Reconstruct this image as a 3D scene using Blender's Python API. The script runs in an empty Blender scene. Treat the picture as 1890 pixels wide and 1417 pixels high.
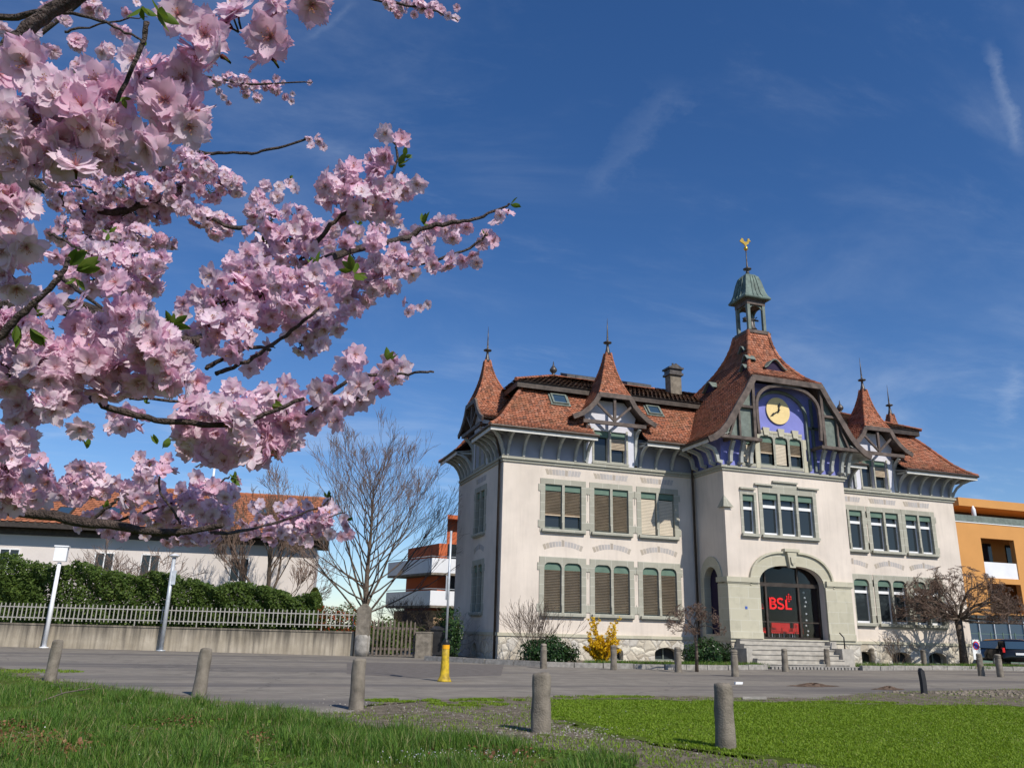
import bpy, math, random
import numpy as np
from mathutils import Vector, Matrix
from math import radians, sin, cos, pi, sqrt
random.seed(7); RNG = np.random.default_rng(11)
S = bpy.context.scene
COL = S.collection

# ------------------------------------------------------------------ camera
CAM = np.array([-11.627, -35.501, 1.315]); YAW, PITCH, ROLL, FPX = .3246, .2977, .0254, 1477.3
_f = np.array([sin(YAW)*cos(PITCH), cos(YAW)*cos(PITCH), sin(PITCH)])
_r = np.array([cos(YAW), -sin(YAW), 0.0]); _u = np.cross(_r, _f)
CR = _r*cos(ROLL)+_u*sin(ROLL); CU = -_r*sin(ROLL)+_u*cos(ROLL); CF = _f
cam = bpy.data.objects.new('camera', bpy.data.cameras.new('camera')); COL.objects.link(cam)
cam.matrix_world = Matrix(((CR[0], CU[0], -CF[0], CAM[0]), (CR[1], CU[1], -CF[1], CAM[1]), (CR[2], CU[2], -CF[2], CAM[2]), (0, 0, 0, 1)))
cam.data.sensor_width = 36; cam.data.lens = FPX/1890*36
cam.data.clip_start = .05; cam.data.clip_end = 3000
S.camera = cam

def ray(x, y): return CR*(x-945)/FPX + CU*(708.5-y)/FPX + CF
def at(x, y, depth):                      # photo pixel + metres along the view axis -> a point in the place
    return CAM + ray(x, y)*depth
def ground(x, y, z=0.0):
    d = ray(x, y); return CAM + d*((z-CAM[2])/d[2])
def px_of(P):
    d = np.array(P)-CAM; z = d@CF; return 945+FPX*(d@CR)/z, 708.5-FPX*(d@CU)/z

# ------------------------------------------------------------------ world, sun, exposure
SUN_EL = radians(43.5); SUN_AZ = math.atan2(.30, -.955)          # azimuth from +Y towards +X
sdir = Vector((sin(SUN_AZ)*cos(SUN_EL), cos(SUN_AZ)*cos(SUN_EL), sin(SUN_EL)))
sl = bpy.data.lights.new('sun', 'SUN'); sl.energy = 4.9; sl.angle = radians(.5); sl.color = (1.0, .94, .85)
so = bpy.data.objects.new('sun', sl); COL.objects.link(so); so.rotation_euler = sdir.to_track_quat('Z', 'Y').to_euler()
W = bpy.data.worlds.new('World'); S.world = W; W.use_nodes = True
nt = W.node_tree; nt.nodes.clear()
def N(nt, t, **k):
    n = nt.nodes.new(t)
    for a, v in k.items(): setattr(n, a, v)
    return n
out = N(nt, 'ShaderNodeOutputWorld'); bg = N(nt, 'ShaderNodeBackground'); sky = N(nt, 'ShaderNodeTexSky', sky_type='NISHITA')
sky.sun_disc = False; sky.sun_elevation = SUN_EL; sky.sun_rotation = SUN_AZ; sky.air_density = 1.0; sky.dust_density = .15; sky.ozone_density = 5.0; sky.altitude = 400
bg.inputs['Strength'].default_value = .116
tc = N(nt, 'ShaderNodeTexCoord')
# thin cirrus: the direction projected on a high flat layer, stretched noise
sep = N(nt, 'ShaderNodeSeparateXYZ'); nt.links.new(tc.outputs['Generated'], sep.inputs[0])
def MA(nt, op, a, b=None, clamp=False):
    m = N(nt, 'ShaderNodeMath', operation=op); m.use_clamp = clamp
    for i, v in enumerate((a, b)):
        if v is None: continue
        if isinstance(v, (int, float)): m.inputs[i].default_value = v
        else: nt.links.new(v, m.inputs[i])
    return m.outputs[0]
zc = MA(nt, 'MAXIMUM', sep.outputs['Z'], .06)
zc = MA(nt, 'ADD', zc, .12)
cx = MA(nt, 'DIVIDE', sep.outputs['X'], zc); cy = MA(nt, 'DIVIDE', sep.outputs['Y'], zc)
def cloud(rot, scx, scy, scale, detail, lo, hi, dist=1.2, seed=0.0, rough=.6):
    cmb = N(nt, 'ShaderNodeCombineXYZ'); nt.links.new(cx, cmb.inputs[0]); nt.links.new(cy, cmb.inputs[1]); cmb.inputs[2].default_value = seed
    mp = N(nt, 'ShaderNodeMapping'); mp.inputs['Rotation'].default_value = (0, 0, rot); mp.inputs['Scale'].default_value = (scx, scy, 1)
    nt.links.new(cmb.outputs[0], mp.inputs['Vector'])
    n = N(nt, 'ShaderNodeTexNoise'); n.inputs['Scale'].default_value = scale; n.inputs['Detail'].default_value = detail; n.inputs['Roughness'].default_value = rough; n.inputs['Distortion'].default_value = dist
    nt.links.new(mp.outputs[0], n.inputs['Vector'])
    mr = N(nt, 'ShaderNodeMapRange'); mr.interpolation_type = 'SMOOTHSTEP'; mr.inputs['From Min'].default_value = lo; mr.inputs['From Max'].default_value = hi
    nt.links.new(n.outputs['Fac'], mr.inputs['Value']); return mr.outputs[0]
def contrail(a, b, wdt, amp):
    # a straight ice trail between two sky directions on the same high layer
    pa = np.array([a[0], a[1]])/(max(a[2], .06)+.12); pb = np.array([b[0], b[1]])/(max(b[2], .06)+.12)
    d = pb-pa; L = np.linalg.norm(d); d = d/L; nrm = np.array([-d[1], d[0]])
    u = MA(nt, 'ADD', MA(nt, 'MULTIPLY', cx, float(d[0])), MA(nt, 'MULTIPLY', cy, float(d[1])))
    v = MA(nt, 'ADD', MA(nt, 'MULTIPLY', cx, float(nrm[0])), MA(nt, 'MULTIPLY', cy, float(nrm[1])))
    u = MA(nt, 'SUBTRACT', u, float(pa@d)); v = MA(nt, 'SUBTRACT', v, float(pa@nrm))
    cb = N(nt, 'ShaderNodeCombineXYZ'); nt.links.new(cx, cb.inputs[0]); nt.links.new(cy, cb.inputs[1])
    n = N(nt, 'ShaderNodeTexNoise'); n.inputs['Scale'].default_value = 14; n.inputs['Detail'].default_value = 9; n.inputs['Roughness'].default_value = .7; nt.links.new(cb.outputs[0], n.inputs['Vector'])
    nz = MA(nt, 'SUBTRACT', n.outputs['Fac'], .5)
    v2 = MA(nt, 'ABSOLUTE', MA(nt, 'ADD', v, MA(nt, 'MULTIPLY', nz, wdt*3.4)))
    band = MA(nt, 'SUBTRACT', 1, MA(nt, 'DIVIDE', v2, wdt), True)
    e1 = MA(nt, 'MULTIPLY', u, 6/L, True); e2 = MA(nt, 'MULTIPLY', MA(nt, 'SUBTRACT', L, u), 6/L, True)
    r = MA(nt, 'MULTIPLY', MA(nt, 'MULTIPLY', band, MA(nt, 'MULTIPLY', e1, e2)), MA(nt, 'MULTIPLY', n.outputs['Fac'], amp*2))
    return r
nrmz = lambda v: v/np.linalg.norm(v)
c1 = cloud(.95, .9, 1.5, 1.3, 11, .44, .82, .5)
c2 = cloud(.4, .8, 2.0, 2.6, 12, .50, .86, .4, 3.1, .68)
c3 = cloud(.2, .8, 1.1, .8, 4, .40, .70, .6, 7.7)
f = MA(nt, 'MULTIPLY', MA(nt, 'ADD', c1, MA(nt, 'MULTIPLY', c2, .7)), MA(nt, 'ADD', MA(nt, 'MULTIPLY', c3, .34), .10))
low = MA(nt, 'SUBTRACT', 1, MA(nt, 'MULTIPLY', sep.outputs['Z'], 2.1), True)     # more cirrus seen edge-on near the horizon
f = MA(nt, 'ADD', f, MA(nt, 'MULTIPLY', MA(nt, 'MULTIPLY', low, low), MA(nt, 'ADD', MA(nt, 'MULTIPLY', c1, .45), .10)))
for (a, b, w_, am) in (((1820, 70), (1888, 290), .012, .12), ((1875, 665), (1855, 790), .03, .09), ((1265, 140), (1085, 370), .045, .045), ((660, 0), (560, 80), .008, .05)):
    f = MA(nt, 'ADD', f, contrail(nrmz(ray(*a)), nrmz(ray(*b)), w_, am))
f = MA(nt, 'MINIMUM', f, .8)
mx = N(nt, 'ShaderNodeMixRGB'); nt.links.new(f, mx.inputs[0]); 
hs = N(nt, 'ShaderNodeHueSaturation'); hs.inputs['Saturation'].default_value = 1.19; hs.inputs['Hue'].default_value = .5065; nt.links.new(sky.outputs[0], hs.inputs['Color']); nt.links.new(hs.outputs[0], mx.inputs[1]); mx.inputs[2].default_value = (6.2, 7.0, 8.2, 1)
nt.links.new(mx.outputs[0], bg.inputs['Color']); nt.links.new(bg.outputs[0], out.inputs['Surface'])
S.view_settings.view_transform = 'Standard'; S.view_settings.look = 'None'; S.view_settings.exposure = 0.0; S.view_settings.gamma = 1
S.render.engine = 'CYCLES'
S.cycles.transparent_max_bounces = 12; S.cycles.max_bounces = 8

# ------------------------------------------------------------------ materials
def new_mat(name):
    m = bpy.data.materials.new(name); m.use_nodes = True; t = m.node_tree
    return m, t, t.nodes['Principled BSDF']
def mapped(t, scale=(1, 1, 1), rot=(0, 0, 0)):
    c = N(t, 'ShaderNodeNewGeometry'); mp = N(t, 'ShaderNodeMapping'); mp.inputs['Scale'].default_value = scale; mp.inputs['Rotation'].default_value = rot
    t.links.new(c.outputs['Position'], mp.inputs['Vector']); return mp.outputs[0]
def noise(t, vec, scale, detail=5, rough=.55):
    n = N(t, 'ShaderNodeTexNoise'); n.inputs['Scale'].default_value = scale; n.inputs['Detail'].default_value = detail; n.inputs['Roughness'].default_value = rough
    t.links.new(vec, n.inputs['Vector']); return n.outputs['Fac']
def ramp(t, fac, stops):
    r = N(t, 'ShaderNodeValToRGB'); e = r.color_ramp.elements
    while len(e) < len(stops): e.new(.5)
    for i, (p, c) in enumerate(stops): e[i].position = p; e[i].color = (*c, 1)
    t.links.new(fac, r.inputs[0]); return r.outputs[0]
def mixc(t, fac, a, b, mode='MIX'):
    m = N(t, 'ShaderNodeMixRGB', blend_type=mode)
    for i, v in enumerate((fac, a, b)):
        if isinstance(v, (int, float)): m.inputs[i].default_value = v
        elif isinstance(v, tuple): m.inputs[i].default_value = (*v, 1)
        else: t.links.new(v, m.inputs[i])
    return m.outputs[0]
def bump(t, p, h, s=.3, d=.02):
    b = N(t, 'ShaderNodeBump'); b.inputs['Strength'].default_value = s; b.inputs['Distance'].default_value = d
    t.links.new(h, b.inputs['Height']); t.links.new(b.outputs[0], p.inputs['Normal'])
def simple(name, col, rough=.7, var=.18, scale=2.5, bmp=.15, bscale=40, metal=0.0, spec=.3, streak=0.0, col2=None):
    m, t, p = new_mat(name); v = mapped(t)
    n = noise(t, v, scale, 7)
    c2 = col2 or tuple(x*(1-var*1.6) for x in col); c1 = tuple(min(1, x*(1+var*.6)) for x in col)
    c = ramp(t, n, [(.3, c2), (.68, c1)])
    if streak:
        s = noise(t, mapped(t, (4, 4, .35)), 1.6, 5); c = mixc(t, MA(t, 'MULTIPLY', MA(t, 'SUBTRACT', s, .48, True), streak*4, True), c, tuple(x*.45 for x in col))
    t.links.new(c, p.inputs['Base Color']); p.inputs['Roughness'].default_value = rough; p.inputs['Metallic'].default_value = metal; p.inputs['Specular IOR Level'].default_value = spec
    if bmp: bump(t, p, noise(t, v, bscale, 4), bmp)
    return m
MT = {}
MT['plaster'] = simple('plaster', (.68, .60, .52), .92, .10, .55, .4, 60, streak=.16, spec=.1)
MT['white_plaster'] = simple('white_plaster', (.62, .62, .68), .9, .05, 1, .2, 50, spec=.1)
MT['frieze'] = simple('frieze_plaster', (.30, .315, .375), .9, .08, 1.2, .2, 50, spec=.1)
MT['blue'] = simple('blue_plaster', (.22, .235, .56), .85, .08, 1.5, .2, 50, spec=.1)
MT['grey_paint'] = simple('grey_painted_wood', (.40, .41, .38), .6, .12, 4, .2, 30, streak=.12)
MT['pale_paint'] = simple('pale_painted_wood', (.60, .59, .55), .55, .1, 4, .15, 30, streak=.12)
MT['brown_wood'] = simple('weathered_brown_timber', (.125, .095, .08), .65, .35, 3, .4, 25, streak=.2)
MT['dark_metal'] = simple('dark_sheet_metal', (.10, .09, .085), .45, .3, 5, .1, 20, .5)
MT['gutter'] = simple('gutter_metal', (.075, .06, .05), .5, .25, 5, .1, 20, .4)
MT['greygreen_wood'] = simple('grey_green_timber', (.16, .19, .165), .6, .2, 4, .3, 25)
MT['blind_green'] = simple('green_blind_box', (.115, .185, .14), .6, .1, 3, .05)
MT['blind_tan'] = simple('tan_slats', (.56, .45, .325), .6, .12, 2, .05)
MT['blind_cream'] = simple('cream_slats', (.66, .57, .44), .6, .06, 2, .05)
MT['white_frame'] = simple('white_window_frame', (.78, .78, .78), .4, .05, 4, 0)
MT['copper'] = simple('weathered_copper_green', (.135, .19, .165), .6, .35, 3, .1, 20, 0, streak=.5)
MT['clock_face'] = simple('pale_gold_clock_face', (.76, .59, .28), .55, .05, 4, .05)
MT['black'] = simple('black_paint', (.02, .02, .022), .4, .2, 5, 0)
MT['gold'] = simple('gilded_metal', (.75, .47, .09), .28, .1, 5, 0, metal=.9)
MT['concrete'] = simple('weathered_concrete', (.235, .205, .165), .92, .28, 5, .7, 45, streak=.22, spec=.1)
MT['pale_stone'] = simple('pale_weathered_stone', (.43, .40, .35), .9, .18, 3, .6, 30, streak=.15, spec=.1)
MT['red'] = simple('red_lacquer', (.75, .02, .02), .45, .08, 3, 0)
MT['zinc'] = simple('galvanised_steel', (.52, .55, .58), .45, .14, 6, .05, metal=.35)
MT['white_enamel'] = simple('white_enamel', (.80, .81, .82), .35, .06, 3, 0)
MT['dark_inside'] = simple('dark_interior', (.03, .02, .05), .9, .2, 1, 0)
MT['bark'] = simple('grey_brown_bark', (.15, .115, .09), .95, .35, 14, 1.0, 60, spec=.1)
MT['twig'] = simple('thin_brown_twigs', (.19, .13, .10), .95, .3, 9, .4, 60, spec=.1)
MT['cherry_bark'] = simple('dark_cherry_bark', (.13, .095, .082), .8, .4, 60, 1.0, 220, spec=.3)
MT['old_wood'] = simple('old_grey_wood', (.18, .145, .115), .9, .3, 6, .5, 40, streak=.2)
MT['orange_render'] = simple('orange_render', (.58, .285, .09), .9, .05, .6, .1, 60)
MT['red_render'] = simple('rust_red_render', (.52, .13, .05), .9, .06, .6, .1, 60)
MT['white_panel'] = simple('white_balcony_panel', (.74, .75, .77), .6, .05, 1, 0)
MT['rubber'] = simple('black_plastic', (.03, .03, .032), .5, .2, 5, .1)
MT['tan_panel'] = simple('tan_wood_panel', (.42, .28, .17), .8, .12, 2, .1)

def glass_mat(name, col, rough=.06, ior=1.5):
    m, t, p = new_mat(name); v = mapped(t)
    p.inputs['Base Color'].default_value = (*col, 1); p.inputs['Roughness'].default_value = rough; p.inputs['Specular IOR Level'].default_value = .5
    bump(t, p, noise(t, v, 1.1, 2), .12, .05); return m
MT['glass'] = glass_mat('window_glass', (.022, .028, .032))
MT['glass_pale'] = glass_mat('roof_window_glass', (.03, .06, .10), .03)
def clear_glass(name, tint, a):
    m = bpy.data.materials.new(name); m.use_nodes = True; t = m.node_tree; t.nodes.clear()
    o = N(t, 'ShaderNodeOutputMaterial'); g = N(t, 'ShaderNodeBsdfGlossy'); g.inputs['Roughness'].default_value = .02; tr = N(t, 'ShaderNodeBsdfTransparent'); tr.inputs[0].default_value = (*tint, 1)
    fr = N(t, 'ShaderNodeFresnel'); fr.inputs[0].default_value = 1.5; mx = N(t, 'ShaderNodeMixShader')
    t.links.new(MA(t, 'MULTIPLY', fr.outputs[0], .3), mx.inputs[0]); t.links.new(tr.outputs[0], mx.inputs[1]); t.links.new(g.outputs[0], mx.inputs[2]); t.links.new(mx.outputs[0], o.inputs[0]); return m
MT['door_glass'] = clear_glass('entrance_glass', (.93, .94, .95), .03)

def tile_mat(name, stops, lich, rough=.85):
    m, t, p = new_mat(name); g = N(t, 'ShaderNodeNewGeometry')
    c = ramp(t, g.outputs['Random Per Island'], stops)
    v = mapped(t)
    n = noise(t, v, .9, 6, .65); c = mixc(t, MA(t, 'MULTIPLY', MA(t, 'SUBTRACT', n, .5, True), 2.6, True), c, lich)
    n2 = noise(t, v, 7, 5, .7); c = mixc(t, MA(t, 'MULTIPLY', MA(t, 'SUBTRACT', n2, .54, True), 2.5, True), c, (.11, .075, .05))
    t.links.new(c, p.inputs['Base Color']); p.inputs['Roughness'].default_value = rough; p.inputs['Specular IOR Level'].default_value = .15
    bump(t, p, noise(t, v, 60, 3), .3); return m
MT['tile'] = tile_mat('clay_roof_tiles', [(0, (.14, .06, .04)), (.2, (.32, .115, .065)), (.55, (.37, .135, .075)), (.8, (.44, .19, .12)), (1, (.20, .10, .07))], (.20, .115, .06))
MT['tile_brown'] = tile_mat('mossy_brown_pantiles', [(0, (.10, .055, .035)), (.5, (.165, .08, .048)), (1, (.24, .12, .07))], (.15, .11, .04))
MT['tile_orange'] = tile_mat('orange_roof_tiles', [(0, (.31, .115, .06)), (1, (.42, .16, .085))], (.25, .11, .06))

# dressed grey-green stone with thin pale joints
def stone_mat(name, col, bw=.85, bh=.42, joint=(.55, .54, .47), var=.12):
    m, t, p = new_mat(name); g = N(t, 'ShaderNodeNewGeometry'); sp = N(t, 'ShaderNodeSeparateXYZ'); t.links.new(g.outputs['Position'], sp.inputs[0])
    cb = N(t, 'ShaderNodeCombineXYZ'); t.links.new(MA(t, 'ADD', sp.outputs[0], sp.outputs[1]), cb.inputs[0]); t.links.new(sp.outputs[2], cb.inputs[1])
    b = N(t, 'ShaderNodeTexBrick'); t.links.new(cb.outputs[0], b.inputs['Vector']); b.inputs['Scale'].default_value = 1
    b.inputs['Brick Width'].default_value = bw; b.inputs['Row Height'].default_value = bh; b.inputs['Mortar Size'].default_value = .008
    b.inputs['Color1'].default_value = (*col, 1); b.inputs['Color2'].default_value = (*[x*(1-var) for x in col], 1); b.inputs['Mortar'].default_value = (*joint, 1)
    v = mapped(t); n = noise(t, v, 3, 6)
    c = mixc(t, MA(t, 'MULTIPLY', MA(t, 'SUBTRACT', n, .5, True), 1.6, True), b.outputs[0], tuple(x*.62 for x in col))
    t.links.new(c, p.inputs['Base Color']); p.inputs['Roughness'].default_value = .9; p.inputs['Specular IOR Level'].default_value = .1
    bump(t, p, noise(t, v, 50, 4), .3); return m
MT['stone'] = stone_mat('dressed_grey_green_stone', (.385, .375, .31))
MT['stone_pale'] = stone_mat('pale_dressed_stone', (.50, .47, .36), 1.0, .5)
# polygonal rubble: cream stones, grey-brown joints
m, t, p = new_mat('rubble_masonry'); v = mapped(t)
vo = N(t, 'ShaderNodeTexVoronoi', feature='DISTANCE_TO_EDGE'); vo.inputs['Scale'].default_value = 2.3; vc = N(t, 'ShaderNodeTexVoronoi'); vc.inputs['Scale'].default_value = 2.3
nd = N(t, 'ShaderNodeTexNoise'); nd.inputs['Scale'].default_value = 4; t.links.new(v, nd.inputs['Vector'])
vv = N(t, 'ShaderNodeVectorMath', operation='ADD'); sc_ = N(t, 'ShaderNodeVectorMath', operation='SCALE'); sc_.inputs['Scale'].default_value = .16
t.links.new(nd.outputs['Color'], sc_.inputs[0]); t.links.new(v, vv.inputs[0]); t.links.new(sc_.outputs[0], vv.inputs[1])
for q in (vo, vc): t.links.new(vv.outputs[0], q.inputs['Vector'])
sc2 = N(t, 'ShaderNodeSeparateXYZ'); t.links.new(vc.outputs['Color'], sc2.inputs[0])
cc = ramp(t, sc2.outputs[0], [(0, (.42, .37, .29)), (.4, (.60, .55, .45)), (.75, (.50, .47, .42)), (1, (.66, .61, .50))])
cc = mixc(t, MA(t, 'MULTIPLY', MA(t, 'SUBTRACT', noise(t, v, 9, 6), .45, True), 1.4, True), cc, (.30, .26, .21))
jm = MA(t, 'SUBTRACT', 1, MA(t, 'MULTIPLY', vo.outputs['Distance'], 22), True)
t.links.new(mixc(t, MA(t, 'MULTIPLY', jm, .8), cc, (.27, .235, .19)), p.inputs['Base Color']); p.inputs['Roughness'].default_value = .95
bump(t, p, MA(t, 'MULTIPLY', vo.outputs['Distance'], 6, True), .8, .04); MT['rubble'] = m
# coloured stone relieving arches (blue grey / buff voussoirs)
m, t, p = new_mat('mixed_colour_voussoirs'); g = N(t, 'ShaderNodeNewGeometry')
t.links.new(mixc(t, MA(t, 'MULTIPLY', noise(t, mapped(t), 14, 5), .5), ramp(t, g.outputs['Random Per Island'], [(0, (.33, .31, .30)), (.35, (.44, .42, .42)), (.6, (.36, .30, .22)), (.85, (.40, .41, .45)), (1, (.30, .24, .17))]), (.5, .45, .4)), p.inputs['Base Color']); p.inputs['Roughness'].default_value = .95; MT['voussoir'] = m

def leaf_mat(name, stops, trans=.35, rough=.55):
    m = bpy.data.materials.new(name); m.use_nodes = True; t = m.node_tree; p = t.nodes['Principled BSDF']; o = t.nodes['Material Output']
    g = N(t, 'ShaderNodeNewGeometry'); c = ramp(t, g.outputs['Random Per Island'], stops)
    n = noise(t, g.outputs['Position'], .8, 4); c = mixc(t, MA(t, 'MULTIPLY', n, .35), c, stops[0][1])
    t.links.new(c, p.inputs['Base Color']); p.inputs['Roughness'].default_value = rough; p.inputs['Specular IOR Level'].default_value = .25
    tl = N(t, 'ShaderNodeBsdfTranslucent'); t.links.new(mixc(t, 1.0, c, (1.3, 1.25, .7), 'MULTIPLY'), tl.inputs[0]); mx = N(t, 'ShaderNodeMixShader'); mx.inputs[0].default_value = trans
    t.links.new(p.outputs[0], mx.inputs[1]); t.links.new(tl.outputs[0], mx.inputs[2]); t.links.new(mx.outputs[0], o.inputs[0]); return m
MT['hedge'] = leaf_mat('hedge_leaves', [(0, (.04, .07, .014)), (.5, (.085, .14, .026)), (1, (.15, .21, .045))], .4)
MT['laurel'] = leaf_mat('laurel_leaves', [(0, (.012, .032, .010)), (.6, (.03, .07, .02)), (1, (.06, .11, .03))], .2, .3)
MT['brown_leaf'] = leaf_mat('fallen_brown_leaves', [(0, (.10, .045, .02)), (.6, (.22, .10, .045)), (1, (.30, .17, .08))], .15)
MT['weed'] = leaf_mat('broad_weed_leaves', [(0, (.05, .12, .015)), (1, (.16, .26, .03))], .35)
MT['pale_bits'] = leaf_mat('small_pale_flowers', [(0, (.45, .45, .55)), (.5, (.75, .72, .74)), (1, (.80, .66, .70))], .3)
MT['conifer'] = leaf_mat('conifer_foliage', [(0, (.07, .09, .02)), (1, (.16, .17, .03))], .3)
MT['photinia'] = leaf_mat('red_and_green_leaves', [(0, (.04, .07, .015)), (.45, (.09, .13, .03)), (.62, (.14, .15, .04)), (.72, (.34, .04, .02)), (1, (.45, .09, .04))], .35)
MT['dry_stone'] = simple('broken_brown_stone', (.23, .195, .155), .95, .3, 7, .6, 40, spec=.1)
MT['forsythia'] = leaf_mat('yellow_flowers', [(0, (.60, .38, .01)), (1, (.85, .60, .02))], .35)
MT['grass_tall'] = leaf_mat('long_green_grass', [(0, (.04, .095, .014)), (.35, (.085, .18, .026)), (.75, (.14, .25, .035)), (.90, (.20, .28, .05)), (.94, (.34, .28, .14)), (1, (.40, .33, .18))], .35)
MT['grass_lawn'] = leaf_mat('mown_grass', [(0, (.13, .215, .014)), (.5, (.175, .275, .018)), (.95, (.25, .35, .03)), (1, (.30, .27, .10))], .35)
MT['dry_litter'] = leaf_mat('dry_grass_litter', [(0, (.16, .13, .09)), (.5, (.28, .235, .165)), (1, (.40, .35, .26))], .2)
MT['cherry_leaf'] = leaf_mat('young_cherry_leaves', [(0, (.06, .10, .015)), (.6, (.11, .18, .02)), (1, (.16, .12, .03))], .4)

# petals: the per-vertex colour is the flower's own marking (white-pink to rose rim, yellow stamens, green stalk)
m = bpy.data.materials.new('cherry_petals'); m.use_nodes = True; t = m.node_tree; p = t.nodes['Principled BSDF']; o = t.nodes['Material Output']
va = N(t, 'ShaderNodeVertexColor', layer_name='tint')
t.links.new(va.outputs[0], p.inputs['Base Color']); p.inputs['Roughness'].default_value = .6; p.inputs['Specular IOR Level'].default_value = .2
tl = N(t, 'ShaderNodeBsdfTranslucent'); t.links.new(mixc(t, 1.0, va.outputs[0], (1.0, .88, .96), 'MULTIPLY'), tl.inputs[0])
mx = N(t, 'ShaderNodeMixShader'); mx.inputs[0].default_value = .46; t.links.new(p.outputs[0], mx.inputs[1]); t.links.new(tl.outputs[0], mx.inputs[2]); t.links.new(mx.outputs[0], o.inputs[0]); MT['petal'] = m

# ------------------------------------------------------------------ object helpers
def tag(o, label=None, cat=None, group=None, kind=None):
    if label: o['label'] = label
    if cat: o['category'] = cat
    if group: o['group'] = group
    if kind: o['kind'] = kind
    return o
def empty(name, loc, label=None, cat=None, group=None, rz=0):
    o = bpy.data.objects.new(name, None); o.location = loc; o.rotation_euler = (0, 0, rz); o.empty_display_size = .2; COL.objects.link(o); return tag(o, label, cat, group)
def link(name, me, mat, parent=None, world=True):
    o = bpy.data.objects.new(name, me); COL.objects.link(o)
    for m_ in (mat if isinstance(mat, (list, tuple)) else [mat]): me.materials.append(m_)
    if parent is not None:
        o.parent = parent
        if world:                       # vertices are given in world space: undo the thing's own placement
            mw = Matrix.Identity(4); q = parent
            while q is not None:
                mw = Matrix.Translation(q.location) @ q.rotation_euler.to_matrix().to_4x4() @ mw; q = q.parent
            me.transform(mw.inverted())
    return o
def copy_tree(o, parent=None):
    c = o.copy(); COL.objects.link(c); c.parent = parent
    for ch in o.children: copy_tree(ch, c)
    return c
class MB:
    def __init__(s): s.v = []; s.f = []; s.mi = []; s.sm = []; s.cur = 0; s.smooth = False; s.T = None
    def add(s, vs, fs):
        b = len(s.v)
        if s.T is not None: vs = [s.T(v) for v in vs]
        s.v += [tuple(map(float, v)) for v in vs]
        for f_ in fs: s.f.append(tuple(b+i for i in f_)); s.mi.append(s.cur); s.sm.append(s.smooth)
        return s
    def box(s, x0, x1, y0, y1, z0, z1):
        return s.add([(x0, y0, z0), (x1, y0, z0), (x1, y1, z0), (x0, y1, z0), (x0, y0, z1), (x1, y0, z1), (x1, y1, z1), (x0, y1, z1)],
                     [(0, 3, 2, 1), (4, 5, 6, 7), (0, 1, 5, 4), (1, 2, 6, 5), (2, 3, 7, 6), (3, 0, 4, 7)])
    def beam(s, a, b, w, h, up=(0, 0, 1)):
        a = np.array(a, float); b = np.array(b, float); d = (b-a)/np.linalg.norm(b-a); r = np.cross(d, up); r /= np.linalg.norm(r); u = np.cross(r, d)
        vs = []
        for q in (a, b): vs += [q-r*w/2-u*h/2, q+r*w/2-u*h/2, q+r*w/2+u*h/2, q-r*w/2+u*h/2]
        return s.add(vs, [(0, 1, 2, 3), (7, 6, 5, 4), (0, 4, 5, 1), (1, 5, 6, 2), (2, 6, 7, 3), (3, 7, 4, 0)])
    def ribbon(s, pts, w, th, side):      # rectangular-section bar along a polyline; side = unit vector across (thickness th)
        pts = [np.array(q, float) for q in pts]; side = np.array(side, float); n = len(pts); vs = []
        for i, q in enumerate(pts):
            d = pts[min(i+1, n-1)]-pts[max(i-1, 0)]; d /= np.linalg.norm(d); u = np.cross(side, d); u /= np.linalg.norm(u)
            vs += [q-u*w/2-side*th/2, q+u*w/2-side*th/2, q+u*w/2+side*th/2, q-u*w/2+side*th/2]
        fs = [(0, 1, 2, 3), (4*n-1, 4*n-2, 4*n-3, 4*n-4)]
        for i in range(n-1):
            for k in range(4): fs.append((4*i+k, 4*i+4+k, 4*i+4+(k+1) % 4, 4*i+(k+1) % 4))
        return s.add(vs, fs)
    def tube(s, pts, rs, n=8, cap=True):
        pts = [np.array(q, float) for q in pts]
        if isinstance(rs, (int, float)): rs = [rs]*len(pts)
        m_ = len(pts); vs = []; ref = None
        for i, q in enumerate(pts):
            d = pts[min(i+1, m_-1)]-pts[max(i-1, 0)]; d = d/(np.linalg.norm(d)+1e-12)
            if ref is None: ref = np.array([0, 0, 1.]) if abs(d[2]) < .9 else np.array([1., 0, 0])
            r = np.cross(d, ref); r /= (np.linalg.norm(r)+1e-12); u = np.cross(r, d); ref = u
            for k in range(n):
                a_ = 2*pi*k/n; vs.append(q+(r*cos(a_)+u*sin(a_))*rs[i])
        fs = [(i*n+k, i*n+(k+1) % n, (i+1)*n+(k+1) % n, (i+1)*n+k) for i in range(m_-1) for k in range(n)]
        if cap: fs += [tuple(range(n-1, -1, -1)), tuple((m_-1)*n+k for k in range(n))]
        return s.add(vs, fs)
    def lathe(s, c, prof, n=12, axis=None, sq=False):      # prof: (radius, height)
        vs = []; c = np.array(c, float)
        for r, z in prof:
            for k in range(n):
                a_ = 2*pi*(k+(.5 if n == 4 else 0))/n; rr = r*(sqrt(2) if n == 4 else 1); vs.append(c+np.array([rr*cos(a_), rr*sin(a_), z]))
        m_ = len(prof); fs = [(i*n+k, i*n+(k+1) % n, (i+1)*n+(k+1) % n, (i+1)*n+k) for i in range(m_-1) for k in range(n)]
        return s.add(vs, fs+[tuple(range(n-1, -1, -1)), tuple((m_-1)*n+k for k in range(n))])
    def prism(s, poly, ext, conv=None):    # poly: 3D points, ext: extrusion vector
        n = len(poly); ext = np.array(ext, float); P = [np.array(q, float) for q in poly]
        return s.add(P+[q+ext for q in P], [tuple(range(n-1, -1, -1)), tuple(range(n, 2*n))]+[(i, (i+1) % n, n+(i+1) % n, n+i) for i in range(n)])
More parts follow.
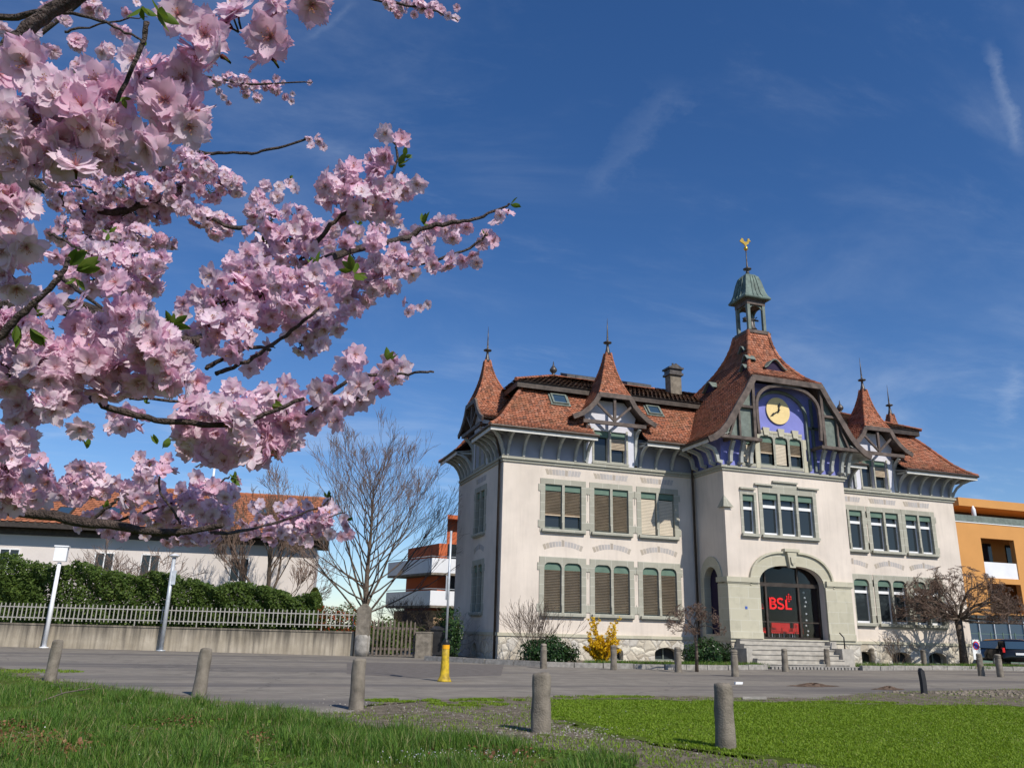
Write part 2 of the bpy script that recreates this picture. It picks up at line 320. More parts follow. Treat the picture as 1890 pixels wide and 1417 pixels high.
    def build(s, name, mat, parent=None, smooth=None):
        me = bpy.data.meshes.new(name); me.from_pydata(s.v, [], s.f)
        me.polygons.foreach_set('material_index', s.mi); me.polygons.foreach_set('use_smooth', [bool(x) if smooth is None else smooth for x in s.sm])
        me.update(); return link(name, me, mat, parent)
def npmesh(name, V, F, mat, parent=None, smooth=False, col=None, world=True):
    """V (n,3); F list of (m,k) index arrays"""
    me = bpy.data.meshes.new(name); F = [np.asarray(x, np.int32) for x in F if len(x)]
    loops = np.concatenate([x.ravel() for x in F]); cnt = np.concatenate([np.full(len(x), x.shape[1], np.int32) for x in F])
    me.vertices.add(len(V)); me.vertices.foreach_set('co', np.asarray(V, np.float32).ravel())
    me.loops.add(len(loops)); me.loops.foreach_set('vertex_index', loops)
    me.polygons.add(len(cnt)); me.polygons.foreach_set('loop_start', np.concatenate([[0], np.cumsum(cnt)[:-1]]).astype(np.int32)); me.polygons.foreach_set('loop_total', cnt)
    me.polygons.foreach_set('use_smooth', np.full(len(cnt), smooth)); me.update(calc_edges=True); me.validate()
    if col is not None:
        a = me.color_attributes.new('tint', 'FLOAT_COLOR', 'POINT'); a.data.foreach_set('color', np.concatenate([col, np.ones((len(col), 1))], 1).astype(np.float32).ravel())
    return link(name, me, mat, parent, world)
def plate(mb, outer, holes, fn, th):
    """flat plate with holes; outlines in (u, v), fn(u, v, w) -> world, thickness th along w from 0 to th"""
    cu = bpy.data.curves.new('outline', 'CURVE'); cu.dimensions = '2D'; cu.fill_mode = 'BOTH'; cu.extrude = th/2
    for pl in [outer]+holes:
        sp = cu.splines.new('POLY'); sp.points.add(len(pl)-1); sp.use_cyclic_u = True
        for i, (a_, b_) in enumerate(pl): sp.points[i].co = (a_, b_, 0, 1)
    ob = bpy.data.objects.new('outline', cu); me = bpy.data.meshes.new_from_object(ob)
    mb.add([fn(v.co.x, v.co.y, v.co.z+th/2) for v in me.vertices], [tuple(p_.vertices) for p_ in me.polygons])
    bpy.data.objects.remove(ob); bpy.data.curves.remove(cu); bpy.data.meshes.remove(me)
def rect(a, b, c, d): return [(a, c), (b, c), (b, d), (a, d)]
def arched(u0, u1, v0, v1, r=None, n=6):
    """rectangle with rounded top corners of radius r"""
    r = r or (u1-u0)/2
    return [(u0, v0), (u1, v0)]+[(u1-r+r*cos(a_), v1-r+r*sin(a_)) for a_ in np.linspace(0, pi/2, n)]+[(u0+r-r*sin(a_), v1-r+r*cos(a_)) for a_ in np.linspace(0, pi/2, n)]
def text_mesh(mb, s, size, fn, th=.01, bold=.012):
    cu = bpy.data.curves.new('words', 'FONT'); cu.body = s; cu.size = size; cu.extrude = th/2; cu.offset = bold; cu.align_x = 'CENTER'
    ob = bpy.data.objects.new('words', cu); me = bpy.data.meshes.new_from_object(ob)
    mb.add([fn(v.co.x, v.co.y, v.co.z+th/2) for v in me.vertices], [tuple(p_.vertices) for p_ in me.polygons])
    bpy.data.objects.remove(ob); bpy.data.curves.remove(cu); bpy.data.meshes.remove(me)

# leaves / cards scattered as one mesh
def cards(centers, size, asp=.6, up=None, rng=RNG, spread=1.0, jitter=.35):
    n = len(centers); d = rng.normal(size=(n, 3))
    if up is not None: d = d*spread+np.asarray(up)
    d /= np.linalg.norm(d, axis=1)[:, None]; r = np.cross(d, rng.normal(size=(n, 3))); r /= np.linalg.norm(r, axis=1)[:, None]; u = np.cross(d, r)
    s_ = (size*(1+jitter*rng.normal(size=n)).clip(.4, 2))[:, None]
    c = np.asarray(centers); V = np.stack([c-r*s_*.5, c+u*s_*asp*.5-r*s_*.05+d*s_*.08, c+r*s_*.5, c-u*s_*asp*.5-r*s_*.05+d*s_*.08], 1).reshape(-1, 3)
    return V, [np.arange(4*n).reshape(n, 4)]
def blades(pos, h, w, lean=.35, rng=RNG, bend=.5):
    n = len(pos); a_ = rng.uniform(0, 2*pi, n); l = np.stack([np.cos(a_), np.sin(a_), np.zeros(n)], 1); b_ = a_+rng.uniform(-.6, .6, n)+pi/2
    s_ = np.stack([np.cos(b_), np.sin(b_), np.zeros(n)], 1); h = np.asarray(h)[:, None]; w = np.asarray(w)[:, None]; ln = (lean*rng.uniform(.1, 1.6, n))[:, None]*h
    z = np.array([0, 0, 1.]); p0 = pos; p1 = pos+z*h*.55+l*ln*.35; p2 = pos+z*h+l*ln
    V = np.stack([p0-s_*w/2, p0+s_*w/2, p1+s_*w*.4, p1-s_*w*.4, p2], 1).reshape(-1, 3); i = np.arange(n)[:, None]*5
    return V, [i+np.array([0, 1, 2, 3]), i+np.array([3, 2, 4])]
def in_poly(P, poly):
    x, y = P[:, 0], P[:, 1]; ins = np.zeros(len(P), bool); n = len(poly); j = n-1
    for i in range(n):
        xi, yi = poly[i]; xj, yj = poly[j]; c = ((yi > y) != (yj > y)) & (x < (xj-xi)*(y-yi)/(yj-yi+1e-12)+xi); ins ^= c; j = i
    return ins

# tiled roof surface ruled between two edge polylines (both from eave up)
def tiled(mb, Lp, Rp, tw=.17, rh=.15, lift=.03, res=24):
    Lp = [np.array(q, float) for q in Lp]; Rp = [np.array(q, float) for q in Rp]
    def dens(P):
        o = []
        for i in range(len(P)-1):
            for k in range(res): o.append(P[i]+(P[i+1]-P[i])*k/res)
        return np.array(o+[P[-1]])
    A, B = dens(Lp), dens(Rp); mid = (A+B)/2; s_ = np.concatenate([[0], np.cumsum(np.linalg.norm(np.diff(mid, axis=0), axis=1))]); n = max(1, int(round(s_[-1]/rh)))
    g = lambda P, q: np.array([np.interp(q, s_, P[:, k]) for k in range(3)])
    for i in range(n):
        q0, q1 = s_[-1]*i/n, min(s_[-1], s_[-1]*(i+1.12)/n)
        a0, b0, a1, b1 = g(A, q0), g(B, q0), g(A, q1), g(B, q1)
        w = np.linalg.norm(b0-a0)
        if w < .02: continue
        nr = np.cross(b0-a0, (a1+b1)/2-(a0+b0)/2); nr /= (np.linalg.norm(nr)+1e-9)
        m_ = max(1, int(round(w/tw))); e = [0]+[(k+(.5 if i % 2 else 0))/m_ for k in range(m_+1)]; e = sorted(set([min(1, max(0, x)) for x in e]+[1.0]))
        for x0, x1 in zip(e[:-1], e[1:]):
            if x1-x0 < 1e-4: continue
            j = random.uniform(.75, 1.25)*lift
            P0, P1 = a0+(b0-a0)*x0, a0+(b0-a0)*x1; Q0, Q1 = a1+(b1-a1)*x0, a1+(b1-a1)*x1; sl_ = (Q0+Q1-P0-P1)/2
            dn = -sl_*.02*random.uniform(0, 2.5); up_ = nr*j; g_ = (P1-P0)*.03
            vs = [Q1-g_, Q0+g_, P0+g_+sl_*.28+up_+dn, P0+(P1-P0)*.22+sl_*.07+up_+dn, (P0+P1)/2+up_+dn, P0+(P1-P0)*.78+sl_*.07+up_+dn, P1-g_+sl_*.28+up_+dn]
            mb.add(vs, [(0, 1, 2, 3, 4, 5, 6)])
def sheet(mb, Lp, Rp, off=0.0):       # plain backing of the same ruled surface
    n = len(Lp); vs = []
    for i in range(n):
        a_, b_ = np.array(Lp[i], float), np.array(Rp[i], float); k = min(i, n-2)
        nr = np.cross(np.array(Rp[k], float)-np.array(Lp[k], float), np.array(Lp[k+1], float)-np.array(Lp[k], float)); L_ = np.linalg.norm(nr)
        if L_ < 1e-6: nr = np.cross(np.array(Rp[k], float)-np.array(Lp[k], float), np.array(Rp[k+1], float)-np.array(Rp[k], float)); L_ = np.linalg.norm(nr)+1e-9
        vs += [a_-nr/L_*off, b_-nr/L_*off]
    mb.add(vs, [(2*i, 2*i+1, 2*i+3, 2*i+2) for i in range(n-1)])
def ridge(mb, pts, r=.10, seg=.33):   # half-round ridge tiles
    pts = [np.array(q, float) for q in pts]; d_ = np.concatenate([[0], np.cumsum([np.linalg.norm(pts[i+1]-pts[i]) for i in range(len(pts)-1)])])
    P = np.array(pts); n = max(1, int(d_[-1]/seg)); g = lambda q: np.array([np.interp(q, d_, P[:, k]) for k in range(3)])
    for i in range(n):
        a_, b_ = g(d_[-1]*i/n), g(min(d_[-1], d_[-1]*(i+1.1)/n)); mb.tube([a_, b_], [r*1.12, r*.86], 8)
# ------------------------------------------------------------------ the ground
def flat(name, poly, z, mat, label_kind='structure'):
    mb = MB(); mb.add([(x, y, z) for x, y in poly], [tuple(range(len(poly)))]); o = mb.build(name, mat); tag(o, kind=label_kind); return o
def gp(x, y): g = ground(x, y); return (g[0], g[1])
m, t, p = new_mat('worn_asphalt'); v = mapped(t)
c = ramp(t, noise(t, v, 1.6, 8, .65), [(.30, (.160, .142, .120)), (.50, (.212, .190, .160)), (.70, (.26, .232, .195))])
c = mixc(t, MA(t, 'MULTIPLY', MA(t, 'SUBTRACT', noise(t, mapped(t, (.05, .55, 1), (0, 0, .325)), 1.0, 5), .47, True), 7, True), c, (.135, .122, .112))     # patched, darker strips
c = mixc(t, MA(t, 'MULTIPLY', MA(t, 'SUBTRACT', noise(t, v, .35, 6), .55, True), 3.2, True), c, (.215, .185, .155))                                     # dusty places
c = mixc(t, MA(t, 'MULTIPLY', MA(t, 'SUBTRACT', noise(t, v, 130, 2), .58, True), 3, True), c, (.27, .25, .23))
cr = N(t, 'ShaderNodeTexVoronoi', feature='DISTANCE_TO_EDGE'); cr.inputs['Scale'].default_value = .16
wv = N(t, 'ShaderNodeVectorMath', operation='ADD'); wn = N(t, 'ShaderNodeTexNoise'); wn.inputs['Scale'].default_value = .9; wn.inputs['Detail'].default_value = 8; t.links.new(v, wn.inputs['Vector']); t.links.new(v, wv.inputs[0]); t.links.new(wn.outputs['Color'], wv.inputs[1]); t.links.new(wv.outputs[0], cr.inputs['Vector'])
c = mixc(t, MA(t, 'MULTIPLY', MA(t, 'SUBTRACT', .006, cr.outputs['Distance'], True), 70, True), c, (.06, .055, .052))
t.links.new(c, p.inputs['Base Color']); p.inputs['Roughness'].default_value = .92; p.inputs['Specular IOR Level'].default_value = .15; bump(t, p, noise(t, v, 150, 3), .5, .01); MT['asphalt'] = m
MT['soil'] = simple('bare_soil_and_gravel', (.20, .17, .13), .97, .35, 5, 1.0, 90, spec=.05)
MT['turf'] = simple('turf_base', (.085, .12, .02), .97, .25, 2, .8, 60, spec=.05)
MT['far_ground'] = simple('distant_meadow', (.08, .10, .04), .97, .2, .05, .2, 10, spec=.05)
MT['kerb'] = simple('granite_kerb', (.33, .31, .28), .9, .25, 6, .6, 40, streak=.2, spec=.1)
mb = MB(); R_ = 1400; mb.add([(-R_, -R_, -.012), (R_, -R_, -.012), (R_, R_, -.012), (-R_, R_, -.012)], [(0, 1, 2, 3)]); tag(mb.build('ground', MT['far_ground']), kind='structure')
flat('road', [(-60, -48), (-9, -60), (60, -60), (60, 14), (27.8, 7.7), (0, 12), (-60, 26)], 0.0, MT['asphalt'])
# verge of dry soil between road and grass, the long grass on the left, the mown lawn on the right
def noisy(poly, amp=.18, n=7, seed=1):
    r = random.Random(seed); o = []
    for i in range(len(poly)):
        a_, b_ = poly[i], poly[(i+1) % len(poly)]; L_ = math.dist(a_, b_)
        if L_ > 14: o.append(a_); continue
        for k in range(n): o.append((a_[0]+(b_[0]-a_[0])*k/n+r.uniform(-amp, amp), a_[1]+(b_[1]-a_[1])*k/n+r.uniform(-amp, amp)))
    return o
tall_px = [(-160, 1246), (0, 1240), (90, 1262), (200, 1280), (380, 1304), (520, 1324), (680, 1344), (800, 1360), (930, 1374), (1080, 1395), (1180, 1410)]
TALL = [gp(*q) for q in tall_px]+[(-9.3, -29.8), (-9.2, -38), (-22, -42), (-32, -20)]
lawn_px = [(1004, 1292), (1150, 1290), (1400, 1295), (1650, 1300), (1890, 1303), (2050, 1306)]
LAWN = [gp(*q) for q in lawn_px]+[(12, -32), (2, -40), (-7.0, -38), gp(1560, 1424), gp(1400, 1400), gp(1300, 1388), gp(1150, 1362), gp(1060, 1340), gp(1000, 1322)]
VERGE = [gp(*q) for q in ((-160, 1236), (0, 1231), (100, 1252), (380, 1292), (620, 1316), (700, 1296), (950, 1285), (1250, 1284), (1500, 1288), (1600, 1278), (1890, 1270), (2050, 1268))]+[(18, -32), (4, -42), (-22, -46), (-36, -20)]
flat('verge', noisy(VERGE, .22, 9, 3), .004, MT['soil'])
flat('lawn', noisy(LAWN, .20, 10, 4), .008, MT['turf'])
flat('grass_bank', noisy(TALL, .20, 10, 5), .0115, MT['turf'])
MT['repair'] = simple('fresh_dark_asphalt', (.155, .138, .125), .9, .15, 4, .5, 120, spec=.15)
flat('road_repair', [gp(*q) for q in ((640, 1222), (930, 1226), (925, 1246), (760, 1250), (640, 1243))], .003, MT['repair'])

# ------------------------------------------------------------------ the clock building
X1, XT, X2, PJ, DP = 10.28, 17.40, 27.40, 2.63, 7.6
B = empty('clock_building', (13.85, 0, 0), 'cream plastered building with red mansard roofs, pointed spires and a clock under a bell turret', 'building')
def F_front(y0): return lambda u, v, w: (u, y0-w, v)
def F_left(x0): return lambda u, v, w: (x0-w, -u, v)
def F_right(x0): return lambda u, v, w: (x0+w, u, v)
FF, FP, FL, FR, FPL, FPR = F_front(0), F_front(-PJ), F_left(0), F_right(X2), F_left(X1), F_right(XT)
def fb(mb, fn, u0, u1, v0, v1, w0, w1):
    q = [(u0, v0, w0), (u1, v0, w0), (u1, v1, w0), (u0, v1, w0), (u0, v0, w1), (u1, v0, w1), (u1, v1, w1), (u0, v1, w1)]
    return mb.add([fn(*a_) for a_ in q], [(0, 3, 2, 1), (4, 5, 6, 7), (0, 1, 5, 4), (1, 2, 6, 5), (2, 3, 7, 6), (3, 0, 4, 7)])

def window(fn, u0, u1, v0, v1, lights=2, arch=0, blind=0.0, slats='blind_tan', white=False, sur=.24, top=.26, sill=True, transom=False, mull=.13, closed=False, lab=None, header=.30, stone='stone', depth=.24):
    s_ = MB(); wl = (u1-u0-mull*(lights-1))/lights; holes = []; L_ = []
    for k in range(lights):
        a_ = u0+k*(wl+mull); L_.append((a_, a_+wl)); holes.append(arched(a_, a_+wl, v0, v1, arch) if arch else rect(a_, a_+wl, v0, v1))
    o_ = rect(u0-sur, u1+sur, v0-.16, v1+top)
    plate(s_, o_, holes, lambda u, v, w: fn(u, v, w-depth), depth+.035)
    # toothed blocks of the surround
    if sur > .2:
        for v_ in (v0+.05, v1-.35):
            fb(s_, fn, u0-sur-.10, u0-sur-.001, v_, v_+.33, -.02, .033); fb(s_, fn, u1+sur+.001, u1+sur+.10, v_, v_+.33, -.02, .033)
        for k in range(lights-1):       # mullion foot
            a_ = L_[k][1]; fb(s_, fn, a_+.01, a_+mull-.01, v0, v0+.32, .0355, .062)
    w_ = s_.build('window', MT[stone], B); tag(w_, lab)
    if sill:
        k = MB(); fb(k, fn, u0-.17, u1+.17, v0-.15, v0-.02, .036, .17); fb(k, fn, u0-.13, u1+.13, v0-.21, v0-.151, .036, .11); k.build('sill', MT['stone'], w_)
    fr = MB(); gl = MB(); bh = MB(); bl = MB(); fm = 'white_frame' if white else 'greygreen_wood'
    for a_, b_ in L_:
        c_ = .055; w0, w1 = -.20, -.14
        fb(fr, fn, a_, a_+c_, v0, v1, w0, w1); fb(fr, fn, b_-c_, b_, v0, v1, w0, w1); fb(fr, fn, a_+c_, b_-c_, v0, v0+.10, w0, w1); fb(fr, fn, a_+c_, b_-c_, v1-.06, v1, w0, w1)
        if transom: fb(fr, fn, a_+c_, b_-c_, v1-.72, v1-.58, w0, w1+.01)
        fb(gl, fn, a_+.01, b_-.01, v0+.01, v1-.01, -.205, -.19)
        if header:
            if arch: plate(bh, [(x, y) for x, y in arched(a_+.012, b_-.012, v1-header-.04, v1-.012, max(arch-.012, .02))], [], lambda u, v, w: fn(u, v, w-.11), .05)
            else: fb(bh, fn, a_+.01, b_-.01, v1-header, v1-.01, -.11, -.06)
        if blind:
            H_ = (v1-header-.02)-(v0+.04); n = int(H_*blind/.072); z_ = v1-header-.05
            for i in range(n):
                zz = z_-i*.072
                if closed: fb(bl, fn, a_+.03, b_-.03, zz-.058, zz, -.10-.012, -.10)
                else:
                    vs = [fn(a_+.03, zz-.045, -.125), fn(b_-.03, zz-.045, -.125), fn(b_-.03, zz-.006, -.065), fn(a_+.03, zz-.006, -.065)]; vs += [fn(a_+.03, zz-.051, -.125), fn(b_-.03, zz-.051, -.125), fn(b_-.03, zz-.012, -.065), fn(a_+.03, zz-.012, -.065)]
                    bl.add(vs, [(0, 1, 2, 3), (7, 6, 5, 4), (0, 4, 5, 1), (1, 5, 6, 2), (2, 6, 7, 3), (3, 7, 4, 0)])
            if blind < .98: fb(bl, fn, a_+.025, b_-.025, z_-n*.072-.05, z_-n*.072, -.125, -.075)
    fr.build('frame', MT[fm], w_); gl.build('pane', MT['glass'], w_)
    if header: bh.build('blind_box', MT['blind_green'], w_)
    if blind: bl.build('blind', MT[slats], w_)
    return w_
def voussoirs(fn, uc, wd, v0, h, rise, n, key=False):
    mb = MB(); r = random.Random(int(uc*100))
    for k in range(n):
        for_ = []
        for e in (k/n+.006, (k+1)/n-.006):
            x = (e-.5)*2; vb = v0+rise*(1-x*x); hh = h*(1.25 if key and k == n//2 else 1)*r.uniform(.93, 1.05)
            for_.append((uc+x*wd/2, vb, uc+x*(wd/2+.10), vb+hh))
        (a, b, c_, d), (e_, f_, g_, h_) = for_
        q = [fn(a, b, .004), fn(e_, f_, .004), fn(g_, h_, .004), fn(c_, d, .004)]; q2 = [fn(a, b, -.03), fn(e_, f_, -.03), fn(g_, h_, -.03), fn(c_, d, -.03)]
        mb.add(q+q2, [(0, 1, 2, 3), (7, 6, 5, 4), (0, 4, 5, 1), (1, 5, 6, 2), (2, 6, 7, 3), (3, 7, 4, 0)])
    mb.build('relieving_arch', MT['voussoir'], B)

ZP, ZK = 1.20, 9.0
LW = [(2.12, 4.0), (4.68, 6.52), (7.22, 9.08)]; RW = [(18.9, 20.75), (21.32, 23.24), (23.74, 25.6)]
def wall(name, fn, u0, u1, v0, v1, holes, mat, th=.35):
    mb = MB(); plate(mb, rect(u0, u1, v0, v1), holes, lambda u, v, w: fn(u, v, w-th), th); return mb.build(name, MT[mat], B)
g_ = .07
hl = [rect(a-g_, b+g_, 5.93, 8.04+g_) for a, b in LW]+[rect(a-g_, b+g_, 2.12, 4.37+g_) for a, b in LW]
wall('wall', FF, 0, X1+.3, ZP, ZK, hl, 'plaster')
wall('wall', FL, -DP, -.351, ZP, ZK, [rect(-4.35-g_, -2.85+g_, 5.93, 8.04+g_), rect(-4.35-g_, -2.85+g_, 2.12, 4.37+g_)], 'plaster')
hr = [rect(a-g_, b+g_, 5.93, 8.04+g_) for a, b in RW]+[rect(a-g_, b+g_, 2.12, 4.37+g_) for a, b in [(19.75, 20.75)]+RW[1:]]
wall('wall', FF, XT-.3, X2, ZP, ZK, hr, 'plaster')
wall('wall', FR, .351, DP, ZP, ZK, [rect(3.0-g_, 4.5+g_, 5.93, 8.04+g_), rect(3.0-g_, 4.5+g_, 2.12, 4.37+g_)], 'plaster')
mb = MB(); mb.box(0.001, X2-.001, DP+.001, DP+.35, 0, ZK+1.6); mb.build('rear_wall', MT['plaster'], B)
# pavilion walls
def ell(uc, a, v0, h, n=18): return [(uc+a*cos(q), v0+h*sin(q)) for q in np.linspace(0, pi, n)]
UC, HA = 13.77, 1.86
door_hole = [(UC-HA, ZP), (UC+HA, ZP)]+[(UC+HA*math.copysign(abs(cos(q))**.72, cos(q)), 3.55+1.02*sin(q)**.85) for q in np.linspace(0, pi, 22)]
TRI = [(12.42, 13.34), (13.47, 14.36), (14.49, 15.40)]
wall('wall', FP, X1, XT, ZP, ZK, [door_hole, rect(12.35, 15.47, 5.93, 8.09), rect(11.23, 12.02, 5.93, 7.93)], 'plaster')
side_arch = [(.62, ZP+.16), (1.86, ZP+.16)]+[(1.24+.62*cos(q), 3.75+.7*sin(q)) for q in np.linspace(0, pi, 14)]
wall('wall', FPL, .001, PJ-.351, ZP, ZK, [side_arch], 'plaster')
wall('wall', FPR, -PJ+.351, -.001, ZP, ZK, [], 'plaster')

blinds = [dict(blind=.62), dict(blind=1), dict(blind=1, slats='blind_cream', closed=True)]
for (a, b), k, lb in zip(LW, blinds, ('upper window with tan slats half raised', None, 'upper window with cream slats fully closed')):
    window(FF, a, b, 5.93, 8.04, lab=lb, **k)
for a, b in LW: window(FF, a, b, 2.12, 4.37, arch=.24, blind=1)
for (a, b) in RW: window(FF, a, b, 5.93, 8.04, white=True, transom=True)
window(FF, 19.75, 20.75, 2.12, 4.37, lights=1, arch=.24, white=True, transom=True)
for (a, b) in RW[1:]: window(FF, a, b, 2.12, 4.37, arch=.24, white=True, transom=True)
for v0, v1, ar in ((5.93, 8.04, 0), (2.12, 4.37, .2)): window(FL, -4.35, -2.85, v0, v1, arch=ar, blind=0)
for v0, v1, ar in ((5.93, 8.04, 0), (2.12, 4.37, .2)): window(FR, 3.0, 4.5, v0, v1, arch=ar, blind=0)
for a, b in LW+RW:
    voussoirs(FF, (a+b)/2, 1.72, 8.50, .27, 0, 11)
for a, b in LW+RW: voussoirs(FF, (a+b)/2, 1.9, 4.93, .24, .20, 13, True)
voussoirs(FL, -3.6, 1.6, 8.50, .27, 0, 11); voussoirs(FL, -3.6, 1.6, 4.93, .24, .2, 11, True)
# linking stone bands between neighbouring windows
mb = MB()
for W3_ in (LW, RW):
    for i in range(2):
        for v_ in (7.35, 6.08, 3.70, 2.25):
            if W3_ is RW and v_ < 5 and i == 0: continue
            fb(mb, FF, W3_[i][1]+.345, W3_[i+1][0]-.345, v_, v_+.33, -.02, .028)
mb.build('string_course', MT['stone'], B)
# pavilion: triple window, narrow window to its left, stepped label
window(FP, 12.42, 15.40, 6.0, 8.02, lights=3, white=True, transom=True, mull=.14, sur=.2)
window(FP, 11.30, 11.95, 6.0, 7.86, lights=1, white=True, transom=True, sur=.14, top=.12)
mb = MB()
for a, b, v_ in ((12.0, 13.05, 8.36), (13.05, 14.5, 8.56), (14.5, 15.75, 8.36), (11.15, 12.0, 8.10)): fb(mb, FP, a, b-.001, v_, v_+.08, -.01, .13)
fb(mb, FP, 13.051, 14.499, 8.282, 8.559, -.01, .04); fb(mb, FP, 12.22, 13.05, 8.282, 8.359, -.01, .04); fb(mb, FP, 14.5, 15.6, 8.282, 8.359, -.01, .04)
mb.build('stepped_label', MT['stone'], B)
# cornices, plinth
def band(name, z0, z1, o, mat, paths):
    mb = MB()
    for fn, a, b in paths: fb(mb, fn, a, b, z0, z1, -.02, o)
    return mb.build(name, MT[mat], B)
outline = lambda o: [(FF, -o, X1-o-.001), (FL, -DP, .019), (FP, X1-o, XT+o), (FPL, .02-.02, PJ-.021), (FPR, -PJ+.021, 0), (FF, XT+o+.001, X2+o), (FR, -.019, DP)]
band('cornice', ZK+.08, ZK+.20, .14, 'stone', outline(.14)); band('cornice', ZK-.04, ZK+.079, .07, 'stone', outline(.07))
band('plinth_course', ZP-.14, ZP, .10, 'stone_pale', outline(.10))
# basement with arched openings
def basement(fn, u0, u1, ops):
    mb = MB(); plate(mb, rect(u0, u1, -.02, ZP-.141), [[(a, .10), (b, .10)]+ell((a+b)/2, (b-a)/2, .42, .27, 12) for a, b in ops], lambda u, v, w: fn(u, v, w-.4), .45); mb.build('basement_wall', MT['rubble'], B)
    for a, b in ops:
        w_ = MB(); fb(w_, fn, a+.02, b-.02, .02, .70, -.36, -.34); w_ = w_.build('basement_window', MT['glass'], B)
        k = MB(); fb(k, fn, a+.02, b-.02, .10, .16, -.33, -.29); fb(k, fn, (a+b)/2-.03, (a+b)/2+.03, .161, .68, -.33, -.29); k.build('frame', MT['greygreen_wood'], w_)
basement(FF, -.05, X1-.051, [(2.5, 3.6), (5.1, 6.1), (7.75, 9.0)]); basement(FL, -DP, -.401, [(-4.0, -3.3)])
basement(FF, XT+.051, X2+.05, [(19.45, 20.6), (21.75, 23.0), (24.2, 25.4)]); basement(FR, .401, DP, [(3, 4)])
basement(FP, X1-.05, XT+.05, []); basement(FPL, .0, PJ-.401, []); basement(FPR, -PJ+.401, 0, [])
# rusticated stone around the entrance: pier blocks, impost band, arch ring, keystone
for i_, (a, b) in enumerate(((X1-.12, UC-HA-.001), (UC+HA+.001, XT-.25))):
    mb = MB(); fb(mb, FP, a, b, ZP, 3.64, -.02, .12); fb(mb, FP, a-.02, b, ZP, ZP+.30, .121, .17)
    if i_ == 0: fb(mb, FPL, 1.9, PJ-.021, ZP, 3.64, -.02, .12)
    mb.build('entrance_pier', MT['stone_pale'], B)
for i_, (a, b) in enumerate(((X1-.20, UC-HA-.05), (UC+HA+.05, XT-.15))):
    mb = MB(); fb(mb, FP, a, b, 3.70, 3.93, -.02, .19); fb(mb, FP, a+.03, b-.03, 3.641, 3.699, -.02, .15)
    if i_ == 0: fb(mb, FPL, 1.88, PJ-.021, 3.70, 3.93, -.02, .19)
    mb.build('impost_band', MT['stone_pale'], B)
mb = MB(); inner = door_hole[2:]; outer_ = [(UC+(HA+.50)*math.copysign(abs(cos(q))**.74, cos(q)), 3.58+1.62*sin(q)**.85) for q in np.linspace(0, pi, 22)]
pl_ = outer_+inner[::-1]; plate(mb, [q for q in pl_ if True], [], lambda u, v, w: FP(u, v, w-.02), .075)
rim = [FP(u, v, .085) for u, v in outer_]; mb.ribbon(rim, .09, .13, (0, 1, 0)); mb.build('arch_ring', MT['stone_pale'], B)
mb = MB(); mb.prism([FP(UC-.16, 4.48, .02), FP(UC+.16, 4.48, .02), FP(UC+.27, 5.22, .02), FP(UC-.27, 5.22, .02)], (0, -.2, 0)); fb(mb, FP, UC-.42, UC+.42, 5.221, 5.36, -.01, .26)
mb.add([FP(UC-.13, 5.0, .26), FP(UC+.13, 5.0, .26), FP(UC+.11, 4.7, .29), FP(UC, 4.58, .27), FP(UC-.11, 4.7, .29)], [(0, 4, 3, 2, 1)]); mb.build('keystone', MT['stone_pale'], B)
# stone wedge at the pavilion's upper left corner
mb = MB(); mb.prism([(X1-.02, -PJ-.02, 7.15), (X1-.02, -PJ+.42, 7.15), (X1+.42, -PJ-.02, 7.15)], (0, 0, .02)); mb.add([(X1-.14, -PJ-.14, 7.17), (X1-.14, -PJ+.42, 7.17), (X1+.42, -PJ-.14, 7.17), (X1-.02, -PJ-.02, 7.75)], [(0, 1, 2), (0, 3, 1), (0, 2, 3), (1, 3, 2)]); mb.build('corner_stone', MT['stone'], B)
# side arch stone surround and its dark doorway
mb = MB(); so_ = [(.30, ZP), (2.18, ZP)]+[(1.24+.94*cos(q), 3.8+1.15*sin(q)) for q in np.linspace(0, pi, 16)]
plate(mb, so_, [[(u*.98+.025, v) for u, v in side_arch]], lambda u, v, w: FPL(u, v, w-.3), .35); s_ = mb.build('side_doorway', MT['stone_pale'], B)
mb = MB(); fb(mb, FPL, .55, 1.95, ZP, 4.5, -.345, -.31); mb.build('side_door', MT['dark_inside'], s_)
# frieze wall between cornice and eaves
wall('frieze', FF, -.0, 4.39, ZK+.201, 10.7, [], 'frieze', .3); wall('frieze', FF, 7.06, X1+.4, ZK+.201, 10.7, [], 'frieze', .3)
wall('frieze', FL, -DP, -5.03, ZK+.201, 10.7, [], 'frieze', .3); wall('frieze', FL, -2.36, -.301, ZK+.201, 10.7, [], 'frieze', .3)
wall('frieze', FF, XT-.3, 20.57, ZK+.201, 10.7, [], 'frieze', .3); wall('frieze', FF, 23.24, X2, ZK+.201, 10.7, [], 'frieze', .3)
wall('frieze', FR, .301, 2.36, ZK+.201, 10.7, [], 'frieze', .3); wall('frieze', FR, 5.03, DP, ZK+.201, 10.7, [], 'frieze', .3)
wall('frieze', FPL, .001, PJ-.301, ZK+.201, 10.9, [], 'blue', .3); wall('frieze', FPR, -PJ+.301, -.001, ZK+.201, 10.9, [], 'blue', .3)

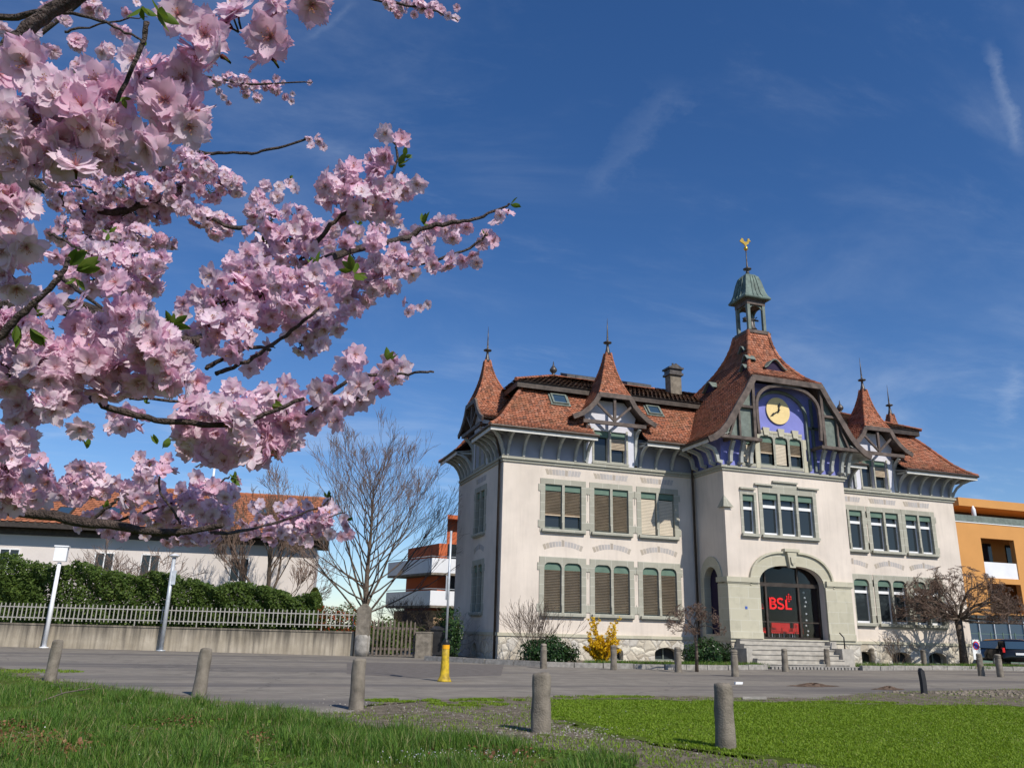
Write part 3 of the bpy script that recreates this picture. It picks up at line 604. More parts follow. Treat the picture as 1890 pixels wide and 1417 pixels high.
# eaves: fascia + soffit + gutter, and curved brackets
def eave(fn, a, b, z=10.36, o=1.0, ea=0, eb=0):
    mb = MB(); fb(mb, fn, a-ea, b+eb, z-.19, z, o-.06, o); fb(mb, fn, a-ea, b+eb, z-.10, z-.06, o-.10, o-.061); f_ = mb.build('eave_board', MT['pale_paint'], B)
    k = MB(); vs = [fn(a-ea, z-.03, o-.07), fn(b+eb, z-.03, o-.07), fn(b, z+.12, -.0), fn(a, z+.12, -.0)]; vs += [fn(a-ea, z, o-.07), fn(b+eb, z, o-.07), fn(b, z+.15, 0), fn(a, z+.15, 0)]
    k.add(vs, [(0, 1, 2, 3), (7, 6, 5, 4), (0, 4, 5, 1), (1, 5, 6, 2), (2, 6, 7, 3), (3, 7, 4, 0)]); k.build('soffit', MT['grey_paint'], f_)
    g = MB(); g.tube([fn(a-ea-.05, z+.03, o+.055), fn(b+eb+.05, z+.03, o+.055)], .065, 8); g.build('gutter', MT['gutter'], f_)
BR = [(.03, 9.27), (.09, 9.50), (.22, 9.78), (.44, 10.03), (.72, 10.19), (.93, 10.235)]
def bracket(fn, u, sc=1.0, side=None, diag=0):
    mb = MB(); a_ = np.array(fn(0, 0, 0)); b_ = np.array(fn(1, 0, 0)); sd = (b_-a_)
    if diag:
        wv = (np.array(fn(0, 0, 1))-a_)+sd*diag; sd2 = np.cross(wv/np.linalg.norm(wv), (0, 0, 1)); P = [np.array(fn(u, 0, 0))+wv*w+np.array([0, 0, v]) for w, v in BR]; sd = sd2
    else: P = [np.array(fn(u, v, w*sc)) for w, v in BR]
    mb.ribbon(P, .14, .12, sd); q0 = P[0]
    mb.beam(P[0]+np.array([0, 0, -.03]), P[0]+np.array([0, 0, .28]), .15, .10, sd); mb.beam(P[-1]+(0, 0, .03), np.array([P[0][0], P[0][1], 10.30]), .12, .10)
    mb.build('eave_bracket', MT['grey_paint'], B)
eave(FF, 0, 4.45, ea=1.0); eave(FF, 7.15, 9.25); eave(FL, -DP, -5.2, ea=1.0); eave(FL, -2.2, 0, eb=.94)
eave(FF, 18.4, 20.55); eave(FF, 23.3, X2, eb=1.0); eave(FR, 0, 2.2, ea=.94); eave(FR, 5.2, DP, eb=1.0)
for u in (.18, .98, 1.86, 2.76, 3.65, 4.28, 7.2, 8.08, 8.98): bracket(FF, u)
for u in (-.35, -1.0, -1.6, -2.2, -5.2, -5.8, -6.4, -7.0, -7.5): bracket(FL, u)
for u in (18.6, 19.3, 20.1, 23.5, 24.2, 25.0, 25.8, 26.6, 27.2): bracket(FF, u)
for u in (.5, 1.3, 2.1, 5.3, 6.1, 7.0): bracket(FR, u)
bracket(FF, 0, diag=-1); bracket(FF, X2, diag=1)

# mansard roofs
PROF = [(1.04, 10.40), (.62, 10.68), (.18, 11.10), (-.28, 11.72), (-.78, 12.42), (-1.30, 13.08)]
HX = [(17.0, .63), (16.4, .70), (15.8, .84), (15.2, 1.06), (14.6, 1.40), (14.1, 1.72), (13.67, 2.05), (12.9, 2.50), (12.3, 2.92), (11.7, 3.30), (11.2, 3.62), (10.75, 4.02), (10.45, 4.42), (10.30, 4.78)]
hx = lambda z: float(np.interp(z, [q[0] for q in HX[::-1]], [q[1] for q in HX[::-1]]))
def clipz(P, z0):
    o = [float(np.interp(z0, [q[1] for q in P], [q[0] for q in P]))]; return [(o[0], z0)]+[q for q in P if q[1] > z0+.02]
def roofpiece(mb, fl, fr, P=PROF):
    L_ = [fl(o, z) for o, z in P]; R_ = [fr(o, z) for o, z in P]; mb.cur = 0; tiled(mb, L_, R_); mb.cur = 1; sheet(mb, L_, R_, .05); mb.cur = 0
mb = MB(); PH = clipz(PROF, 11.55)
roofpiece(mb, lambda o, z: (-o, -o, z), lambda o, z: (4.42, -o, z)); roofpiece(mb, lambda o, z: (4.42, -o, z), lambda o, z: (7.2, -o, z), PH)
roofpiece(mb, lambda o, z: (7.2, -o, z), lambda o, z: (13.85-hx(z)+.12, -o, z))
roofpiece(mb, lambda o, z: (-o, 2.25, z), lambda o, z: (-o, -o, z)); roofpiece(mb, lambda o, z: (-o, 5.15, z), lambda o, z: (-o, 2.25, z), PH); roofpiece(mb, lambda o, z: (-o, DP+o, z), lambda o, z: (-o, 5.15, z))
sheet(mb, [(13, DP+o, z) for o, z in PROF], [(-o, DP+o, z) for o, z in PROF], 0)
r_ = mb.build('mansard_roof', [MT['tile'], MT['brown_wood']], B)
for q_ in ([(-o, -o, z+.02) for o, z in PROF], [(-o, DP+o, z+.02) for o, z in PROF]): k = MB(); ridge(k, q_); k.build('hip_tiles', MT['tile'], r_)
mb = MB()
roofpiece(mb, lambda o, z: (13.85+hx(z)-.12, -o, z), lambda o, z: (20.5, -o, z)); roofpiece(mb, lambda o, z: (20.5, -o, z), lambda o, z: (23.3, -o, z), PH); roofpiece(mb, lambda o, z: (23.3, -o, z), lambda o, z: (X2+o, -o, z))
roofpiece(mb, lambda o, z: (X2+o, -o, z), lambda o, z: (X2+o, 2.25, z)); roofpiece(mb, lambda o, z: (X2+o, 2.25, z), lambda o, z: (X2+o, 5.15, z), PH); roofpiece(mb, lambda o, z: (X2+o, 5.15, z), lambda o, z: (X2+o, DP+o, z))
sheet(mb, [(X2+o, DP+o, z) for o, z in PROF], [(13, DP+o, z) for o, z in PROF], 0)
r_ = mb.build('mansard_roof', [MT['tile'], MT['brown_wood']], B)
for q_ in ([(X2+o, -o, z+.02) for o, z in PROF], [(X2+o, DP+o, z+.02) for o, z in PROF]): k = MB(); ridge(k, q_); k.build('hip_tiles', MT['tile'], r_)
# upper roofs
ZE, ZR, OE = 13.36, 14.80, .78
def upper(x0, x1, s):
    mb = MB(); hipx = x0+s*4.0
    e = lambda x, y: (x, y, ZE)
    def pc(L_, R_): mb.cur = 0; tiled(mb, L_, R_, .26, .30, .045); mb.cur = 1; sheet(mb, L_, R_, .06); mb.cur = 0
    a, b = (x0+s*OE, OE, ZE), (x0+s*OE, DP-OE, ZE); r0 = (hipx, 3.8, ZR)
    if s > 0: pc([a, r0], [(x1, OE, ZE), (x1, 3.8, ZR)]); pc([b, r0], [a, r0]); pc([(x1, DP-OE, ZE), (x1, 3.8, ZR)], [b, r0])
    else: pc([(x1, OE, ZE), (x1, 3.8, ZR)], [a, r0]); pc([a, r0], [b, r0]); pc([b, r0], [(x1, DP-OE, ZE), (x1, 3.8, ZR)])
    r_ = mb.build('upper_roof', [MT['tile_brown'], MT['brown_wood']], B)
    k = MB(); ridge(k, [a, r0], .09); ridge(k, [b, r0], .09); ridge(k, [r0, (x1, 3.8, ZR)], .09); k.build('ridge_tiles', MT['tile'], r_)
    k = MB(); X_ = sorted((x0+s*(OE+.12), x1)); k.box(X_[0], X_[1], OE+.10, OE+.14, 13.0, ZE-.05); k.box(X_[0], X_[1], DP-OE-.14, DP-OE-.10, 13.0, ZE-.05); Xa = x0+s*(OE+.10); k.box(min(Xa, Xa+s*.04), max(Xa, Xa+s*.04), OE+.1401, DP-OE-.1401, 13.0, ZE-.05); k.build('fascia', MT['gutter'], r_)
    f_ = MB(); f_.smooth = True; f_.lathe((hipx, 3.8, ZR), [(.10, -.02), (.14, .06), (.07, .10), (.10, .16), (.20, .27), (.21, .36), (.14, .48), (.05, .60), (.012, .85)], 14); f_.build('ball_finial', MT['dark_metal'], r_)
    f_ = MB(); f_.smooth = True; f_.lathe((x0+s*1.28, 1.28, 13.12), [(.02, 0), (.13, .03), (.14, .10), (.09, .18), (.01, .21)], 12); f_.build('hip_knob', MT['pale_stone'], r_)
upper(0, 13.2, 1); upper(X2, 14.4, -1)
# roof windows set in the lower slope
def skylight(x0, x1, o0, z0, o1, z1):
    d = np.array([0, -(o1-o0), z1-z0]); nr = np.cross((1, 0, 0), d/np.linalg.norm(d)); A = np.array([0, -o0, z0])
    def P(x, s_, h): q = A+d*s_+nr*h; return (x, q[1], q[2])
    def bx(mb, a, b, s0, s1, h0, h1): mb.add([P(a, s0, h0), P(b, s0, h0), P(b, s1, h0), P(a, s1, h0), P(a, s0, h1), P(b, s0, h1), P(b, s1, h1), P(a, s1, h1)], [(0, 3, 2, 1), (4, 5, 6, 7), (0, 1, 5, 4), (1, 2, 6, 5), (2, 3, 7, 6), (3, 0, 4, 7)])
    mb = MB(); bx(mb, x0, x0+.09, 0, 1, .02, .14); bx(mb, x1-.09, x1, 0, 1, .02, .14); bx(mb, x0+.09, x1-.09, 0, .10, .02, .14); bx(mb, x0+.09, x1-.09, .90, 1, .02, .14); bx(mb, x0-.12, x1+.12, -.12, -.001, .02, .06); bx(mb, x0-.10, x0-.001, 0, 1.08, .02, .06); bx(mb, x1+.001, x1+.10, 0, 1.08, .02, .06)
    s_ = mb.build('roof_window', MT['greygreen_wood'], B); g = MB(); bx(g, x0+.09, x1-.09, .10, .90, .05, .09); g.build('pane', MT['glass_pale'], s_)
skylight(2.72, 3.58, -.62, 12.22, -1.08, 12.82); skylight(8.15, 8.95, -.66, 12.27, -1.08, 12.82)
for a, b in ((4.3, 6.3), (7.9, 9.4)):
    mb = MB(); mb.add([(a, 2.55, 14.42), (b, 2.55, 14.42), (b, 3.5, 14.78), (a, 3.5, 14.78), (a, 2.55, 14.58), (b, 2.55, 14.58), (b, 3.5, 14.94), (a, 3.5, 14.94)], [(0, 3, 2, 1), (4, 5, 6, 7), (0, 1, 5, 4), (1, 2, 6, 5), (2, 3, 7, 6), (3, 0, 4, 7)]); mb.build('ridge_light', MT['dark_metal'], B)
# chimney
mb = MB(); mb.box(10.72, 11.42, 2.7, 3.3, 13.7, 15.42); c_ = mb.build('chimney', MT['concrete'], B)
k = MB(); k.box(10.62, 11.52, 2.6, 3.4, 15.42, 15.54); k.box(10.69, 11.45, 2.67, 3.33, 15.541, 15.78); k.box(10.60, 11.54, 2.58, 3.42, 15.781, 15.88)
k.prism([(10.66, 2.63, 15.881), (11.48, 2.63, 15.881), (11.07, 2.63, 16.12)], (0, .74, 0)); k.lathe((11.07, 3, 16.08), [(.06, 0), (.06, .14)], 8); k.build('chimney_cap', MT['dark_metal'], c_)

# spired dormers
DL = [(15.15, .13, 0, -.26), (14.7, .20, .05, -.34), (14.2, .32, .13, -.50), (13.7, .46, .26, -.75), (13.2, .63, .44, -1.1), (12.72, .84, .66, -1.5), (12.3, 1.08, .66, -1.6), (11.95, 1.40, .66, -1.5), (11.65, 1.78, .66, -1.2), (11.42, 2.27, .66, -.7)]
def dormer(fn, uc, lab):
    G = MB(); pl = [(uc-1.33, ZK+.201), (uc+1.33, ZK+.201), (uc+1.33, 11.35), (uc+1.45, 11.75), (uc+.80, 12.5), (uc-.80, 12.5), (uc-1.45, 11.75), (uc-1.33, 11.35)]
    plate(G, pl, [rect(uc-.88, uc-.05, 9.34, 10.94), rect(uc+.05, uc+.88, 9.34, 10.94)], lambda u, v, w: fn(u, v, w-.30), .34)
    for s_ in (-1, 1): fb(G, fn, uc+s_*1.33-.001*s_ if s_ < 0 else uc+1.28, uc-1.28 if s_ < 0 else uc+1.329, ZK+.3, 11.4, -1.2, -.301)
    D = G.build('dormer', MT['white_plaster'], B); tag(D, lab)
    k = MB()
    fb(k, fn, uc-.98, uc-.885, 9.34, 11.02, .041, .075); fb(k, fn, uc+.885, uc+.98, 9.34, 11.02, .041, .075); fb(k, fn, uc-.045, uc+.045, 9.34, 11.02, -.1, .075); fb(k, fn, uc-1.0, uc+1.0, 9.24, 9.339, .041, .13)
    for a in (-.88, .05):
        for q in (a, a+.77): fb(k, fn, uc+q, uc+q+.06, 9.34, 10.94, -.2, -.12)
        fb(k, fn, uc+a+.06, uc+a+.77, 9.34, 9.44, -.2, -.12)
    k.build('window_frame', MT['stone'], D)
    k = MB(); fb(k, fn, uc-.87, uc-.06, 9.35, 10.93, -.22, -.2); fb(k, fn, uc+.06, uc+.87, 9.35, 10.93, -.22, -.2); k.build('pane', MT['glass'], D)
    k = MB(); fb(k, fn, uc-.87, uc-.05, 10.62, 10.93, -.1, -.04); fb(k, fn, uc+.05, uc+.87, 10.62, 10.93, -.1, -.04); k.build('blind_box', MT['blind_green'], D)
    k = MB()
    for i in range(8): fb(k, fn, uc+.08, uc+.85, 10.55-i*.07, 10.59-i*.07, -.1, -.06)
    k.build('blind', MT['blind_tan'], D)
    up = DL[::-1]; T_ = MB()
    def pc(L_, R_): T_.cur = 0; tiled(T_, L_, R_, .16, .14); T_.cur = 1; sheet(T_, L_, R_, .05); T_.cur = 0
    F = lambda s_, q, k_: fn(uc+s_*q[1], q[0], q[k_])
    top = [q for q in up if q[0] >= 12.7]
    pc([F(-1, q, 2) for q in top], [F(1, q, 2) for q in top])                    # front half-hip
    pc([F(-1, q, 3) for q in up], [F(-1, q, 2) for q in up]); pc([F(1, q, 2) for q in up], [F(1, q, 3) for q in up])
    pc([F(1, q, 3) for q in top], [F(-1, q, 3) for q in top])
    T_.build('dormer_roof', [MT['tile'], MT['brown_wood']], D)
    k = MB()
    for s_ in (-1, 1): ridge(k, [F(s_, q, 2) for q in top], .055, .2); ridge(k, [F(s_, q, 3) for q in top], .055, .2)
    k.build('hip_tiles', MT['tile'], D)
    bb = MB(); ax = np.array(fn(0, 0, 1))-np.array(fn(0, 0, 0)); bot = [q for q in up if q[0] <= 12.8]
    for s_ in (-1, 1): bb.ribbon([np.array(F(s_, q, 2))+(0, 0, -.10)+ax*.02 for q in bot], .24, .10, ax)
    fb(bb, fn, uc-.88, uc+.88, 12.50, 12.74, .61, .74); 
    for s_ in (-1, 1): bb.beam(np.array(fn(uc+s_*1.95, 11.42, .6)), np.array(fn(uc+s_*1.80, 11.42, -.6)), .12, .12)
    bb.build('barge_board', MT['brown_wood'], D)
    gt = MB(); fb(gt, fn, uc-1.72, uc+1.72, 11.12, 11.30, .52, .66); fb(gt, fn, uc-.07, uc+.07, 11.301, 12.50, .53, .65)
    for s_ in (-1, 1):
        gt.beam(fn(uc+s_*.98, 12.22, .59), fn(uc+s_*.06, 11.40, .59), .11, .10, fn(0, 0, 1)-np.array(fn(0, 0, 0)))
        gt.beam(fn(uc+s_*1.40, 11.21, .52), fn(uc+s_*1.40, 11.21, -.1), .14, .14)
    gt.build('gable_timber', MT['brown_wood'], D)
    for s_ in (-1, 1):
        kb = MB(); kb.ribbon([fn(uc+s_*1.40, 10.30, .05), fn(uc+s_*1.40, 10.62, .12), fn(uc+s_*1.40, 10.9, .30), fn(uc+s_*1.40, 11.08, .56)], .14, .12, np.array(fn(1, 0, 0))-np.array(fn(0, 0, 0)))
        fb(kb, fn, uc+s_*1.40-.07, uc+s_*1.40+.07, 9.3, 11.1, .041, .11); kb.build('gable_bracket', MT['grey_paint'], D)
    fi = MB(); fi.smooth = True; c0 = np.array(fn(uc, 15.1, -.13)); fi.lathe(c0, [(.19, -.05), (.13, .12), (.075, .36), (.06, .55), (.21, .60), (.23, .64), (.17, .68), (.055, .72), (.045, .9), (.03, 1.35), (.006, 2.02)], 12); fi.build('spire_finial', MT['dark_metal'], D)
dormer(FF, 5.56, 'spired dormer facing front on the left wing'); dormer(FL, -3.72, 'spired dormer on the shaded left end'); dormer(FF, 21.9, 'spired dormer facing front on the right wing'); dormer(FR, 3.72, 'spired dormer on the far right end, mostly hidden')

# pavilion roof
YF, XC = -3.48, 13.78
YFt = {17.0: -1.42, 16.4: -1.50, 15.8: -1.66, 15.2: -1.92, 14.6: -2.36, 14.1: -2.80, 13.67: YF}
YB = lambda z: float(np.interp(z, [10.3, 10.75, 11.7, 12.9, 13.67, 14.6, 15.2, 15.8, 16.4, 17], [8.6, 7.9, 6.3, 4.3, 3.2, 1.9, 1.1, .5, .1, -.15]))
lev = HX[::-1]; yf = lambda z: YFt.get(z, YF)
mb = MB(); top = [q for q in lev if q[0] >= 13.6]
def pc(L_, R_, t_=True):
    mb.cur = 0
    if t_: tiled(mb, L_, R_)
    mb.cur = 1; sheet(mb, L_, R_, .05 if t_ else 0); mb.cur = 0
pc([(XC-w, yf(z), z) for z, w in top], [(XC+w, yf(z), z) for z, w in top])
pc([(XC-w, YB(z), z) for z, w in lev], [(XC-w, yf(z), z) for z, w in lev]); pc([(XC+w, yf(z), z) for z, w in lev], [(XC+w, YB(z), z) for z, w in lev])
pc([(XC+w, YB(z), z) for z, w in lev], [(XC-w, YB(z), z) for z, w in lev], False)
PR = mb.build('pavilion_roof', [MT['tile'], MT['brown_wood']], B)
k = MB()
for s_ in (-1, 1): ridge(k, [(XC+s_*w, yf(z), z+.02) for z, w in top], .10); ridge(k, [(XC+s_*w, YB(z), z+.02) for z, w in lev], .10)
k.build('hip_tiles', MT['tile'], PR)
def eyebrow(c, out_, side, w=1.25, h=.42, d=.8):
    c = np.array(c, float); out_ = np.array(out_, float); side = np.array(side, float); k = MB(); n = 14
    A = [c+side*(x*w/2)+np.array([0, 0, h*(.5+.5*cos(pi*x))]) for x in np.linspace(-1, 1, n)]
    k.add([q+out_*.06 for q in A]+[q-out_*d for q in A]+[q+out_*.06+(0, 0, .07) for q in A]+[q-out_*d+(0, 0, .07) for q in A],
          [(i, i+1, n+i+1, n+i) for i in range(n-1)]+[(2*n+i, 3*n+i, 3*n+i+1, 2*n+i+1) for i in range(n-1)]+[(i, 2*n+i, 2*n+i+1, i+1) for i in range(n-1)]); k.build('eyebrow_dormer', MT['greygreen_wood'], B)
    g = MB(); Z = [q-out_*.1 for q in A]; b = [np.array([q[0], q[1], c[2]-.06]) for q in Z]; g.add(Z+b, [(i, n+i, n+i+1, i+1) for i in range(n-1)]); g.build('louvre', MT['dark_inside'], B)
eyebrow((13.85, -2.55, 14.55), (0, -1, 0), (1, 0, 0), 1.35, .5)
for y_, z_ in ((-2.3, 15.0), (-1.6, 15.75), (-2.6, 14.35)): eyebrow((XC-hx(z_)-.10, y_+.4, z_), (-1, 0, 0), (0, -1, 0), .62, .30, .5)
eyebrow((XC-hx(14.0)-.15, .6, 14.0), (-1, 0, 0), (0, -1, 0), 1.2, .45, .6)
# barge boards and gable framing of the pavilion
bb = MB(); low = [q for q in lev if q[0] <= 13.68]
for s_ in (-1, 1): bb.ribbon([(XC+s_*(w-.02), YF-.03, z-.14) for z, w in low], .30, .13, (0, -1, 0))
bb.box(XC-2.12, XC+2.12, YF-.10, YF+.03, 13.42, 13.70); bb.build('barge_board', MT['brown_wood'], B)
tb = MB(); Y1 = YF+.10
arc = [(XC-1.82, 10.75), (XC-1.86, 11.5), (XC-1.86, 12.2)]+[(XC-1.86*cos(q)**.8 if q < pi/2 else XC+1.86*abs(cos(q))**.8, 12.25+1.12*sin(q)) for q in np.linspace(.12, pi-.12, 16)]+[(XC+1.86, 12.2), (XC+1.88, 11.5), (XC+1.84, 10.75)]
tb.ribbon([(x, Y1, z) for x, z in arc], .15, .14, (0, -1, 0))
for s_ in (-1, 1):
    tb.beam((XC+s_*2.06, Y1, 10.4), (XC+s_*2.02, Y1, 13.45), .15, .15, (0, 1, 0)); tb.beam((XC+s_*2.9, Y1, 10.5), (XC+s_*2.9, Y1, 12.2), .10, .10, (0, 1, 0)); tb.beam((XC+s_*3.5, Y1, 10.5), (XC+s_*2.85, Y1, 12.1), .10, .10, (0, 1, 0))
    tb.beam((XC+s_*2.05, Y1, 12.05), (XC+s_*3.0, Y1, 12.05), .12, .12); tb.beam((XC+s_*1.75, Y1-.04, 10.42), (XC+s_*4.35, Y1-.04, 10.42), .22, .15)
    tb.beam((XC+s_*1.80, Y1, 10.42), (XC+s_*1.80, -PJ, 10.42), .14, .14); tb.beam((XC+s_*3.3, Y1, 10.42), (XC+s_*3.3, -PJ, 10.42), .14, .14)
tb.build('gable_timber', MT['brown_wood'], B)
for s_ in (-1, 1):
    pn = MB(); q = [(XC+s_*2.1, 10.53), (XC+s_*4.1, 10.53)]+[(XC+s_*(w-.15), z) for z, w in lev if 10.8 < z < 13.4]+[(XC+s_*2.1, 13.35)]
    pn.prism([(x, Y1+.10, z) for x, z in q], (0, .04, 0)); pn.build('spandrel_boarding', MT['greygreen_wood'], B)
ag = MB(); ag.ribbon([(XC-1.55*cos(q)+.02, -PJ-.09, 12.0+1.25*sin(q)) for q in np.linspace(.0, pi, 18)]+[(XC+1.57, -PJ-.09, 11.2), (XC+1.60, -PJ-.09, 9.3)], .13, .12, (0, -1, 0))
ag.beam((XC+1.95, -PJ-.07, 9.3), (XC+1.95, -PJ-.07, 13.1), .12, .1, (0, 1, 0)); ag.beam((XC+1.6, -PJ-.07, 11.55), (XC+2.6, -PJ-.07, 11.55), .1, .12)
ag.build('inner_arch', MT['greygreen_wood'], B)
# blue gable wall with its windows
gw = MB(); q = [(XC-3.56, ZK+.201), (XC+3.55, ZK+.201)]+[(XC+min(3.55, w-.12), z-.05) for z, w in lev if 10.9 < z < 13.7]+[(XC-min(3.56, w-.12), z-.05) for z, w in lev[::-1] if 10.9 < z < 13.7]
TW = [(12.50, 13.29), (13.41, 14.15), (14.27, 14.99)]
plate(gw, q, [rect(a, b, 9.42, 10.92) for a, b in TW]+[rect(11.5, 12.2, 9.42, 10.60)], lambda u, v, w: FP(u, v, w-.3), .3); gw.build('gable_wall', MT['blue'], B)
for i, (a, b) in enumerate(TW):
    w_ = window(FP, a, b, 9.42, 10.88, lights=1, arch=.16, blind=(.48, 1, .5)[i], slats=('blind_tan', 'blind_cream', 'blind_tan')[i], closed=(i == 1), sur=.055, top=.17, header=.26, sill=False)
window(FP, 11.5, 12.2, 9.42, 10.56, lights=1, blind=1, slats='blind_cream', closed=True, sur=.10, top=.2, header=.16, sill=False)
mb = MB()
for a, b in TW:
    c0 = (a+b)/2; mb.prism([FP(c0-.13, 10.92, .036), FP(c0+.13, 10.92, .036), FP(c0+.20, 11.32, .036), FP(c0-.20, 11.32, .036)], (0, -.06, 0))
    fb(mb, FP, a-.06, c0-.20, 11.051, 11.17, -.01, .05); fb(mb, FP, c0+.20, b+.06, 11.051, 11.17, -.01, .05)
fb(mb, FP, 15.05, 15.35, 9.23, 9.8, -.01, .05); fb(mb, FP, 15.05, 15.22, 9.8, 10.4, -.01, .05); fb(mb, FP, 15.05, 15.32, 10.4, 10.9, -.01, .05); fb(mb, FP, 12.22, 12.44, 9.23, 11.0, -.01, .05)
fb(mb, FP, 11.35, 12.35, 10.761, 10.88, -.01, .12)
mb.build('stepped_lintel', MT['stone_pale'], B)
# clock
ck = MB(); ck.smooth = False; cc_ = np.array([13.70, -PJ-.03, 12.26]); n = 48; ck.prism([cc_+np.array([.70*cos(2*pi*i/n), 0, .70*sin(2*pi*i/n)]) for i in range(n)][::-1], (0, -.05, 0)); CK = ck.build('clock', MT['clock_face'], B)
for ang, L_, w_ in ((12, .43, .055), (238, .60, .04)):
    h_ = MB(); d = np.array([sin(radians(ang)), 0, cos(radians(ang))]); sd = np.array([d[2], 0, -d[0]]); c0 = cc_+(0, -.09, 0)
    P = [c0-d*.10-sd*w_*.6, c0+d*L_*.55-sd*w_*.5, c0+d*L_*.62-sd*w_*1.5, c0+d*L_, c0+d*L_*.62+sd*w_*1.5, c0+d*L_*.55+sd*w_*.5, c0-d*.10+sd*w_*.6]; h_.prism(P, (0, -.02, 0)); h_.build('clock_hand', MT['black'], CK)
# eaves of the pavilion sides with S-shaped consoles
def eave2(s_):
    x = XC+s_*4.72; mb = MB(); mb.box(min(x, x-s_*.06), max(x, x-s_*.06), YF, -1.0 if s_ < 0 else -1.0, 10.05, 10.26); f_ = mb.build('eave_board', MT['pale_paint'], B)
    k = MB(); xi = XC+s_*3.56; k.add([(x-s_*.07, YF, 10.22), (x-s_*.07, -.4, 10.22), (xi, -.4, 10.62), (xi, YF, 10.62), (x-s_*.07, YF, 10.25), (x-s_*.07, -.4, 10.25), (xi, -.4, 10.65), (xi, YF, 10.65)], [(0, 3, 2, 1), (4, 5, 6, 7), (0, 1, 5, 4), (1, 2, 6, 5), (2, 3, 7, 6), (3, 0, 4, 7)]); k.build('soffit', MT['grey_paint'], f_)
    g = MB(); g.tube([(x+s_*.05, YF, 10.25), (x+s_*.05, -.95, 10.25)], .065, 8); g.build('gutter', MT['gutter'], f_)
    for y_ in (-.55, -1.35, -2.15, -2.75):
        c = MB(); P = [(xi+s_*.03, y_, 9.30), (xi+s_*.26, y_, 9.36), (xi+s_*.30, y_, 9.62), (xi+s_*.42, y_, 9.9), (xi+s_*.72, y_, 10.02), (xi+s_*1.05, y_, 10.10)]; c.ribbon(P, .17, .15, (0, 1, 0)); c.build('eave_bracket', MT['grey_paint'], B)
eave2(-1); eave2(1)
for x in (10.6, 11.2, 11.75, 15.95, 16.55, 17.15, 17.55):
    c = MB(); P = [(x, -PJ-.03, 9.30), (x, -PJ-.24, 9.38), (x, -PJ-.26, 9.66), (x, -PJ-.36, 9.95), (x, -PJ-.52, 10.25), (x, -PJ-.60, 10.34)]; c.ribbon(P, .17, .16, (1, 0, 0)); c.build('gable_console', MT['grey_paint'], B)
# downpipes
for P in ([(-.98, -.9, 10.3), (-.5, -.3, 10.0), (-.10, .32, 9.3), (-.10, .32, .05)], [(9.3, -.98, 10.3), (9.9, -.5, 9.9), (X1-.16, -.16, 9.3), (X1-.16, -.16, .05)], [(17.56, -.12, 9.3), (17.56, -.12, .05)]):
    k = MB(); k.smooth = True; k.tube(P, .06, 8); k.build('downpipe', MT['gutter'], B)

# bell turret
TX, TY, TZ = 13.83, -.78, 16.95
bt = MB(); bt.box(TX-.72, TX+.72, TY-.72, TY+.72, TZ-.05, TZ+.06); bt.box(TX-.66, TX+.66, TY-.66, TY+.66, TZ+.061, TZ+.16); 
BT = bt.build('bell_turret', MT['brown_wood'], B); bt = MB(); bt.box(TX-.58, TX+.58, TY-.58, TY+.58, 18.62, 18.86); bt.box(TX-.63, TX+.63, TY-.63, TY+.63, 18.861, 18.93); bt.build('turret_cornice', MT['brown_wood'], BT)
for sx in (-1, 1):
    for sy in (-1, 1):
        k = MB(); k.box(TX+sx*.60-.075*(sx > 0)*2+.0, TX+sx*.60+.15-.075*(sx > 0)*2, TY+sy*.60-.15*(sy > 0), TY+sy*.60+.15*(sy < 0), TZ+.16, 18.62) if False else k.beam((TX+sx*.48, TY+sy*.48, TZ+.161), (TX+sx*.48, TY+sy*.48, 18.619), .17, .17, (0, 1, 0)); k.build('turret_post', MT['greygreen_wood'], BT)
k = MB()
for sy in (-1, 1):
    A = [(TX-.40*cos(q), 18.25+.34*sin(q)) for q in np.linspace(0, pi, 12)]
    k.prism([(x, TY+sy*.50, z) for x, z in [(TX-.40, 18.6)]+A+[(TX+.40, 18.6)]], (0, .06, 0)); k.prism([(TX+sy*.50, TY+(x-TX), z) for x, z in [(TX-.40, 18.6)]+A+[(TX+.40, 18.6)]], (.06, 0, 0))
k.build('turret_arch', MT['greygreen_wood'], BT)
k = MB(); k.smooth = True; k.lathe((TX+.02, TY, 17.35), [(.30, 0), (.27, .06), (.20, .16), (.16, .36), (.13, .48), (.05, .54)], 16); k.lathe((TX-.28, TY+.1, 17.85), [(.16, 0), (.13, .06), (.09, .2), (.03, .26)], 14); k.beam((TX-.5, TY, 17.95), (TX+.5, TY, 17.95), .07, .09); k.tube([(TX, TY, 17.85), (TX+.35, TY-.1, 18.1)], .03, 6); k.build('bell', MT['dark_metal'], BT)
cp = MB(); cp.lathe((TX, TY, 0), [(.50, 18.931), (.80, 18.94), (.83, 19.0), (.81, 19.06), (.71, 19.22), (.62, 19.5), (.565, 19.8), (.50, 20.12), (.41, 20.42), (.27, 20.58), (.10, 20.66)], 4)
for sx in (-1, 0, 1):
    for pr in (((.815, 19.07), (.715, 19.23), (.625, 19.51), (.57, 19.81), (.505, 20.13), (.415, 20.43)),):
        for face in range(4):
            P = []
            for r, z in pr:
                a_ = np.array([sx*r*.36, -r-.012, 0]) ; c0, s0 = cos(face*pi/2), sin(face*pi/2); P.append((TX+a_[0]*c0-a_[1]*s0, TY+a_[0]*s0+a_[1]*c0, z))
            cp.tube(P, .022, 5)
cp.build('copper_cap', MT['copper'], BT)
k = MB(); k.smooth = True; k.lathe((TX, TY, 20.64), [(.13, 0), (.09, .15), (.07, .26), (.22, .32), (.24, .36), (.10, .42), (.05, .5), (.035, .9), (.028, 1.5)], 12); k.build('turret_rod', MT['dark_metal'], BT)
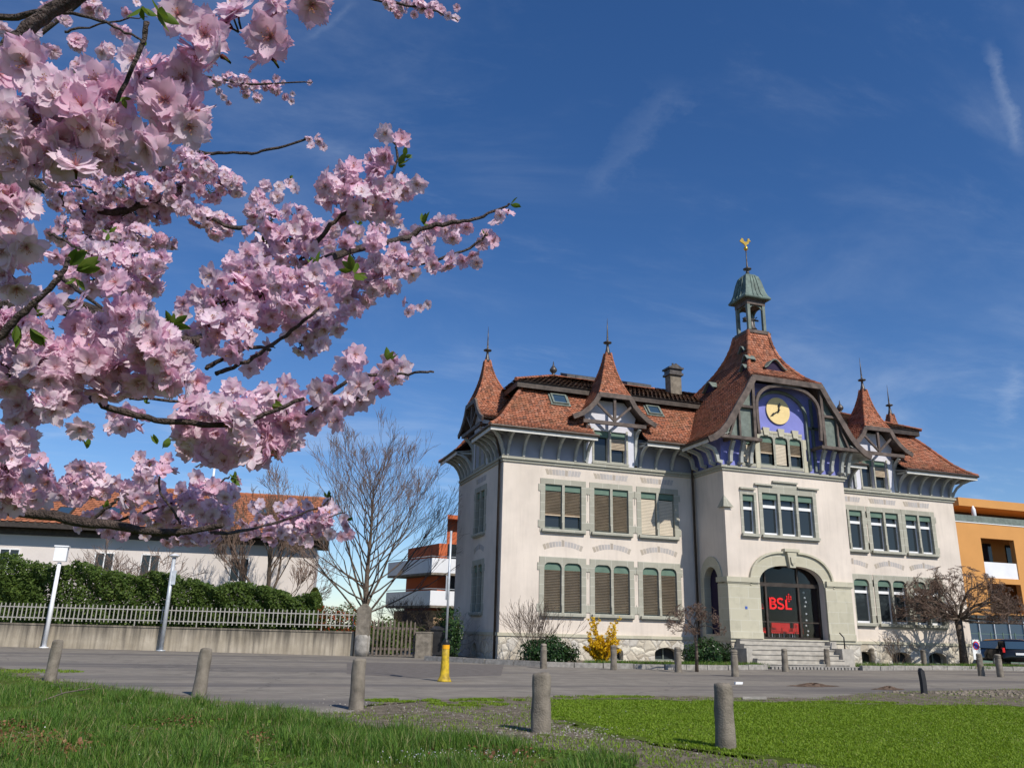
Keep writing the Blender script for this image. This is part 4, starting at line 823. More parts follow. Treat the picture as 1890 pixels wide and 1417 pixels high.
k = MB(); k.smooth = True; k.lathe((TX, TY, 22.12), [(.01, 0), (.10, .06), (.13, .14), (.10, .22), (.01, .28)], 12); k.smooth = False
ck_ = [(-.36, .42), (-.46, .30), (-.34, .22), (-.12, .12), (-.02, -.05), (.05, -.05), (.06, .10), (.22, .20), (.30, .40), (.42, .40), (.33, .50), (.30, .60), (.18, .58), (.14, .36), (.0, .30), (-.14, .34), (-.18, .50), (-.30, .54)]
k.prism([(TX+x*.85, TY-.03, 22.5+z*.85-.08) for x, z in ck_], (0, .06, 0)); k.build('weathercock', MT['gold'], BT)

# entrance glazing, steps, lettering on the glass
dg = MB(); yb = -.42; fbp = lambda u0, u1, v0, v1, w0, w1: fb(dg, FP, u0, u1, v0, v1, w0, w1)
x0, x1 = UC-HA-.1, UC+HA+.1
fbp(x0, x1, 3.60, 3.78, yb-.08, yb+.08); fbp(x0, x1, ZP, ZP+.10, yb-.05, yb+.05); fbp(x0, x1, 1.95, 2.01, yb-.03, yb+.03)
for u in (12.56, 14.42): fbp(u-.05, u+.05, ZP+.10, 3.6, yb-.07, yb+.07); fbp(u-.04, u+.04, 3.78, 4.60, yb-.05, yb+.05)
fbp(UC-HA, UC-HA+.10, ZP+.1, 3.6, yb-.05, yb+.05); fbp(UC+HA-.10, UC+HA, ZP+.1, 3.6, yb-.05, yb+.05)
ED = dg.build('entrance_door', MT['gutter'], B)
g = MB(); fb(g, FP, x0+.1, x1-.1, ZP+.10, 3.60, yb-.012, yb); fb(g, FP, x0+.1, x1-.1, 3.78, 4.7, yb-.012, yb); g.build('pane', MT['door_glass'], ED)
tm = MB(); yl = -PJ+abs(yb)-.02; stv = .13; LH = .86; z0_ = 2.60; TXT = lambda x, z: (12.74+(x-13.12)*.86, yl-.007, 2.56+(z-2.60)*.62)
def stroke(P): tm.ribbon([TXT(*q) for q in P], .098, .012, (0, -1, 0))
xb = 13.12; tm.prism([TXT(xb, z0_), TXT(xb+stv, z0_), TXT(xb+stv, z0_+LH), TXT(xb, z0_+LH)], (0, .012, 0))
for zc_, rz2, rx2 in ((z0_+.225+.01, .225-stv/2+.02, .27), (z0_+LH-.205, .205-stv/2+.01, .24)):
    stroke([(xb+stv-.001, zc_-rz2), (xb+.20, zc_-rz2)]+[(xb+.20+(rx2-.06)*cos(a_), zc_+rz2*sin(a_)) for a_ in np.linspace(-pi/2+.2, pi/2-.2, 9)]+[(xb+.20, zc_+rz2), (xb+stv-.001, zc_+rz2)])
xs = 13.84; r1_, r2_ = .165, .16
stroke([(xs+.19*cos(a_), z0_+.225+r1_*sin(a_)) for a_ in np.linspace(radians(205), radians(360), 9)]+[(xs+.16*cos(a_), z0_+.27+.12*sin(a_)) for a_ in np.linspace(radians(25), radians(75), 4)]+[(xs+.16*cos(a_), z0_+LH-.32-.0+.10*sin(a_)) for a_ in np.linspace(radians(230), radians(215), 2)]+[(xs+.18*cos(a_), z0_+LH-.225+r2_*sin(a_)) for a_ in np.linspace(radians(195), radians(25), 10)])
xl = 14.16; tm.prism([TXT(xl, z0_), TXT(xl+.42, z0_), TXT(xl+.42, z0_+stv), TXT(xl+stv, z0_+stv), TXT(xl+stv, z0_+LH-.12), TXT(xl, z0_+LH-.12)], (0, .012, 0))
for i in range(4):
    for j in range(4):
        if (i+j) % 2 == 0 and not (i == 3 and j == 0):
            cx_, cz_ = 13.86+(i-j)*.056, 2.95+(i+j)*.052; q = .046
            tm.prism([(cx_-q, -PJ+abs(yb)-.02, cz_), (cx_, -PJ+abs(yb)-.02, cz_-q), (cx_+q, -PJ+abs(yb)-.02, cz_), (cx_, -PJ+abs(yb)-.02, cz_+q)], (0, -.012, 0))
tm.build('lettering', MT['red'], ED)
hall = MB(); a0, a1, b0, b1, c0, c1 = 11.6, 16.0, -PJ+.9, 3.2, ZP-.02, 4.9
hall.add([(a0, -PJ+.36, c0), (a1, -PJ+.36, c0), (a1, b1, c0), (a0, b1, c0), (a0, -PJ+.36, c1), (a1, -PJ+.36, c1), (a1, b1, c1), (a0, b1, c1)], [(0, 1, 2, 3), (4, 7, 6, 5), (3, 2, 6, 7), (0, 3, 7, 4), (1, 5, 6, 2)]); hall.build('entrance_hall', MT['dark_inside'], B)
st = MB()
for i in range(6): st.box(10.45-.0, 15.1, -PJ-.15-.31*(6-i), -PJ-.055, .20*i-.01 if i else -.02, .20*(i+1)-.02)
st2 = MB()
for i in range(6):
    yf_ = -PJ-.10-.30*(6-i); st2.box(10.45, 15.1, yf_, -PJ-.0505, .195*i, .195*(i+1)-.041); st2.box(10.45, 15.1, yf_-.035, -PJ-.0507, .195*(i+1)-.040, .195*(i+1)-.001)
st2.box(10.15, 10.4499, -PJ-1.3, -PJ-.0511, 0, .80); st2.build('doorstep', MT['pale_stone'], B)
k = MB(); k.box(15.101, 15.75, -PJ-1.5, -PJ-.051, 0, .85); k.box(15.101, 15.45, -PJ-.75, -PJ-.0511, .851, 1.15); k.build('step_cheek_wall', MT['pale_stone'], B)
hr_ = MB(); hr_.smooth = True; hr_.tube([(15.3, -PJ-1.45, .85), (15.3, -PJ-1.45, 1.35), (15.3, -PJ-1.2, 1.55)], .03, 6); hr_.build('handrail', MT['black'], B)
sg = MB(); fb(sg, FP, 11.02, 11.14, 2.5, 2.62, .121, .135); sg.build('number_plate', simple('blue_enamel', (.06, .12, .40), .4, .02, 2, 0), B)

# red chairs behind the glass
def chair_proto():
    r = empty('lounge_chair', (0, 0, 0)); k = MB(); k.box(-.33, .33, -.30, .30, .34, .46); k.build('seat', MT['red'], r, smooth=False)
    k = MB(); k.box(-.33, .33, .22, .34, .46, .95); k.build('backrest', MT['red'], r)
    for sx in (-1, 1):
        k = MB(); k.box(sx*.36-.03, sx*.36+.03, -.30, .34, .34, .66); k.build('armrest', MT['red'], r)
        for sy in (-1, 1): k = MB(); k.beam((sx*.28, sy*.24, 0), (sx*.28, sy*.24, .34), .04, .04, (0, 1, 0)); k.build('leg', MT['zinc'], r)
    return r
ch = chair_proto()
for i, (x, y, z, rz, lb) in enumerate(((12.98, -1.15, ZP, .3, 'red lounge chair behind the glass entrance, leftmost of the four'), (13.72, -1.05, ZP, pi, 'red lounge chair under the letter B, turned with its back to the glass'), (14.38, -1.2, ZP, -.3, 'red lounge chair behind the glass, under the letters S and L'), (14.98, -1.1, ZP, pi, 'red lounge chair by the right glass mullion, rightmost of the four'))):
    o = ch if i == 0 else copy_tree(ch); o.location = (x, y, z); o.rotation_euler = (0, 0, rz); o.scale = (.74, .74, .80); tag(o, lb, 'chair', 'red chairs in the entrance hall')

LP_ = empty('hanging_lamp', (12.95, -1.1, 2.9), 'small red hanging lamp inside the entrance, left of the letter B', 'lamp'); k = MB(); k.lathe((12.95, -1.1, 2.58), [(.22, 0), (.24, .02), (.20, .26), (.05, .30)], 14); k.build('lamp_shade', MT['red'], LP_); k = MB(); k.tube([(12.95, -1.1, 2.88), (12.95, -1.1, 4.85)], .008, 5); k.build('cord', MT['black'], LP_)

SL = empty('string_lights', (15.0, -1.95, 2.4), 'string of small pale lamps hanging at the right side of the entrance', 'string lights'); k = MB(); k.tube([(15.0+.05*sin(z*9), -1.95, z) for z in np.linspace(1.35, 3.5, 14)], .008, 5); k.build('cord', MT['black'], SL)
for z in (3.4, 3.15, 2.95, 2.75, 2.4, 2.1, 1.85, 1.6, 1.42):
    k = MB(); k.smooth = True; k.lathe((15.0+.05*sin(z*9), -1.95, z-.05), [(.005, 0), (.04, .02), (.05, .05), (.04, .08), (.005, .10)], 8); k.build('bulb', MT['white_enamel'], SL)
# ------------------------------------------------------------------ street furniture
bol_proto = None
def bollard_mesh(h, r, seed, rings=False):
    rr = random.Random(seed); mb = MB(); mb.smooth = True
    pr = [(r*1.10, -.25), (r*1.10, .02)]+[(r*(1.09-.12*q), h*q) for q in (.15, .3, .45, .6, .7, .8)]
    if rings: pr += [(r*.97, h*.805), (r*.88, h*.812), (r*.88, h*.83), (r*.97, h*.837), (r*.97, h*.865), (r*.88, h*.872), (r*.88, h*.89), (r*.97, h*.897)]
    pr += [(r*.97, h*.93), (r*.93, h*.975), (r*.72, h*.995), (r*.30, h*1.0)]
    n = 20; mb.lathe((0, 0, 0), pr, n); o = []
    for v_ in mb.v:
        k = 1+.05*math.sin(v_[0]*40+seed)+.045*math.sin(v_[2]*(9+seed)+v_[1]*30+seed*2)+rr.uniform(-.022, .022); o.append((v_[0]*k, v_[1]*k, v_[2]+(rr.uniform(-.012, .012) if v_[2] > h*.9 else 0)))
    mb.v = o; return mb
near = [((92, 1256), .86, .115, 'stone bollard at the far left edge of the verge, nearest the white box post'), ((367, 1283), .84, .115, 'stone bollard standing before the concrete wall, second from the left in the front row'), ((658, 1309), .80, .115, 'stone bollard in front of the pointed gate pillar'), ((998, 1351), .76, .125, 'dark-streaked stone bollard at the left corner of the mown lawn'), ((1340, 1382), .75, .11, 'tapered stone bollard standing in the mown lawn, nearest the camera')]
for i, (q, h, r, lb) in enumerate(near):
    g = ground(*q); mb = bollard_mesh(h, r, i+1); o = mb.build('bollard', MT['concrete'])
    o.location = (g[0], g[1], 0); o.rotation_euler = (radians((-1, 1.5, 1, -.5, .5)[i]), radians((1.5, 2.5, 1.2, 1, .3)[i]), i*1.3); tag(o, lb, 'bollard', 'weathered stone bollards along the verge')
far = [(1003, 1233, 'ringed concrete bollard before the round green bush left of the forsythia'), (1133, 1236, 'ringed concrete bollard just right of the yellow forsythia'), (1252, 1240, 'ringed concrete bollard left of the small bare tree'), (1357, 1248, 'ringed concrete bollard at the left end of the entrance steps'), (1450, 1239, 'ringed concrete bollard in front of the middle of the steps'), (1528, 1234, 'ringed concrete bollard at the right end of the steps by the handrail'), (1612, 1228, 'ringed concrete bollard in front of the first cellar window right of the steps'), (1707, 1232, 'ringed concrete bollard before the last cellar window'), (1812, 1247, 'ringed concrete bollard left of the parked black car'), (1847, 1249, 'ringed concrete bollard directly in front of the parked black car')]
m_ = bollard_mesh(.86, .115, 11, True); first = m_.build('bollard', MT['concrete'])
for i, (x, y, lb) in enumerate(far):
    g = ground(x, y); o = first if i == 0 else first.copy()
    if i: COL.objects.link(o)
    o.location = (g[0], g[1], 0); o.rotation_euler = (0, 0, i*.9); tag(o, lb, 'bollard', 'ringed concrete bollards in front of the building')
g = ground(1706, 1280); mb = MB(); mb.smooth = False
mb.ribbon([(g[0], g[1], -.2), (g[0]+.005, g[1], .3), (g[0]-.02, g[1], .55)], .13, .10, (0, 1, 0)); mb.prism([(g[0]-.085, g[1]-.05, .55), (g[0]+.045, g[1]-.05, .55), (g[0]-.04, g[1]-.05, .63)], (0, .10, 0)); tag(mb.build('wooden_post', MT['rubber']), 'dark leaning wooden stump post at the edge of the right lawn', 'post')
# yellow striped post sleeve with a steel sign pole
g = ground(820, 1257); Y_ = empty('sign_post', (g[0], g[1], 0), 'yellow weathered sleeve around a thin steel sign pole beside the building corner', 'sign post')
MT['yellow'] = simple('chipped_yellow_paint', (.60, .41, .02), .6, .3, 7, .2, 30, streak=.9, col2=(.22, .15, .03))
MT['yellow2'] = simple('orange_reflective_band', (.85, .38, .01), .4, .05, 5, 0)
k = MB(); k.smooth = True; k.lathe(g, [(.20, 0), (.17, .04), (.125, .14), (.115, .30), (.10, .60), (.095, .84)], 14); k.build('post_sleeve', MT['yellow'], Y_)
k = MB(); k.lathe(g, [(.098, .80), (.100, .80), (.099, .90), (.09, .90)], 14); k.build('reflective_band', MT['yellow2'], Y_)
k = MB(); k.lathe(g, [(.098, .901), (.095, .97), (.06, 1.03), (.03, 1.04)], 14); k.build('post_cap', MT['black'], Y_)
k = MB(); k.smooth = True; k.tube([g+(0, 0, 1.0), g+(0, 0, 3.85)], .032, 8); k.build('pole', MT['zinc'], Y_)
for z_, h_ in ((2.35, .62),):
    k = MB(); d = np.array([CF[0], CF[1], 0]); d /= np.linalg.norm(d); c = g+np.array([0, 0, z_])-CR*.05; k.beam(c-np.array([0, 0, h_/2])+d*.0, c+np.array([0, 0, h_/2]), .42, .02, CR); k.build('sign_panel', MT['zinc'], Y_)
# pale box lamps on leaning-looking steel posts, in front of the wall
WD = 36.6
def wallpt(px, off=0.0):           # foot of the garden wall at photo column px
    a_ = at(0, 1190, 37.2); b_ = at(652, 1213, 36.6); t_ = px/652; P = a_+(b_-a_)*t_; P[2] = 0; n_ = np.array([-CF[0], -CF[1], 0]); return P+n_/np.linalg.norm(n_)*off
for i, (px, topy, lb) in enumerate(((90, 997, 'white steel post carrying a square white box, in front of the concrete wall'), (305, 1018, 'grey steel post with a flat slanted cap, right of the white box post'))):
    P = wallpt(px, .35); H_ = 4.45 if i == 0 else 4.25
    q = empty('box_post', tuple(P), lb, 'post'); k = MB(); k.smooth = True; k.tube([P, P+(0, 0, H_-(.6 if i == 0 else 0))], [.10, .085], 12); k.tube([P, P+(0, 0, .05)], [.2, .2], 12); k.build('pole', MT['white_enamel' if i == 0 else 'zinc'], q)
    k = MB(); c = P+np.array([0, 0, H_-.55])
    if i == 0: k.box(c[0]-.27, c[0]+.27, c[1]-.2, c[1]+.2, c[2], c[2]+.66); k.box(c[0]-.31, c[0]+.31, c[1]-.24, c[1]+.24, c[2]+.661, c[2]+.72); k.build('box', MT['white_enamel'], q)
    else: k.lathe(c+(0, 0, .50), [(.12, 0), (.24, .06), (.25, .09), (.02, .17)], 10); k.build('cap', MT['white_enamel'], q); k = MB(); k.box(c[0]+.02, c[0]+.2, c[1]-.13, c[1]-.11, c[2]-.75, c[2]-.1); k.build('side_plate', MT['zinc'], q)
# garden wall, fence, gate, pillar
wa, wb = wallpt(-420), wallpt(650); dd = (wb-wa)/np.linalg.norm(wb-wa); nn = np.array([dd[1], -dd[0], 0])     # nn towards the camera
if nn@np.array([CF[0], CF[1], 0]) > 0: nn = -nn
m, t, p = new_mat('stained_concrete_wall'); v = mapped(t, (1, 1, 1)); c = ramp(t, noise(t, v, 1.2, 7, .6), [(.3, (.34, .29, .215)), (.7, (.50, .435, .34))])
s1_ = noise(t, mapped(t, (3.5, 3.5, .25)), 1.5, 6); sp = N(t, 'ShaderNodeSeparateXYZ'); t.links.new(v, sp.inputs[0])
hgt = MA(t, 'SUBTRACT', MA(t, 'MULTIPLY', sp.outputs[2], 1.1), .35, True)
c = mixc(t, MA(t, 'MULTIPLY', MA(t, 'ADD', MA(t, 'MULTIPLY', hgt, .35), MA(t, 'SUBTRACT', s1_, .46)), 2.6, True), c, (.12, .105, .085)); t.links.new(c, p.inputs['Base Color']); p.inputs['Roughness'].default_value = .95; p.inputs['Specular IOR Level'].default_value = .1; bump(t, p, noise(t, v, 25, 6), .5); MT['wallc'] = m
mb = MB(); b0 = wa; 
mb.prism([wa, wa-nn*.25, wa-nn*.25+(0, 0, 1.0), wa+(0, 0, 1.0)], wb-wa); mb.prism([wa+nn*.03+(0, 0, 1.001), wa-nn*.28+(0, 0, 1.001), wa-nn*.28+(0, 0, 1.07), wa+nn*.03+(0, 0, 1.07)], wb-wa); tag(mb.build('garden_wall', MT['wallc']), 'long low stained concrete garden wall under the grey fence', 'wall')
FE = empty('garden_fence', tuple(wa-nn*.12+(0, 0, 1.07)), 'grey steel bar fence on top of the low concrete wall', 'fence'); k = MB()
for z_ in (1.30, 1.78): k.prism([wa-nn*.10+(0, 0, z_), wa-nn*.14+(0, 0, z_), wa-nn*.14+(0, 0, z_+.045), wa-nn*.10+(0, 0, z_+.045)], wb-wa)
MT['fence'] = simple('grey_painted_steel', (.40, .38, .34), .6, .15, 5, .1, 20)
k.build('rail', MT['fence'], FE); L_ = np.linalg.norm(wb-wa); n = int(L_/.21); k = MB()
kp = [None]
for i in range(n):
    P = wb-dd*(.1+i*.21)-nn*.12; foot = (i % 14 == 7)
    if i < 90:
        k1 = MB(); k1.beam(P+(0, 0, 1.07 if foot else 1.20), P+(0, 0, 1.97), .042, .03, nn); k1.build('fence_bar', MT['fence'], FE)
    else: k.beam(P+(0, 0, 1.07 if foot else 1.20), P+(0, 0, 1.97), .042, .03, nn)
if k.v: tag(k.build('fence_bars', MT['fence'], FE), kind='stuff')
P = wallpt(667, .12); GP = empty('gate_pillar', tuple(P), 'pale stone gate pillar with a pointed top at the end of the concrete wall', 'pillar'); k = MB(); 
def quad_pts(P, hw, hd): return [P-dd*hw+nn*hd, P+dd*hw+nn*hd, P+dd*hw-nn*hd, P-dd*hw-nn*hd]
k.prism(quad_pts(P, .30, .20), (0, 0, 2.08)); k.prism([P-dd*.3+nn*.2+(0, 0, 2.081), P+dd*.3+nn*.2+(0, 0, 2.081), P+dd*.08+nn*.2+(0, 0, 2.30), P-dd*.08+nn*.2+(0, 0, 2.30)], -nn*.4); k.build('shaft', MT['concrete'], GP)
k = MB(); k.smooth = True; rr_ = [(.34, 0), (.35, .3), (.36, .78), (.35, .86), (.30, .93)]; k.lathe(P+(0, 0, 0), rr_, 18); k.build('rounded_base', MT['kerb'], GP)
ga, gb = wallpt(684, .05), wallpt(766, .05); GT = empty('picket_gate', tuple((ga+gb)/2), 'old grey wooden picket gate right of the stone gate pillar', 'gate'); k = MB()
for z_ in (.35, 1.25): k.beam(ga+(0, 0, z_)-nn*.05, gb+(0, 0, z_)-nn*.05, .05, .10)
k.build('rail', MT['old_wood'], GT); n = 11
for i in range(n):
    P = ga+(gb-ga)*(i+.3)/n; h_ = 1.62+.05*math.sin(i*1.7); k = MB(); k.prism([P-dd*.04+(0, 0, .05), P+dd*.04+(0, 0, .05), P+dd*.04+(0, 0, h_-.1), P+(0, 0, h_), P-dd*.04+(0, 0, h_-.1)], nn*.03); k.build('picket', MT['old_wood'], GT)
P = wallpt(779, .1); k = MB(); k.prism(quad_pts(P, .36, .25), (0, 0, 1.08)); k.prism(quad_pts(P+(0, 0, 1.081), .38, .27), (0, 0, .06)); tag(k.build('gate_pier', MT['concrete']), 'squat rough concrete pier right of the picket gate', 'pier')
P = wallpt(810, -.9); BN = empty('waste_bin', tuple(P), 'large black wheeled waste bin between the concrete pier and the building', 'bin'); k = MB(); q0 = quad_pts(P+(0, 0, .12), .42, .38); q1 = quad_pts(P+(0, 0, 1.22), .55, .48); k.add(q0+q1, [(3, 2, 1, 0), (4, 5, 6, 7), (0, 1, 5, 4), (1, 2, 6, 5), (2, 3, 7, 6), (3, 0, 4, 7)]); k.build('body', MT['rubber'], BN)
k = MB(); k.prism(quad_pts(P+(0, 0, 1.221), .58, .52), (0, 0, .06)); k.prism([P-nn*.5+(0, 0, 1.28)-dd*.5, P+nn*.5+(0, 0, 1.28)-dd*.5, P+(0, 0, 1.40)-dd*.5], dd*1.0); k.build('lid', MT['rubber'], BN)
for s_ in (-1, 1): k = MB(); k.smooth = True; k.tube([P+dd*s_*.40+nn*.3+(0, 0, .12), P+dd*s_*.46+nn*.3+(0, 0, .12)], .12, 12); k.build('wheel', MT['black'], BN)
# planting bed kerb along the building
KP = [(-3.4, -.55), (-1.55, -3.2), (.2, -5.2), (2.3, -5.9), (4.6, -6.5), (7.5, -6.35), (9.9, -5.6), (15.9, -5.4), (19, -4.3), (24, -3.9), (27.5, -4.6), (29.5, -5.4)]
k = MB()
for i in range(len(KP)-1):
    a_, b_ = np.array([*KP[i], .06]), np.array([*KP[i+1], .06]); d = b_-a_; n = max(1, int(np.linalg.norm(d)/.95))
    for j in range(n):
        if 10.2 < (a_+d*(j+.5)/n)[0] < 15.3: continue
        r_ = random.uniform(-.012, .012); k.beam(a_+d*(j+.012)/n+(0, 0, r_), a_+d*(j+.985)/n+(0, 0, r_), .20, .26)
tag(k.build('bed_kerb', MT['kerb']), 'low granite kerb edging the planting bed in front of the building', 'kerb')
flat('planting_bed', [(x, y+.08) for x, y in KP if x < 10]+[(10.2, -2.75), (10.2, -.02), (-.02, -.02), (-3.0, -.02)], .07, MT['soil']); flat('planting_bed', [(15.9, -5.35), (19, -4.25), (24, -3.85), (27.4, -4.5), (29.4, -5.3), (29.4, -.04), (17.5, -.04), (17.5, -2.7), (15.9, -2.7)], .07, MT['soil'])
k = MB()                                    # drainage grille in front of the steps
for i in range(26): x = 10.4+i*.18; k.box(x, x+.12, -5.30, -5.02, .0, .10)
k.box(10.3, 15.2, -5.019, -4.95, 0, .12); tag(k.build('drain_grating', MT['kerb']), 'slotted stone drain grating at the foot of the entrance steps', 'grating')
# no-stopping sign: white panel with a blue disc, red ring and cross
P = on_ = np.array([26.1, -1.35, 0]); SG = empty('parking_sign', tuple(P), 'white panel with a blue disc, red ring and red bar, beside the pollard tree trunk', 'sign')
k = MB(); k.tube([P, P+(0, 0, 1.45)], .025, 8); k.build('pole', MT['zinc'], SG); k = MB(); k.box(P[0]-.27, P[0]+.27, P[1]-.06, P[1]-.035, .42, 1.42); pn_ = k.build('panel', MT['white_enamel'], SG)
blue_m = simple('sign_blue', (.03, .08, .42), .4, .02, 2, 0)
def disc(mb, c, r0, r1, y, n=28):
    o = [(c[0]+r1*cos(2*pi*i/n), y, c[1]+r1*sin(2*pi*i/n)) for i in range(n)]
    if r0 <= 0: mb.prism(o, (0, -.004, 0))
    else:
        i_ = [(c[0]+r0*cos(2*pi*i/n), y, c[1]+r0*sin(2*pi*i/n)) for i in range(n)]; mb.add(o+i_, [(i, (i+1) % n, n+(i+1) % n, n+i) for i in range(n)])
k = MB(); disc(k, (P[0], 1.12), 0, .17, P[1]-.062); k.build('blue_disc', blue_m, pn_); k = MB(); disc(k, (P[0], 1.12), .16, .215, P[1]-.070); k.prism([(P[0]-.13, P[1]-.07, 1.22), (P[0]-.10, P[1]-.07, 1.25), (P[0]+.13, P[1]-.07, 1.02), (P[0]+.10, P[1]-.07, .99)], (0, -.003, 0)); k.build('red_ring', MT['red'], pn_)

# parked black car, seen from behind right of the building
def car(loc, rz):
    r = empty('parked_car', loc, 'black estate car parked at the right edge beyond the bollards', 'car', rz=rz)
    MT['car'] = m_ = new_mat('black_car_paint')[0]; pb = m_.node_tree.nodes['Principled BSDF']; pb.inputs['Base Color'].default_value = (.008, .008, .01, 1); pb.inputs['Roughness'].default_value = .12; pb.inputs['Coat Weight'].default_value = .25; pb.inputs['Specular IOR Level'].default_value = .3
    Wd = .90; side = [(-2.25, .35), (-2.28, .62), (-2.22, .92), (-1.95, 1.42), (-1.6, 1.50), (.3, 1.48), (.75, 1.32), (1.25, .98), (2.0, .86), (2.25, .68), (2.28, .35)]
    mb = MB(); mb.smooth = True; vs = []; ny = 9
    for j in range(ny):
        v_ = (j/(ny-1)*2-1)
        for x, z in side:
            tuck = 0 if z < .95 else (z-.95)*.30; yy = v_*(Wd-tuck); rnd = .10*abs(v_)**4
            vs.append((x*(1-.03*v_**4), yy, z-rnd*(z > .6)))
    n = len(side); fs = [(j*n+i, j*n+i+1, (j+1)*n+i+1, (j+1)*n+i) for j in range(ny-1) for i in range(n-1)]; fs += [tuple(range(n-1, -1, -1)), tuple((ny-1)*n+i for i in range(n))]; fs += [(j*n, (j+1)*n, (j+1)*n+n-1, j*n+n-1) for j in range(ny-1)]
    mb.add(vs, fs); M_ = Matrix.Translation(loc) @ Matrix.Rotation(rz, 4, 'Z'); mb.v = [tuple(M_ @ Vector(q)) for q in mb.v]; mb.build('body', MT['car'], r)
    def loc_mb(): k = MB(); k.T = lambda q: tuple(M_ @ Vector(q)); return k
    for s_ in (-1, 1):
        y_ = lambda z: s_*(Wd-(z-.95)*.30+.008)
        k = loc_mb(); k.add([(-1.85, y_(1.0), 1.0), (1.05, y_(1.0), 1.0), (.45, y_(1.36), 1.36), (-1.65, y_(1.38), 1.38)], [(0, 1, 2, 3)]); k.build('side_window', MT['glass'], r)
        for x in (-1.4, 1.4):
            k = loc_mb(); k.tube([(x, s_*.70, .33), (x, s_*.92, .33)], .33, 24); w_ = k.build('wheel', MT['rubber'], r); k = loc_mb(); k.tube([(x, s_*.921, .33), (x, s_*.93, .33)], .2, 12); k.build('rim', MT['zinc'], w_)
        k = loc_mb(); k.box(-2.30, -2.2, s_*.86-.10, s_*.86+.0, .82, 1.05) if s_ > 0 else k.box(-2.30, -2.2, -.86, -.76, .82, 1.05); k.build('tail_light', MT['red'], r)
        k = loc_mb(); k.box(2.16, 2.26, s_*.68-.15, s_*.68+.15, .62, .76); k.build('headlight', MT['white_enamel'], r)
    k = loc_mb(); k.add([(-2.235, -.68, 1.0), (-2.235, .68, 1.0), (-2.01, .58, 1.37), (-2.01, -.58, 1.37)], [(0, 3, 2, 1)]); k.build('rear_window', MT['glass_pale'], r)
    k = loc_mb(); k.box(-2.315, -2.295, -.26, .26, .70, .81); k.build('number_plate', MT['white_enamel'], r)
    k = loc_mb(); k.add([(.80, -.60, 1.33), (.80, .60, 1.33), (1.26, .72, 1.0), (1.26, -.72, 1.0)], [(0, 3, 2, 1)]); k.build('windscreen', MT['glass'], r)
P = np.array([28.7, -.6, 0]); car(tuple(P), radians(64))

# ------------------------------------------------------------------ houses behind
def bx(mb, a, b, c, d, e, f_): mb.box(a, b, c, d, e, f_); return mb
MT['house_white'] = simple('warm_white_render', (.66, .60, .56), .9, .06, .5, .2, 50, spec=.1)
# long house with the orange roof, left
A0 = at(-260, 1000, 51.5); A1 = at(586, 1000, 57.5); A0[2] = A1[2] = 0; hd = (A1-A0)/np.linalg.norm(A1-A0); hn = np.array([-hd[1], hd[0], 0]);
if hn@np.array([CF[0], CF[1], 0]) < 0: hn = -hn
HL = np.linalg.norm(A1-A0); HF = lambda u, v, w: tuple(A0+hd*u-hn*w+np.array([0, 0, v]))      # w towards the camera
H = empty('long_house', tuple(A0), 'long white house with an orange tiled roof behind the hedge on the left', 'house')
mb = MB(); fb(mb, HF, 0, HL, 0, 6.6, -10, 0); mb.build('wall', MT['house_white'], H)
mb = MB(); ez, rz_ = 7.35, 10.85; e0, e1 = HF(-.6, ez, 1.1), HF(HL+.7, ez, 1.1); r0, r1 = HF(-.6, rz_, -5), HF(HL+.7, rz_, -5); b0_, b1_ = HF(-.6, ez, -11), HF(HL+.7, ez, -11)
k_ = MB(); tiled(k_, [np.array(e0), np.array(r0)], [np.array(e1), np.array(r1)], .42, .36, .03); k_.cur = 1; sheet(k_, [np.array(e0), np.array(r0)], [np.array(e1), np.array(r1)], .05); k_.add([b0_, b1_, r1, r0], [(0, 1, 2, 3)]); k_.prism([HF(HL+.3, ez-.1, .9), HF(HL+.3, ez-.1, -10.8), HF(HL+.3, rz_-.2, -5)], hd*.05)
RF = k_.build('roof', [MT['tile_orange'], MT['brown_wood']], H)
k = MB(); ridge(k, [r0, r1], .14, .5); k.build('ridge_tiles', MT['tile_orange'], RF)
k = MB(); fb(k, HF, -.6, HL+.7, ez-.35, ez-.06, .95, 1.1); fb(k, HF, 0, HL+.3, 6.601, 7.25, -.3, .12); k.build('eave_board', MT['gutter'], H)
for u in np.linspace(3, HL-2.2, 9)[[0, 2, 4, 5, 7]]:
    k = MB(); fb(k, HF, u-.55, u+.55, 4.1, 5.6, -.06, .01); w_ = k.build('window', MT['glass'], H); k = MB(); fb(k, HF, u-.62, u-.551, 4.02, 5.68, -.02, .05); fb(k, HF, u+.551, u+.62, 4.02, 5.68, -.02, .05); fb(k, HF, u-.55, u+.55, 5.601, 5.68, -.02, .05); fb(k, HF, u-.62, u+.62, 3.94, 4.019, -.02, .10); fb(k, HF, u-.04, u+.04, 4.1, 5.6, .011, .04); k.build('frame', MT['white_frame'], w_)
sl_ = np.array(HF(0, rz_, -5))-np.array(HF(0, ez, 1.1)); sl_n = sl_/np.linalg.norm(sl_); up_ = np.cross(hd, sl_n); up_ = up_*np.sign(up_[2])
